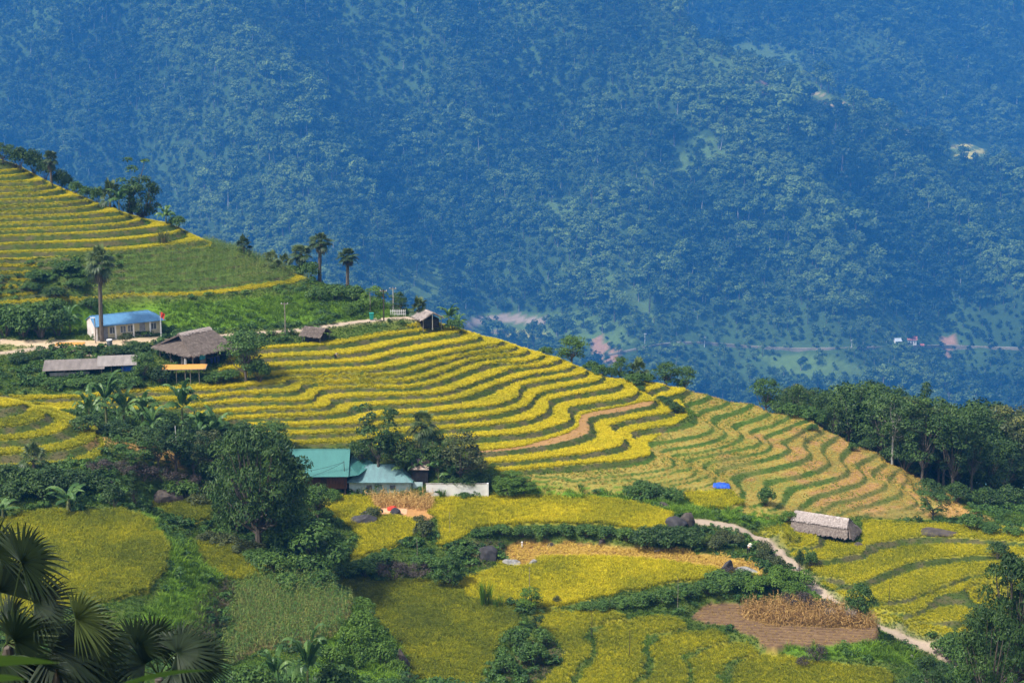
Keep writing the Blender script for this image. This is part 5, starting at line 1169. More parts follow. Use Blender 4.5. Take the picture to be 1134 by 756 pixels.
# the leaf close to the lens: a low plant on the viewer's own slope
def near_leaf():
    tip = at_depth(64, 733, 7.5); o = thing('broadleaf_plant', Vector((-2.1, 7.4, tip.z - 0.5)), 'blurred broad green leaves close to the viewer at the bottom left', 'plant')
    b = o.location
    for k, (a, c, w_) in enumerate([((-60, 742, 7.3), (66, 734, 7.7), 0.040), ((-40, 765, 7.0), (30, 752, 7.3), 0.03), ((120, 764, 7.6), (236, 742, 8.2), 0.018)]):
        p0 = at_depth(*a) - b; p1 = at_depth(*c) - b; mb = MB(); t = np.linspace(0, 1, 12); p = np.outer(1 - t, p0) + np.outer(t, p1); p[:, 2] += 0.03 * np.sin(t * math.pi)
        wv = np.array([0.05, -0.5, 0.9]); wt = (w_ * np.sin(np.clip(t * 0.92 + 0.08, 0, 1) ** 0.7 * math.pi) ** 0.7)[:, None]; V = np.empty((36, 3)); V[0::3] = p - wv * wt; V[1::3] = p + (0, 0.006, 0); V[2::3] = p + wv * wt
        mb.add(V, [(3 * q + s, 3 * q + s + 1, 3 * q + s + 4, 3 * q + s + 3) for q in range(11) for s in (0, 1)], 0.55); mb.tube([np.array(p0) * 1.0, np.array(p0) * 0.5 + (-0.1, 0, -0.1), (0, 0, -0.2)], [0.006, 0.008, 0.01], 5, 0.4)
        mb.obj('leaf', M_mid, o)
near_leaf()
# ------------------------------------------------------------------ buildings
def sheet_mat(name, c1, c2, ribs=5.0, rough=0.45, streak=0.5, axis='X'):
    """ribbed metal sheet with streaks"""
    m, nt, b, o = new_mat(name); tc = N(nt, 'ShaderNodeTexCoord'); wv = N(nt, 'ShaderNodeTexWave', bands_direction=axis); wv.inputs['Scale'].default_value = ribs; nt.links.new(tc.outputs['Object'], wv.inputs['Vector'])
    st = noise(nt, 1.6, 5, stretch=(1, 0.25, 0.4)); f2 = noise(nt, 9.0, 3)
    f = mth(nt, 'ADD', mth(nt, 'MULTIPLY', st, streak), mth(nt, 'MULTIPLY', f2, 1 - streak))
    nt.links.new(ramp(nt, f, [(0.3, c2), (0.65, c1)]).outputs[0], b.inputs['Base Color']); b.inputs['Roughness'].default_value = rough; bump(nt, b, wv.outputs['Fac'], 0.5, 0.04); return m
M_blue = sheet_mat('blue_roof_sheet', (0.10, 0.27, 0.47), (0.06, 0.17, 0.32)); M_teal = sheet_mat('green_roof_sheet', (0.065, 0.225, 0.20), (0.045, 0.16, 0.15), 4.0)
M_teal2 = sheet_mat('weathered_green_roof_sheet', (0.17, 0.33, 0.34), (0.10, 0.16, 0.18), 5.0, 0.6); M_rust = sheet_mat('rusty_sheet', (0.55, 0.46, 0.40), (0.30, 0.17, 0.11), 4.0, 0.7)
M_fibre = sheet_mat('grey_fibre_sheet', (0.26, 0.22, 0.20), (0.11, 0.09, 0.08), 5.0, 0.85); M_fibre2 = sheet_mat('pale_fibre_sheet', (0.34, 0.30, 0.28), (0.16, 0.135, 0.125), 5.0, 0.85)
M_white = plain('white_plaster', (0.84, 0.82, 0.80), (0.72, 0.69, 0.67), 1.3, 0.9); M_cream = plain('cream_plaster', (0.72, 0.62, 0.38), (0.58, 0.50, 0.32), 1.5, 0.9); M_pinkwhite = plain('stained_white_plaster', (0.74, 0.66, 0.62), (0.52, 0.45, 0.42), 0.9, 0.9, detail=7)
M_paleblue = plain('pale_blue_plaster', (0.62, 0.76, 0.78), (0.46, 0.60, 0.62), 1.4, 0.9); M_planks = plain('brown_planks', (0.16, 0.065, 0.032), (0.075, 0.033, 0.02), 3.5, 0.7, stretch=(3.0, 3.0, 0.3)); M_dkwood = plain('dark_wood', (0.085, 0.06, 0.045), (0.03, 0.022, 0.018), 5, 0.8, stretch=(1, 1, 0.3))
M_post = plain('grey_post_wood', (0.30, 0.26, 0.21), (0.17, 0.14, 0.11), 5, 0.85); M_conc = plain('concrete', (0.42, 0.40, 0.37), (0.28, 0.26, 0.24), 3, 0.9); M_glass = plain('grey_window', (0.20, 0.22, 0.24), (0.10, 0.11, 0.13), 2, 0.25); M_doorw = plain('grey_door', (0.36, 0.36, 0.38), (0.25, 0.25, 0.27), 2, 0.6); M_red = plain('red_cloth', (0.62, 0.06, 0.03), (0.45, 0.04, 0.02), 4, 0.8); M_yel = plain('yellow_star', (0.8, 0.6, 0.05))
M_orange = plain('orange_corn_grains', (0.66, 0.33, 0.07), (0.48, 0.21, 0.05), 9, 0.85); M_bluetarp = plain('blue_tarpaulin', (0.03, 0.12, 0.60), (0.015, 0.06, 0.36), 2.5, 0.45, bmp=0.1); M_cyan = plain('cyan_cloth', (0.08, 0.45, 0.62), (0.05, 0.32, 0.48), 3, 0.8); M_black = plain('black_cable', (0.02, 0.02, 0.02)); M_tealp = plain('teal_plastic', (0.03, 0.33, 0.27), (0.02, 0.24, 0.2), 3, 0.5)
M_dark = plain('dark_interior', (0.035, 0.03, 0.028), (0.015, 0.013, 0.012), 3)  # near black: the shade of open interiors put into the colour
M_thatch = leaf_mat('thatch_straw', [(0.0, (0.06, 0.045, 0.038)), (0.5, (0.16, 0.125, 0.105)), (1.0, (0.32, 0.27, 0.23))], 0.0, 0.95)
M_thatch2 = leaf_mat('pale_thatch_straw', [(0.0, (0.14, 0.11, 0.10)), (0.5, (0.36, 0.30, 0.27)), (1.0, (0.58, 0.50, 0.46))], 0.0, 0.95)
def thatch(mb, g, A, B, C, D, n, th=0.18, ln=0.55, wd=0.05, var=0.5):
    """a thatched slope: eave A-B, ridge D-C; a thick bed with loose straw on top and over the eave"""
    A, B, C, D = (np.array(q, float) for q in (A, B, C, D)); nn = np.cross(B - A, D - A); nn /= np.linalg.norm(nn); nn = nn if nn[2] > 0 else -nn
    bed = np.array([A, B, C, D]); low = bed - nn * th; mb.add(np.vstack([bed, low]), [(0, 1, 2, 3), (7, 6, 5, 4)] + [(i, i + 4, (i + 1) % 4 + 4, (i + 1) % 4) for i in range(4)], var - 0.15)
    u = g.uniform(-0.01, 1.01, n); v = g.uniform(0.0, 1.0, n) ** 1.1; P = ((1 - u)[:, None] * A + u[:, None] * B) * (1 - v)[:, None] + ((1 - u)[:, None] * D + u[:, None] * C) * v[:, None]
    dn = (A + B - C - D); dn /= np.linalg.norm(dn); sd = np.cross(nn, dn); L = ln * g.uniform(0.5, 1.2, (n, 1)); w = wd * g.uniform(0.6, 1.4, (n, 1)); tilt = g.normal(0, 0.16, (n, 1)); d = dn + sd * tilt; l0 = nn * g.uniform(0.005, 0.05, (n, 1)); l1 = nn * g.uniform(0.03, 0.13, (n, 1)); e = P + d * L
    course = ((v * 7) % 1.0) * 0.12
    mb.quads(np.stack([P - sd * w + l0, P + sd * w + l0, e + sd * w * 0.7 + l1, e - sd * w * 0.7 + l1], 1), np.clip(var + g.normal(0, 0.14, n) + course - 0.05, 0, 1))
def beam(mb, a, b, r, k=6): mb.tube([a, b], [r, r], k)
g7 = np.random.default_rng(707)

# the school with the blue roof
b = ground(106, 378); sch = thing('school_house', b, 'white school building with a long blue metal roof', 'building', R(27)); L, W, he, hr = 10.2, 4.8, 2.25, 3.25
m = MB(); m.add([(0, 0, -0.3), (0, W, -0.6), (0, W, he), (0, W / 2, hr), (0, 0, he), (0.2, 0, -0.3), (0.2, W, -0.6), (0.2, W, he), (0.2, W / 2, hr), (0.2, 0, he)], [(0, 4, 3, 2, 1), (5, 6, 7, 8, 9), (0, 5, 9, 4), (4, 9, 8, 3), (3, 8, 7, 2), (1, 2, 7, 6)]); m.obj('gable_wall', M_pinkwhite, sch)
m = MB(); m.box((L / 2 + 0.1, W - 0.1, 0.95), (L - 0.2, 0.2, 2.6)); m.box((L - 0.1, W / 2 + 0.4, 0.95), (0.2, W - 1.2, 2.6)); m.obj('wall', M_white, sch)
m = MB(); m.box((L / 2 + 0.1, 0.75, 1.05), (L - 0.42, 0.2, 2.35)); m.obj('front_wall', M_cream, sch)
m = MB(); m.box((L / 2 + 0.1, 0.25, -0.05), (L - 0.3, 0.85, 0.3)); m.obj('veranda_floor', M_conc, sch)
rf = MB(); e0, e1, zz = -0.3, W + 0.35, hr + 0.06; he2 = he - 0.05
rf.slab([(-0.15, e0, he2), (L + 0.3, e0, he2), (L - 1.5, W / 2, zz), (-0.15, W / 2, zz)], 0.06); rf.slab([(L + 0.3, e1, he2), (-0.15, e1, he2), (-0.15, W / 2 + 0.002, zz), (L - 1.5, W / 2 + 0.002, zz)], 0.06); rf.slab([(L + 0.304, e0 + 0.01, he2), (L + 0.304, e1 - 0.01, he2), (L - 1.49, W / 2, zz - 0.004)], 0.06)
ro = rf.obj('roof', M_blue, sch); m = MB(); m.tube([(-0.15, W / 2, zz + 0.02), (L - 1.5, W / 2, zz + 0.02)], 0.06, 6); m.obj('ridge_cap', M_blue, ro)
for x in (0.25, 3.0, 5.7, 8.2, 9.8):
    m = MB(); m.box((x, 0.02, 1.06), (0.2, 0.2, 2.2)); m.obj('column', M_white, sch)
for x in (1.6, 7.2):
    m = MB(); m.box((x, 0.635, 0.95), (0.85, 0.05, 1.85)); d = m.obj('door', M_doorw, sch); m = MB(); m.box((x + 0.3, 0.59, 0.9), (0.06, 0.04, 0.12)); m.obj('handle', M_black, d)
for x in (2.7, 4.3, 5.4, 8.9):
    m = MB(); m.box((x, 0.63, 1.25), (0.8, 0.03, 0.95)); f = m.obj('window', M_glass, sch); m = MB()
    for dx in (-0.41, 0, 0.41): m.box((x + dx, 0.605, 1.25), (0.05, 0.04, 1.0))
    for dz in (-0.49, 0.49): m.box((x, 0.604, 1.25 + dz), (0.87, 0.04, 0.05))
    m.obj('frame', M_white, f)

# the big thatched house
b = ground(214, 411); b.z -= 0.1; th = thing('thatched_house', b, 'big thatched house with a dark open ground floor', 'house', R(48)); L, W = 6.6, 7.4
m = MB(); ez, rz_ = 2.55, 4.75; x0, x1, y0, y1 = -0.7, L + 0.5, -0.7, W + 0.7; rx0, rx1, yc = 1.7, L - 0.7, W / 2
thatch(m, g7, (x0, y0, ez), (x1, y0, ez), (rx1, yc, rz_), (rx0 - 1.1, yc, rz_), 2600, 0.22)
thatch(m, g7, (x1, y1, ez), (x0, y1, ez), (rx0 - 1.1, yc, rz_), (rx1, yc, rz_), 1400, 0.22)
thatch(m, g7, (x0 - 0.1, y1, ez - 0.05), (x0 - 0.1, y0, ez - 0.05), (rx0 - 0.3, yc - 1.1, 3.75), (rx0 - 0.3, yc + 1.1, 3.75), 1700, 0.2)
thatch(m, g7, (x1 + 0.1, y0, ez - 0.05), (x1 + 0.1, y1, ez - 0.05), (rx1 - 0.1, yc + 0.2, rz_ - 0.05), (rx1 - 0.1, yc - 0.2, rz_ - 0.05), 900, 0.2); ro = m.obj('roof', M_thatch, th)
m = MB(); thatch(m, g7, (rx0 - 1.1, yc - 0.45, rz_ - 0.12), (rx1 + 0.1, yc - 0.45, rz_ - 0.12), (rx1 + 0.1, yc, rz_ + 0.16), (rx0 - 1.1, yc, rz_ + 0.16), 260, 0.1, 0.4); thatch(m, g7, (rx1 + 0.1, yc + 0.45, rz_ - 0.12), (rx0 - 1.1, yc + 0.45, rz_ - 0.12), (rx0 - 1.1, yc, rz_ + 0.164), (rx1 + 0.1, yc, rz_ + 0.164), 160, 0.1, 0.4); m.obj('ridge_cap', M_thatch2, ro)
m = MB(); m.add([(rx0 - 0.5, yc - 1.0, 3.7), (rx0 - 0.5, yc + 1.0, 3.7), (rx0 - 0.5, yc, rz_ - 0.2), (rx0 - 0.4, yc - 1.0, 3.7), (rx0 - 0.4, yc + 1.0, 3.7), (rx0 - 0.4, yc, rz_ - 0.2)], [(0, 2, 1), (3, 4, 5), (0, 1, 4, 3)]); m.obj('gable_dark_panel', M_dark, th)  # solid dark panel, painting the shade inside the open gable
m = MB(); m.box((L / 2 + 0.8, W / 2 + 0.5, 1.25), (L - 2.2, W - 2.2, 2.6)); m.obj('wall', M_dkwood, th)
m = MB(); m.box((L / 2, W / 2, 0.02), (L - 0.2, W - 0.2, 0.3)); m.obj('floor', M_dkwood, th)
for x, y in [(0, 0), (2.2, 0), (4.4, 0), (L, 0), (0, 2.5), (0, 5.0), (0, W), (L, W)]:
    m = MB(); beam(m, (x, y, -0.6), (x, y, 2.75), 0.09); m.obj('post', M_post, th)
m = MB(); beam(m, (-0.5, 5.6, 2.4), (0.3, 4.2, 0.1), 0.05); m.obj('brace', M_post, th)
m = MB(); m.slab([(L - 0.8, -1.9, 2.1), (L + 1.4, -1.5, 2.0), (L + 1.4, -0.4, 2.35), (L - 0.8, -0.4, 2.4)], 0.05); m.obj('eave_sheet', M_fibre2, th)
def local(root, x, y, z):
    c, s = math.cos(root.rotation_euler.z), math.sin(root.rotation_euler.z); return Vector((root.location.x + x * c - y * s, root.location.y + x * s + y * c, root.location.z + z))
def hanging(name, loc, rz, w, h, mat, label, cat, group=None):
    m = MB(); nx_ = 8
    for i in range(nx_):
        a, c = -w / 2 + w * i / nx_, -w / 2 + w * (i + 1) / nx_; ya, yb = 0.05 * math.sin(i * 1.9), 0.05 * math.sin((i + 1) * 1.9)
        for s in (0, 0.02): m.add([(a, ya + s, 0), (c, yb + s, 0), (c, yb * 1.6 + s, -h), (a, ya * 1.6 + s, -h)], [(0, 1, 2, 3)])
    o = m.obj(name, mat); o.location = loc; o.rotation_euler = (0, 0, rz); return tag(o, label, cat, group)
hanging('hanging_sheet', local(th, 1.55, -0.22, 2.3), R(48), 1.0, 0.75, M_cyan, 'bright cyan sheet hanging under the eave of the thatched house', 'cloth')
hanging('hanging_cloth', local(th, 1.5, -0.26, 1.5), R(48), 0.9, 0.85, M_fibre2, 'pale grey cloth below the cyan sheet at the thatched house', 'cloth')
M_navy = plain('navy_cloth', (0.04, 0.06, 0.22), (0.02, 0.03, 0.12), 4)
for k, (x, l) in enumerate([(3.1, 'dark blue garment on the line nearest the cyan sheet'), (3.7, 'dark blue garment in the middle of the washing line'), (4.3, 'dark blue garment at the right end of the washing line')]):
    hanging('garment', local(th, x, -0.3, 1.55), R(48), 0.42, 0.8, M_navy, l, 'clothing')
m = MB(); beam(m, (2.3, -0.3, 1.58), (5.6, -0.3, 1.58), 0.02); o = m.obj('washing_line', M_post); o.location = th.location; o.rotation_euler = th.rotation_euler; tag(o, 'washing line pole along the right front of the thatched house', 'washing line')
for k, (x, y, l, mt) in enumerate([(-0.25, 1.4, 'white cloth bundle hanging left of the corner post of the thatched house', M_white), (-0.25, 2.1, 'smaller pale bundle hanging in the dark front of the thatched house', M_fibre2)]):
    hanging('cloth_bundle', local(th, x, y, 1.75), R(-42), 0.5, 0.9, mt, l, 'cloth')

# the drying platform before it, with corn spread on top
b = ground(203, 424); pl = thing('drying_platform', b, 'wooden drying platform on thin legs before the thatched house', 'platform', R(4)); hp = 16 * mpp(b)
m = MB(); m.box((0, 1.2, hp - 0.06), (6.3, 2.7, 0.12)); m.obj('deck', M_post, pl)
for x in (-2.3, -0.9, 0.3, 1.0, 2.2):
    m = MB(); beam(m, (x, 0.05, -0.9), (x, 0.05, hp - 0.1), 0.05); m.obj('leg', M_post, pl)
for x in (-2.5, 0.2, 2.6):
    m = MB(); beam(m, (x, 2.4, -0.9), (x, 2.4, hp - 0.1), 0.05); m.obj('leg', M_post, pl)
def heap(name, loc, rx, ry, h, mat, label, cat, rz=0.0, seed=1, fade=2.0):
    m = MB(); n1, n2 = 26, 14; V = []
    for j in range(n2):
        for i in range(n1):
            a, bb = i / (n1 - 1) * 2 - 1, j / (n2 - 1) * 2 - 1; e = max(0, 1 - max(abs(a), abs(bb)) ** fade); V.append((a * rx, bb * ry, h * (0.25 + 0.75 * e ** 0.6) * (0.75 + 0.5 * float(vnoise(np.array(a * 5.0 + seed), np.array(bb * 4.0), seed))) if e > 0 else 0))
    m.add(V, [(j * n1 + i, j * n1 + i + 1, (j + 1) * n1 + i + 1, (j + 1) * n1 + i) for j in range(n2 - 1) for i in range(n1 - 1)]); o = m.obj(name, mat, None, True); o.location = loc; o.rotation_euler = (0, 0, rz); return tag(o, label, cat)
heap('drying_corn', local(pl, 0, 1.2, hp), 3.1, 1.3, 0.10, M_orange, 'orange corn spread to dry on the wooden platform', 'corn', R(4), fade=8)
v = ground(84, 382); heap('drying_corn', v + Vector((-1.0, 0.6, 0.02)), 2.1, 0.9, 0.08, M_orange, 'orange corn spread on the yard beside the school gable', 'corn', R(6), 3, fade=6)

# the low sheds
def shed(px, py, wd, dp, hf, hb, yaw, roofmat, wallmat, label, extra=None):
    b = ground(px, py); s = thing('shed', b, label, 'shed', R(yaw)); m = MB(); m.slab([(-wd / 2 - 0.3, -0.5, hf), (wd / 2 + 0.3, -0.5, hf), (wd / 2 + 0.3, dp + 0.2, hb), (-wd / 2 - 0.3, dp + 0.2, hb)], 0.05); m.obj('roof', roofmat, s)
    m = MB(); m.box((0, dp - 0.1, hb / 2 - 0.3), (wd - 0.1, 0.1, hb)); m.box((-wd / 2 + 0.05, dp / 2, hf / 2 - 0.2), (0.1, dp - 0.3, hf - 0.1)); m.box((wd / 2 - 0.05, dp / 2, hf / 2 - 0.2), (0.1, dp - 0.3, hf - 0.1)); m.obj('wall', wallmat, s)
    for x in np.linspace(-wd / 2 + 0.1, wd / 2 - 0.1, 4):
        m = MB(); beam(m, (x, -0.2, -0.7), (x, -0.2, hf - 0.04), 0.05); m.obj('post', M_post, s)
    if extra: extra(s)
    return s
def low_front(s):
    m = MB(); m.box((-0.6, 0.1, 0.1), (5.4, 0.08, 0.8)); m.obj('front_wall', M_conc, s)
shed(82, 416, 7.8, 3.2, 0.95, 1.55, 9, M_fibre, M_dark, 'long low shed with a grey brown sheet roof left of the blue walled shed', low_front)
def blue_front(s):
    m = MB(); m.box((1.5, -0.05, 0.5), (1.9, 0.06, 1.2)); m.obj('front_wall', M_bluetarp, s, label='blue tarpaulin wall')
shed(130, 412, 4.9, 2.8, 1.05, 1.7, 10, M_fibre2, M_dark, 'small shed with a pale sheet roof and a blue tarpaulin wall', blue_front)

# the green roofed house
b = ground(351, 548); gh = thing('green_roofed_house', b, 'tall wooden house with a large green metal roof', 'house', R(1)); x0, x1 = -3.9, 3.85; ez, rz_ = 2.7, 5.1
m = MB(); m.slab([(x0 - 0.3, -0.8, ez), (x1 + 0.3, -0.8, ez), (x1 + 0.3, 3.3, rz_), (x0 - 0.3, 3.3, rz_)], 0.06); m.slab([(x1 + 0.3, 7.2, ez), (x0 - 0.3, 7.2, ez), (x0 - 0.3, 3.303, rz_), (x1 + 0.3, 3.303, rz_)], 0.06); ro = m.obj('roof', M_teal, gh); m = MB(); m.tube([(x0 - 0.3, 3.3, rz_ + 0.02), (x1 + 0.3, 3.3, rz_ + 0.02)], 0.07, 6); m.obj('ridge_cap', M_teal, ro)
m = MB(); m.slab([(x1 - 0.1, -0.82, ez - 0.02), (x1 + 1.5, 0.2, ez - 0.12), (x1 + 3.3, 3.8, 3.0), (x1 + 2.3, 5.6, 3.3), (x1 + 0.31, 5.6, 3.75), (x1 + 0.31, 1.2, 3.6)], 0.06); m.obj('side_roof', M_teal, gh)
m = MB(); m.box((0, 0.1, 1.75), (x1 - x0, 0.15, 1.9)); m.box((x0 + 0.08, 3.3, 1.75), (0.15, 6.2, 1.9)); m.box((x1 - 0.08, 3.3, 1.75), (0.15, 6.2, 1.9)); m.box((0, 6.5, 1.75), (x1 - x0, 0.15, 1.9))
m.add([(x1 - 0.1, 0.2, 2.7), (x1 - 0.1, 6.4, 2.7), (x1 - 0.1, 3.3, 4.9)], [(0, 1, 2)]); m.obj('plank_wall', M_planks, gh)
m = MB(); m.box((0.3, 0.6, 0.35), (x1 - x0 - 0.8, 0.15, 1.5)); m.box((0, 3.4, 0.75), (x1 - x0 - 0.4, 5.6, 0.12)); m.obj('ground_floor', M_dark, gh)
for x in (-3.7, -1.9, 0.0, 1.9, 3.65):
    m = MB(); beam(m, (x, 0.05, -0.6), (x, 0.05, 1.0), 0.11); m.obj('post', M_dkwood, gh)
m = MB(); m.box((-1.0, 0.01, 0.4), (0.3, 0.05, 0.9)); m.obj('pale_board', M_cream, gh)
for x in (-2.4, 0.9):
    m = MB(); m.box((x, 0.0, 1.85), (0.8, 0.06, 0.8)); f = m.obj('window', M_dkwood, gh); m = MB(); m.box((x, -0.02, 1.42), (0.95, 0.1, 0.06)); m.obj('sill', M_planks, f)

# the low pale house
b = ground(421, 548); lh = thing('low_house', b, 'low pale blue house with a weathered hipped roof', 'house', R(0)); hw, dp, ez, rz_ = 4.25, 5.0, 1.75, 3.35
m = MB(); m.box((0, dp / 2, ez / 2 - 0.2), (2 * hw - 0.5, dp - 0.5, ez + 0.4)); m.obj('wall', M_paleblue, lh)
A, B, C_, D_ = (-hw, -0.25, ez), (hw, -0.25, ez), (hw, dp + 0.25, ez), (-hw, dp + 0.25, ez); r0, r1 = (-1.7, dp / 2, rz_), (1.8, dp / 2, rz_)
m = MB(); m.slab([A, B, r1, r0], 0.05); m.slab([(C_[0], C_[1], ez), D_, (r0[0], r0[1] + 0.003, rz_), (r1[0], r1[1] + 0.003, rz_)], 0.05); m.slab([(B[0] + 0.003, B[1] + 0.01, ez), (C_[0] + 0.003, C_[1] - 0.01, ez), (r1[0] + 0.003, r1[1], rz_ - 0.003)], 0.05); m.slab([(D_[0] - 0.003, D_[1] - 0.01, ez), (A[0] - 0.003, A[1] + 0.01, ez), (r0[0] - 0.003, r0[1], rz_ - 0.003)], 0.05); ro = m.obj('roof', M_teal2, lh)
m = MB()
for p, q in ((A, r0), (B, r1), (C_, r1), (D_, r0), (r0, r1)): m.tube([p, q], 0.05, 5)
m.obj('ridge_cap', M_teal, ro); m = MB(); m.box((-3.6, 0.2, 0.35), (0.7, 0.06, 0.7)); m.obj('board', M_pinkwhite, lh)
m = MB(); m.box((hw + 0.55, 0.5, 0.7), (1.3, 0.1, 1.7)); m.obj('side_wall', M_tealp if False else M_paleblue, lh)
for x in (-1.4, 1.6):
    m = MB(); m.box((x, 0.22, 0.95), (0.7, 0.06, 0.6)); m.obj('window', M_glass, lh)
b = ground(466, 545) + Vector((0, 1.2, 0)); b.z = float(height(b.x, b.y)); rs = thing('rusty_shed', b, 'small shed with a patchy rust and white roof behind the white wall', 'shed', R(-3)); m = MB(); m.slab([(-1.4, -0.4, 2.0), (1.05, -0.4, 2.0), (0.9, 1.9, 2.75), (-1.3, 1.9, 2.75)], 0.05); m.obj('roof', M_rust, rs); m = MB(); m.box((-0.15, 0.7, 0.8), (2.1, 1.8, 2.2)); m.obj('wall', M_dark, rs)
b0 = ground(472, 551.5); b1 = ground(540, 551.5); ww = thing('white_wall', b0, 'long plain white wall beside the low house', 'wall', math.atan2(b1.y - b0.y, b1.x - b0.x)); Lw = (b1 - b0).length
m = MB(); m.box((Lw / 2, 0, 0.75), (Lw, 0.18, 2.3)); m.obj('panel', M_white, ww); m = MB(); m.box((Lw / 2, 0, 1.925), (Lw + 0.1, 0.24, 0.05)); m.obj('coping', M_conc, ww); m = MB(); m.box((Lw + 0.02, -0.02, 0.8), (0.22, 0.26, 2.4)); m.obj('pillar', M_white, ww); m = MB(); m.box((Lw / 2 + 0.3, -0.06, 0.0), (Lw - 1.2, 0.12, 0.3)); m.obj('plinth', M_conc, ww)

# the long thatched hut by the track
b = ground(937, 601); tl = thing('thatched_hut', b, 'long low thatched hut with a pale ridge standing in the rice', 'hut', R(-27)); L, W = 7.2, 3.4; ez, rz_ = 1.0, 2.55
m = MB(); thatch(m, g7, (-L, -0.6, ez), (0.2, -0.6, ez), (-0.3, W / 2, rz_), (-L, W / 2, rz_), 2600, 0.2, 0.5); thatch(m, g7, (0.2, W + 0.6, ez), (-L, W + 0.6, ez), (-L, W / 2, rz_), (-0.3, W / 2, rz_), 900, 0.2); thatch(m, g7, (0.7, -0.5, ez - 0.2), (0.7, W + 0.5, ez - 0.2), (-0.35, W / 2 + 0.15, rz_ - 0.1), (-0.35, W / 2 - 0.15, rz_ - 0.1), 700, 0.18, 0.5); ro = m.obj('roof', M_thatch, tl)
m = MB(); thatch(m, g7, (-L - 0.1, 0.45, 1.93), (-0.15, 0.45, 1.93), (-0.3, W / 2, rz_ + 0.14), (-L - 0.1, W / 2, rz_ + 0.14), 1500, 0.12, 0.45); thatch(m, g7, (-0.15, W - 0.45, 1.93), (-L - 0.1, W - 0.45, 1.93), (-L - 0.1, W / 2, rz_ + 0.143), (-0.3, W / 2, rz_ + 0.143), 600, 0.12, 0.45); m.obj('ridge_cover', M_thatch2, ro)
for x in (-6.8, -4.6, -2.4, -0.2):
    for y in (-0.1, W):
        m = MB(); beam(m, (x, y, -0.8), (x, y, ez + 0.25), 0.07); m.obj('post', M_dkwood, tl)
m = MB(); m.box((-L / 2, W / 2 + 0.3, 0.35), (L - 0.8, W - 1.2, 1.6)); m.obj('wall', M_dark, tl)
def small_hut(px, py, rz, L, W, ez, rz_, label, roofmat, gabl=True, n=700):
    b = ground(px, py); s = thing('hut', b, label, 'hut', R(rz)); m = MB(); thatch(m, g7, (-L / 2 - 0.3, -W / 2 - 0.3, ez), (L / 2 + 0.3, -W / 2 - 0.3, ez), (L / 2 + 0.3, 0, rz_), (-L / 2 - 0.3, 0, rz_), n, 0.12, 0.4); thatch(m, g7, (L / 2 + 0.3, W / 2 + 0.3, ez), (-L / 2 - 0.3, W / 2 + 0.3, ez), (-L / 2 - 0.3, 0, rz_), (L / 2 + 0.3, 0, rz_), n, 0.12, 0.4); m.obj('roof', roofmat, s)
    for x in (-L / 2, L / 2):
        for y in (-W / 2, W / 2):
            m = MB(); beam(m, (x, y, -0.7), (x, y, ez + 0.1), 0.06); m.obj('post', M_post, s)
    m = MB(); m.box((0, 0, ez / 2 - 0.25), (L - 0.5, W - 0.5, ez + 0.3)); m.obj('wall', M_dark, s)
    return s
small_hut(350, 377, -24, 2.9, 2.7, 1.0, 2.0, 'small brown roofed hut below the road at the top rice terrace', M_thatch)
hh = small_hut(474, 359, 118, 3.0, 3.0, 1.1, 2.1, 'gabled hut with a pale roof at the end of the road on the crest', M_thatch2)
m = MB(); beam(m, (-1.55, 0, -0.6), (-1.55, 0, 2.0), 0.06); m.obj('post', M_white, hh, label='pale middle post of the gable')

# ------------------------------------------------------------------ poles, stakes and other small things
def pole(px, py, hpx, label, mat=None, r=0.09, arm=True, name='utility_pole', cat='pole', push=0.0):
    v = ground(px, py)
    if push: y = v.y + push; v = Vector((v.x * y / v.y, y, 0)); v.z = float(height(v.x, v.y)); h = -float(ray(px, py - hpx)[1]) * v.y - v.z
    else: h = hpx * mpp(v) * 1.03
    o = thing(name, v, label, cat); m = MB(); m.tube([(0, 0, -0.5), (0.01 * h, 0, h * 0.6), (0, 0, h)], [r, r * 0.85, r * 0.7], 7); m.obj('shaft', mat or M_conc, o)
    if arm:
        m = MB(); m.box((0, 0, h - 0.25), (1.1, 0.09, 0.09)); a = m.obj('crossarm', M_post, o)
        for x in (-0.45, 0.45):
            m = MB(); m.tube([(x, 0, h - 0.2), (x, 0, h - 0.03)], [0.05, 0.03], 6); m.obj('insulator', M_white, a)
    return o, v, h
p_a = pole(316, 373, 38, 'wooden utility pole by the roadside left of the small brown hut', M_post, 0.10)
p_b = pole(425, 355, 34, 'dark utility pole beside the road near the teal bin', M_dkwood, 0.11)
p_c = pole(435.5, 349, 31, 'pale concrete pole at the roadside near the crest hut', M_conc, 0.10, push=1.5)
p_d = pole(410, 348, 24, 'thin pole on the bank behind the teal bin', M_post, 0.06, False)
p_e = pole(106, 380, 28, 'short pole with a lamp at the front corner of the school', M_post, 0.09, False)
o, v, h = p_e; m = MB(); m.box((-0.25, -0.05, h + 0.02), (0.7, 0.14, 0.10)); m.obj('lamp', M_white, o)
p_f = pole(381.7, 549, 39, 'slender dark pole at the corner of the wooden house', M_dkwood, 0.05, False)
p_g = pole(196, 518, 46, 'thin white pole in front of the banana grove', M_white, 0.05, False)
def wire(a, b, sag, label):
    m = MB(); t = np.linspace(0, 1, 14); p = np.outer(1 - t, a) + np.outer(t, b); p[:, 2] -= sag * 4 * t * (1 - t); m.tube(p - p[0], 0.018, 4); o = m.obj('cable', M_black); o.location = tuple(p[0]); return tag(o, label, 'cable')
def top(p): return np.array(p[1]) + (0, 0, p[2] - 0.1)
wire(top(p_f), np.array(local(gh, -3.0, -0.9, 3.3)), 0.25, 'black cable from the slender pole to the left end of the green roof')
wire(top(p_f), np.array(local(gh, -1.2, -0.85, 2.62)), 0.2, 'lower black cable from the slender pole along the eave of the green roof')
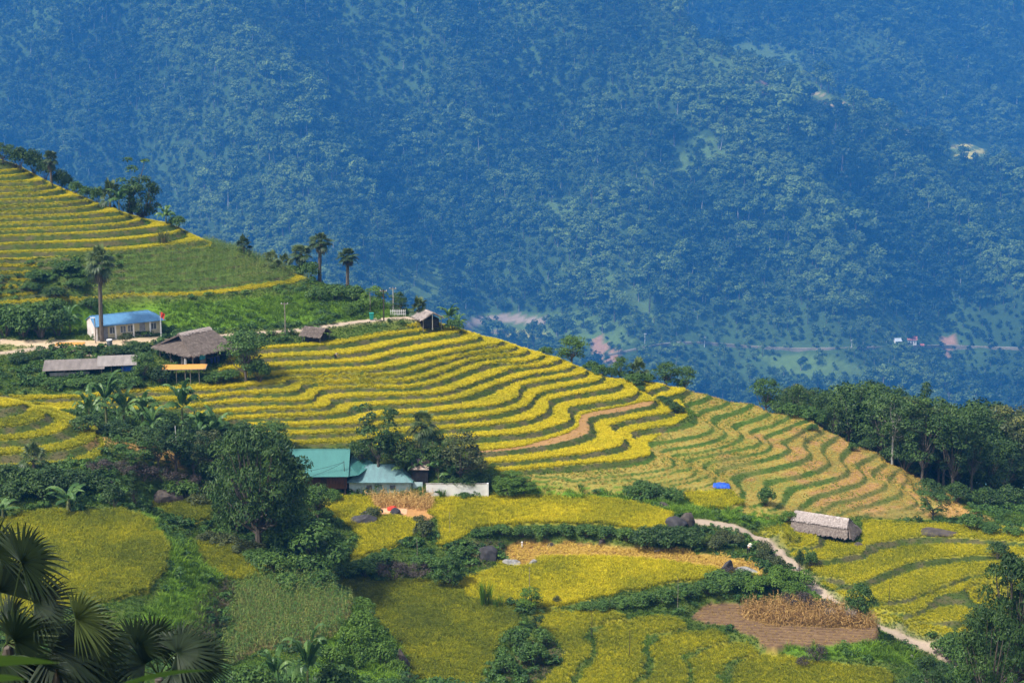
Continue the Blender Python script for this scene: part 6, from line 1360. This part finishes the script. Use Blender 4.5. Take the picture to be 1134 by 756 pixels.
wire(top(p_a), top(p_b), 0.5, 'long cable between the two roadside poles above the small hut')
wire(top(p_b), top(p_c), 0.1, 'short cable between the poles near the crest hut')
for px, py, hp_, r, mt, l in [(750, 678, 40, 0.032, M_post, 'pale stake standing before the green strip right of centre'), (655, 706, 34, 0.035, M_dkwood, 'dark thin stake between the rice strips'), (697, 727, 30, 0.04, M_dkwood, 'short dark stake in the rice strip with broken plants'), (462, 622, 26, 0.035, M_post, 'thin stake on the bank left of the middle fields'), (498, 592, 26, 0.03, M_post, 'thin stake in the upper rice field'), (586, 676, 50, 0.04, M_post, 'tall stake rising out of the small yellow green tree'), (984, 672, 26, 0.03, M_dkwood, 'thin stake at the edge of the rice east of the road')]:
    pole(px, py, hp_, l, mt, r, False, 'field_stake', 'stake')
# flag
o, v, h = pole(178.5, 376, 31, 'thin white flagpole with a red flag at the end of the school', M_white, 0.04, False, 'flagpole', 'flagpole')
m = MB(); V = []
for i in range(7):
    for j in range(6): V.append((0.06 + 0.11 * i * (1 - 0.06 * j), 0.06 * math.sin(i * 1.4 + j * 0.6), h - 0.08 - 0.17 * j - 0.03 * i * i * 0.3))
V2 = [(a, b_ + 0.015, c) for a, b_, c in V]; q = [(i * 6 + j, i * 6 + j + 1, (i + 1) * 6 + j + 1, (i + 1) * 6 + j) for i in range(6) for j in range(5)]
m.add(V, q); m.add(V2, [f[::-1] for f in q]); m.obj('flag', M_red, o)
# bin and drum
v = ground(411.5, 354.5); o = thing('litter_bin', v, 'teal plastic bin standing at the edge of the road', 'bin', R(10)); s = 7.5 * mpp(v)
m = MB(); m.add([(-0.25, -0.22, 0.12), (0.25, -0.22, 0.12), (0.25, 0.22, 0.12), (-0.25, 0.22, 0.12), (-0.3, -0.27, s), (0.3, -0.27, s), (0.3, 0.27, s), (-0.3, 0.27, s)], [(0, 3, 2, 1), (4, 5, 6, 7), (0, 1, 5, 4), (1, 2, 6, 5), (2, 3, 7, 6), (3, 0, 4, 7)]); m.obj('body', M_tealp, o); m = MB(); m.box((0, 0, s + 0.04), (0.68, 0.6, 0.08)); m.obj('lid', M_tealp, o)
for x in (-0.22, 0.22):
    m = MB(); m.tube([(x - 0.03, 0.2, 0.1), (x + 0.03, 0.2, 0.1)], [0.1, 0.1], 10); m.obj('wheel', M_black, o)
v = ground(121.5, 384); o = thing('water_drum', v, 'grey drum with a white lid in front of the school', 'drum'); s = 7.5 * mpp(v); m = MB(); z = np.linspace(0, s, 7); m.tube(np.c_[0 * z, 0 * z, z], 0.40 + 0.03 * np.array([0, 1, 0, 1, 0, 1, 0]), 16); m.obj('body', M_glass, o); m = MB(); m.tube([(0, 0, s + 0.003), (0, 0, s + 0.07)], [0.43, 0.40], 16); m.obj('lid', M_white, o)
# white fence at the crest
v = ground(440, 352); v.y += 1.5; v.z = float(height(v.x, v.y)); o = thing('picket_fence', v, 'short white picket fence beneath the round dark tree at the road', 'fence', R(5)); m = MB(); m.box((0, 0, 0.35), (2.3, 0.05, 0.07)); m.box((0, 0, 0.8), (2.3, 0.05, 0.07)); m.obj('rail', M_white, o)
for k in range(9):
    m = MB(); m.box((-1.1 + k * 0.275, -0.06, 0.5), (0.09, 0.05, 1.1)); m.obj('picket', M_white, o)

# boulders
def boulder(px, py, wpx, hpx, mat, label, seed, push=0.0, flat=0.8, name='boulder'):
    import bmesh
    v = ground(px, py); s = mpp(v); w, h = wpx * s / 2, hpx * s; bm = bmesh.new(); bmesh.ops.create_icosphere(bm, subdivisions=4, radius=1.0); g = np.random.default_rng(seed); pl_ = [(lambda q: q / np.linalg.norm(q))(g.normal(size=3)) for _ in range(14)]; dd = g.uniform(0.5, 0.85, 14)
    for q in bm.verts:
        p = np.array(q.co)
        for n_, d_ in zip(pl_, dd):
            e = np.dot(p, n_)
            if e > d_: p = p - n_ * (e - d_) * 0.85
        p = p * (1 + 0.14 * (float(fbm(np.array(p[0] * 2.2 + p[2] + seed), np.array(p[1] * 2.2 - p[2]), seed, 4)) - 0.5))
        q.co = (p[0] * w * 1.12, p[1] * w * flat * 1.1, p[2] * h * 0.9 + h * 0.2)
    me = bpy.data.meshes.new(name); bm.to_mesh(me); bm.free(); me.materials.append(mat)
    o = bpy.data.objects.new(name, me); COL.objects.link(o); o.location = v + Vector((0, w * flat * 0.5 + push, 0)); o.rotation_euler = (0, 0, g.uniform(-0.3, 0.3)); return tag(o, label, 'boulder')
M_rock = plain('black_rock', (0.075, 0.07, 0.072), (0.028, 0.026, 0.028), 1.6, 0.9, bmp=0.12, detail=8); M_rock2 = plain('brown_rock', (0.10, 0.08, 0.065), (0.04, 0.033, 0.03), 1.6, 0.9, bmp=0.12, detail=8); M_rockp = plain('pale_rock', (0.36, 0.34, 0.31), (0.13, 0.125, 0.12), 1.8, 0.9, bmp=0.1, detail=8)
for a in [(748, 588, 26, 15, M_rock, 'big black boulder on the edge of the upper rice field', 11), (762, 586, 18, 17, M_rock2, 'brown boulder leaning against the right of the big black one', 12), (405, 580, 34, 9, M_rock, 'flat dark boulder in the rice left of the dry corn', 13), (410, 573, 20, 7, M_rock, 'smaller dark boulder just behind the flat one', 14), (437, 571, 15, 8, M_rock, 'black pointed boulder beside the red cloth', 15), (186, 558, 36, 15, M_rock2, 'dark domed boulder behind the second left field', 16), (124, 546, 12, 14, M_rock2, 'upright brown boulder in front of the dusky thicket', 17), (541, 621, 28, 17, M_rock, 'dark boulder at the left end of the cut rice', 18), (566, 627, 20, 7, M_rockp, 'pale boulder at the edge of the middle rice field', 19), (590, 626, 12, 6, M_rockp, 'pale cracked stone right of the pale boulder', 20), (806, 634, 14, 14, M_rock, 'black pointed rock at the right end of the middle field', 21), (826, 636, 28, 5, M_rockp, 'long pale slab beside the black pointed rock', 22), (1040, 593, 40, 4, M_rock2, 'flat dark rock lying in the far right rice field', 23), (952, 605, 12, 4, M_rock2, 'low dark stone in the rice right of the thatched hut', 24), (446, 750, 20, 34, M_rock2, 'brown rock in the bank left of the nearest rice field', 25), (735, 562, 14, 6, M_rock2, 'small brown stone above the black boulder', 26), (668, 604, 11, 6, M_rock2, 'brown stone at the back edge of the cut rice', 27), (610, 606, 9, 5, M_rock2, 'small dark stone at the back edge of the cut rice', 28)]:
    boulder(*a)
for a in [(884, 632, 'pale stone on the mound beside the road', 5), (850, 627, 'white stone above the mound beside the road', 6), (727, 612, 'pale stone at the back of the cut rice below the dark bushes', 8), (1010, 729, 'small pale stone at the bottom of the road bank', 5)]:
    boulder(a[0], a[1], a[3], 4, M_rockp, a[2], int(a[0]))
# tarpaulin, mat, red cloth, straw
v = ground(799, 541); heap('tarpaulin', v + Vector((0, 0.5, 0.05)), 10.0 * mpp(v), 0.7, 0.5, M_bluetarp, 'crumpled bright blue tarpaulin on the harvested terrace', 'tarpaulin', R(-5), 4)
v = ground(435, 571); heap('drying_mat', v + Vector((-0.2, 1.6, 0.03)), 1.9, 1.2, 0.06, plain('pale_mat', (0.72, 0.42, 0.25), (0.55, 0.28, 0.14), 5), 'pale orange mat laid out before the dry corn', 'mat', 0.0, 5, fade=8); heap('red_cloth', v + Vector((-0.2, 2.1, 0.1)), 0.62, 0.4, 0.42, M_red, 'red cloth heap on the orange mat', 'cloth', 0.2, 6)
def straw_bundle(px, py, hpx, label, seed, mat=None):
    v = ground(px, py); me = tuft(seed, 160, hpx * mpp(v), 0.35, 0.55, 0.05, 4, 0.6, 1.0, 0.25, mat or M_straw); o = thing('straw_bundle', v, label, 'straw'); c = bpy.data.objects.new('straw', me); COL.objects.link(c); c.parent = o; m = MB(); m.tube([(0, 0, 0), (0, 0, 0.5)], [0.3, 0.2], 8); m.obj('core', M_thatch, o); return o
straw_bundle(866, 674, 15, 'pale yellow straw bundle standing among the dry corn', 601, M_dry)
straw_bundle(942, 690, 20, 'dark straw stook at the roadside end of the dry corn', 602, M_thatch); straw_bundle(919, 686, 16, 'dark straw stook left of the roadside one in the dry corn', 603, M_thatch)
v = ground(578, 606); o = thing('marker_post', v, 'tiny white marker post behind the cut rice', 'post'); m = MB(); m.box((0, 0, 0.25), (0.16, 0.14, 0.8)); m.obj('post', M_white, o); m = MB(); m.box((0, 0, 0.68), (0.2, 0.18, 0.06)); m.obj('cap', M_white, o)

# ------------------------------------------------------------------ people
M_skin = plain('skin', (0.34, 0.20, 0.13), (0.28, 0.16, 0.10), 6, 0.6); M_shirt = plain('white_shirt', (0.80, 0.79, 0.76), (0.66, 0.65, 0.63), 5, 0.9); M_trous = plain('dark_trousers', (0.03, 0.03, 0.04), (0.02, 0.02, 0.025), 5, 0.9); M_hat = plain('palm_leaf_hat', (0.76, 0.70, 0.52), (0.60, 0.53, 0.38), 8, 0.8); M_hair = plain('black_hair', (0.015, 0.012, 0.012)); M_grey = plain('grey_shirt', (0.40, 0.40, 0.42), (0.28, 0.28, 0.30), 5, 0.9)
def skin_mesh(name, verts, edges, radii, mat, root=0, sub=1):
    me = bpy.data.meshes.new(name); me.from_pydata(verts, edges, []); o = bpy.data.objects.new(name, me); COL.objects.link(o)
    sk = o.modifiers.new('skin', 'SKIN'); sk.use_smooth_shade = True
    for i, r in enumerate(radii): me.skin_vertices[0].data[i].radius = (r, r) if isinstance(r, float) else r
    for i, q in enumerate(me.skin_vertices[0].data): q.use_root = (i == root)
    sb = o.modifiers.new('smooth', 'SUBSURF'); sb.levels = sub; sb.render_levels = sub
    dg = bpy.context.evaluated_depsgraph_get(); nm = bpy.data.meshes.new_from_object(o.evaluated_get(dg)); bpy.data.objects.remove(o); nm.name = name; nm.materials.clear(); nm.materials.append(mat); return nm
def person(loc, rz, label, shirt, hat, scale=1.0):
    """a figure stooping over the rice, cutting it low down; faces -Y before the turn"""
    o = thing('person', loc, label, 'person', rz); o.scale = (scale,) * 3
    V = [(0, 0.12, 0.80), (0, -0.02, 0.98), (0, -0.20, 1.12), (0, -0.30, 1.17), (0, -0.42, 1.16),                        # pelvis, waist, chest, neck, head
         (0.10, 0.10, 0.78), (0.13, 0.00, 0.45), (0.13, 0.10, 0.09), (0.14, -0.08, 0.045),
         (-0.10, 0.10, 0.78), (-0.13, 0.04, 0.45), (-0.13, 0.18, 0.09), (-0.14, 0.0, 0.045),
         (0.19, -0.21, 1.10), (0.23, -0.30, 0.84), (0.15, -0.46, 0.66), (0.13, -0.51, 0.60),
         (-0.19, -0.21, 1.10), (-0.24, -0.28, 0.84), (-0.16, -0.44, 0.64), (-0.13, -0.49, 0.58)]
    E = [(0, 1), (1, 2), (2, 3), (3, 4), (0, 5), (5, 6), (6, 7), (7, 8), (0, 9), (9, 10), (10, 11), (11, 12), (2, 13), (13, 14), (14, 15), (15, 16), (2, 17), (17, 18), (18, 19), (19, 20)]
    rr = [0.125, 0.115, 0.13, 0.055, 0.098, 0.085, 0.062, 0.042, 0.035, 0.085, 0.062, 0.042, 0.035, 0.055, 0.042, 0.032, 0.036, 0.055, 0.042, 0.032, 0.036]
    # fingers: short chains rooted in each palm
    for b_, s in ((16, 1), (20, -1)):
        px_, py_, pz_ = V[b_]
        for k in range(4):
            i0 = len(V); dx = (k - 1.5) * 0.018; L_ = (0.040, 0.047, 0.044, 0.034)[k]; V += [(px_ + dx, py_ - 0.03, pz_ - 0.02), (px_ + dx * 1.1, py_ - 0.03 - L_ * 0.6, pz_ - 0.03 - L_ * 0.4), (px_ + dx * 1.1, py_ - 0.02 - L_ * 0.4, pz_ - 0.03 - L_)]; E += [(b_, i0), (i0, i0 + 1), (i0 + 1, i0 + 2)]; rr += [0.009, 0.0085, 0.007]
        i0 = len(V); V += [(px_ - s * 0.035, py_ - 0.012, pz_ - 0.01), (px_ - s * 0.045, py_ - 0.03, pz_ - 0.035)]; E += [(b_, i0), (i0, i0 + 1)]; rr += [0.011, 0.009]
    me = skin_mesh('body', V, E, rr, M_skin, 0, 1); c = bpy.data.objects.new('body', me); COL.objects.link(c); c.parent = o
    def cloth(nm, idx, grow, mat, ends=()):
        mp_ = {k: n for n, k in enumerate(idx)}; vv = [V[k] for k in idx]; ee = [(mp_[a], mp_[b]) for a, b in E if a in mp_ and b in mp_]; me = skin_mesh(nm, vv, ee, [rr[k] + grow for k in idx], mat, 0, 1); c = bpy.data.objects.new(nm, me); COL.objects.link(c); c.parent = o
    cloth('shirt', [1, 2, 13, 14, 17, 18], 0.028, shirt); cloth('trousers', [0, 5, 6, 7, 9, 10, 11], 0.022, M_trous)
    hd = np.array(V[4]); m = MB()
    for s in (-1, 1):
        m.tube([hd + (s * 0.035, -0.085, -0.015), hd + (s * 0.035, -0.098, -0.016)], [0.012, 0.008], 6)
    m.obj('eyes', M_hair, o); m = MB(); m.tube([hd + (0, -0.09, -0.02), hd + (0, -0.118, -0.05)], [0.012, 0.018], 6); m.tube([hd + (-0.028, -0.088, -0.07), hd + (0, -0.098, -0.072), hd + (0.028, -0.088, -0.07)], 0.008, 5)
    for s in (-1, 1): m.tube([hd + (s * 0.10, 0, 0.0), hd + (s * 0.112, 0.01, 0.0)], [0.03, 0.02], 7)
    m.obj('face', M_skin, o); m = MB(); m.tube([hd + (0, 0.03, 0.03), hd + (0, 0.06, -0.02), hd + (0, 0.07, -0.07)], [0.10, 0.095, 0.06], 10); m.obj('hair', M_hair, o)
    if hat:
        m = MB(); n = 20; a = np.arange(n) * 2 * math.pi / n; ap = hd + (0, -0.02, 0.24); rim = np.c_[hd[0] + 0.26 * np.cos(a), hd[1] - 0.05 + 0.26 * np.sin(a), hd[2] + 0.055 + 0.03 * np.sin(a)]; m.add(np.vstack([[ap], rim, rim - (0, 0, 0.012), [ap - (0, 0, 0.03)]]), [(0, 1 + i, 1 + (i + 1) % n) for i in range(n)] + [(1 + i, 1 + n + i, 1 + n + (i + 1) % n, 1 + (i + 1) % n) for i in range(n)] + [(2 * n + 1, 1 + n + (i + 1) % n, 1 + n + i) for i in range(n)]); m.obj('hat', M_hat, o)
    return o
v = ground(829, 613.5); person(v, R(150), 'person in a white shirt and pale conical hat bending above the cut rice', M_shirt, True, 0.95)
v = ground(372, 399); person(v, R(60), 'person in grey stooping in the rice on an upper terrace', M_grey, False, 0.95)

# ------------------------------------------------------------------ far things on the mountain
M_farroof = plain('violet_roof', (0.36, 0.27, 0.36), (0.26, 0.19, 0.26), 0.3); M_redroof = plain('red_roof', (0.50, 0.17, 0.11), (0.36, 0.11, 0.08), 0.3); M_paleroof = plain('pale_roof', (0.58, 0.62, 0.64), (0.44, 0.48, 0.50), 0.3)
def far_house(px, py, wpx, hpx, roof, label, rz=0.0, deep=0.8):
    b = mground(px, py) * KM; o = thing('mountain_house', b, label, 'house', rz); s = mpp(b); w, h = wpx * s, hpx * s; d = w * deep
    m = MB(); m.box((0, d / 2, h * 0.25), (w * 0.86, d * 0.86, h * 0.9)); m.obj('wall', M_white, o); m = MB(); e, r_ = h * 0.62, h * 1.0; m.slab([(-w / 2, -0.3, e), (w / 2, -0.3, e), (w / 2, d / 2, r_), (-w / 2, d / 2, r_)], 0.25); m.slab([(w / 2, d + 0.3, e), (-w / 2, d + 0.3, e), (-w / 2, d / 2 + 0.02, r_), (w / 2, d / 2 + 0.02, r_)], 0.25); m.obj('roof', roof, o)
    m = MB(); m.box((0, d * 0.07 - 0.12, h * 0.2), (w * 0.14, 0.2, h * 0.45)); m.obj('door', M_dkwood, o)
    for x in (-0.26, 0.26):
        m = MB(); m.box((w * x, d * 0.07 - 0.12, h * 0.32), (w * 0.13, 0.2, h * 0.22)); m.obj('window', M_glass, o)
far_house(1041, 156, 11, 8, M_farroof, 'small house with a violet roof on the ridge of the mountain', R(-20))
far_house(1129, 297, 14, 7, M_paleroof, 'pale roofed house on the mountain at the right edge', R(5))
far_house(995, 383, 8, 8, M_paleroof, 'left house of the pair beside the valley road', R(10)); far_house(1010, 382, 11, 9, M_redroof, 'red roofed house of the pair beside the valley road', R(-10)); far_house(1021, 386, 5, 5, M_redroof, 'tiny red roofed hut just below the valley road', R(0))
def far_pole(px, py, hpx, label):
    b = mground(px, py) * KM; o = thing('roadside_pole', b, label, 'pole'); h = hpx * mpp(b); m = MB(); m.tube([(0, 0, -3), (0, 0, h)], [0.45, 0.3], 6); m.obj('shaft', M_white, o); m = MB(); m.box((0, 0, h - 1.2), (4, 0.4, 0.4)); m.obj('crossarm', M_white, o)
far_pole(714, 386, 17, 'white pole beside the left end of the valley road'); far_pole(943, 388, 12, 'white pole in the middle of the valley road'); far_pole(1096, 386, 12, 'white pole near the right end of the valley road'); far_pole(780, 385, 12, 'white pole right of the bend in the valley road')
# ------------------------------------------------------------------ air, sky, sun
hz = bpy.data.meshes.new('haze'); x0, x1, y0, y1, z0, z1 = -2360, 2360, -250, 6000, -840, 620
hz.from_pydata([(x, y, z) for z in (z0, z1) for y in (y0, y1) for x in (x0, x1)], [], [(0, 2, 3, 1), (4, 5, 7, 6), (0, 1, 5, 4), (2, 6, 7, 3), (0, 4, 6, 2), (1, 3, 7, 5)])
ho = bpy.data.objects.new('haze', hz); COL.objects.link(ho); tag(ho, 'blue haze filling the valley and paling the mountain', 'haze', kind='stuff')
m = bpy.data.materials.new('haze'); m.use_nodes = True; nt = m.node_tree; nt.nodes.clear(); out = nt.nodes.new('ShaderNodeOutputMaterial'); v = nt.nodes.new('ShaderNodeVolumePrincipled')
v.inputs['Color'].default_value = HAZE_COL; v.inputs['Density'].default_value = HAZE_D; v.inputs['Anisotropy'].default_value = 0.0
nt.links.new(v.outputs[0], out.inputs['Volume']); hz.materials.append(m)

w = bpy.data.worlds.new('World'); S.world = w; w.use_nodes = True; nt = w.node_tree; bg = nt.nodes['Background']
sky = nt.nodes.new('ShaderNodeTexSky'); sky.sky_type = 'NISHITA'; sky.sun_disc = False; sky.sun_elevation = R(SUN_EL); sky.sun_rotation = R(SUN_AZ); sky.air_density = 1.0; sky.dust_density = 2.0; sky.ozone_density = 1.0
hs = nt.nodes.new('ShaderNodeHueSaturation'); hs.inputs['Saturation'].default_value = SKY_SAT      # a thinly clouded sky: whiter than a clear one
nt.links.new(sky.outputs[0], hs.inputs['Color']); nt.links.new(hs.outputs[0], bg.inputs[0]); bg.inputs[1].default_value = SKY_S
sd = bpy.data.lights.new('sun', 'SUN'); sd.energy = SUN_S; sd.angle = R(SUN_ANG); sd.color = (1.0, 0.95, 0.86)
so = bpy.data.objects.new('sun', sd); COL.objects.link(so); so.location = (0, 0, 400)
sv = Vector((math.sin(R(SUN_AZ)) * math.cos(R(SUN_EL)), math.cos(R(SUN_AZ)) * math.cos(R(SUN_EL)), math.sin(R(SUN_EL))))   # towards the sun
so.rotation_euler = sv.to_track_quat('Z', 'Y').to_euler()
S.view_settings.view_transform = 'Standard'; S.view_settings.look = 'None'; S.view_settings.gamma = 1.0; S.view_settings.exposure = EXPO
S.cycles.max_bounces = 6; S.cycles.diffuse_bounces = 3; S.cycles.glossy_bounces = 2; S.cycles.transmission_bounces = 4; S.cycles.transparent_max_bounces = 6; S.cycles.volume_bounces = 1
S.cycles.caustics_reflective = False; S.cycles.caustics_refractive = False; S.cycles.sample_clamp_indirect = 6.0
S.cycles.use_denoising = True; S.cycles.denoiser = 'OPENIMAGEDENOISE'; S.cycles.use_adaptive_sampling = True; S.cycles.adaptive_threshold = 0.02
S.render.film_transparent = False
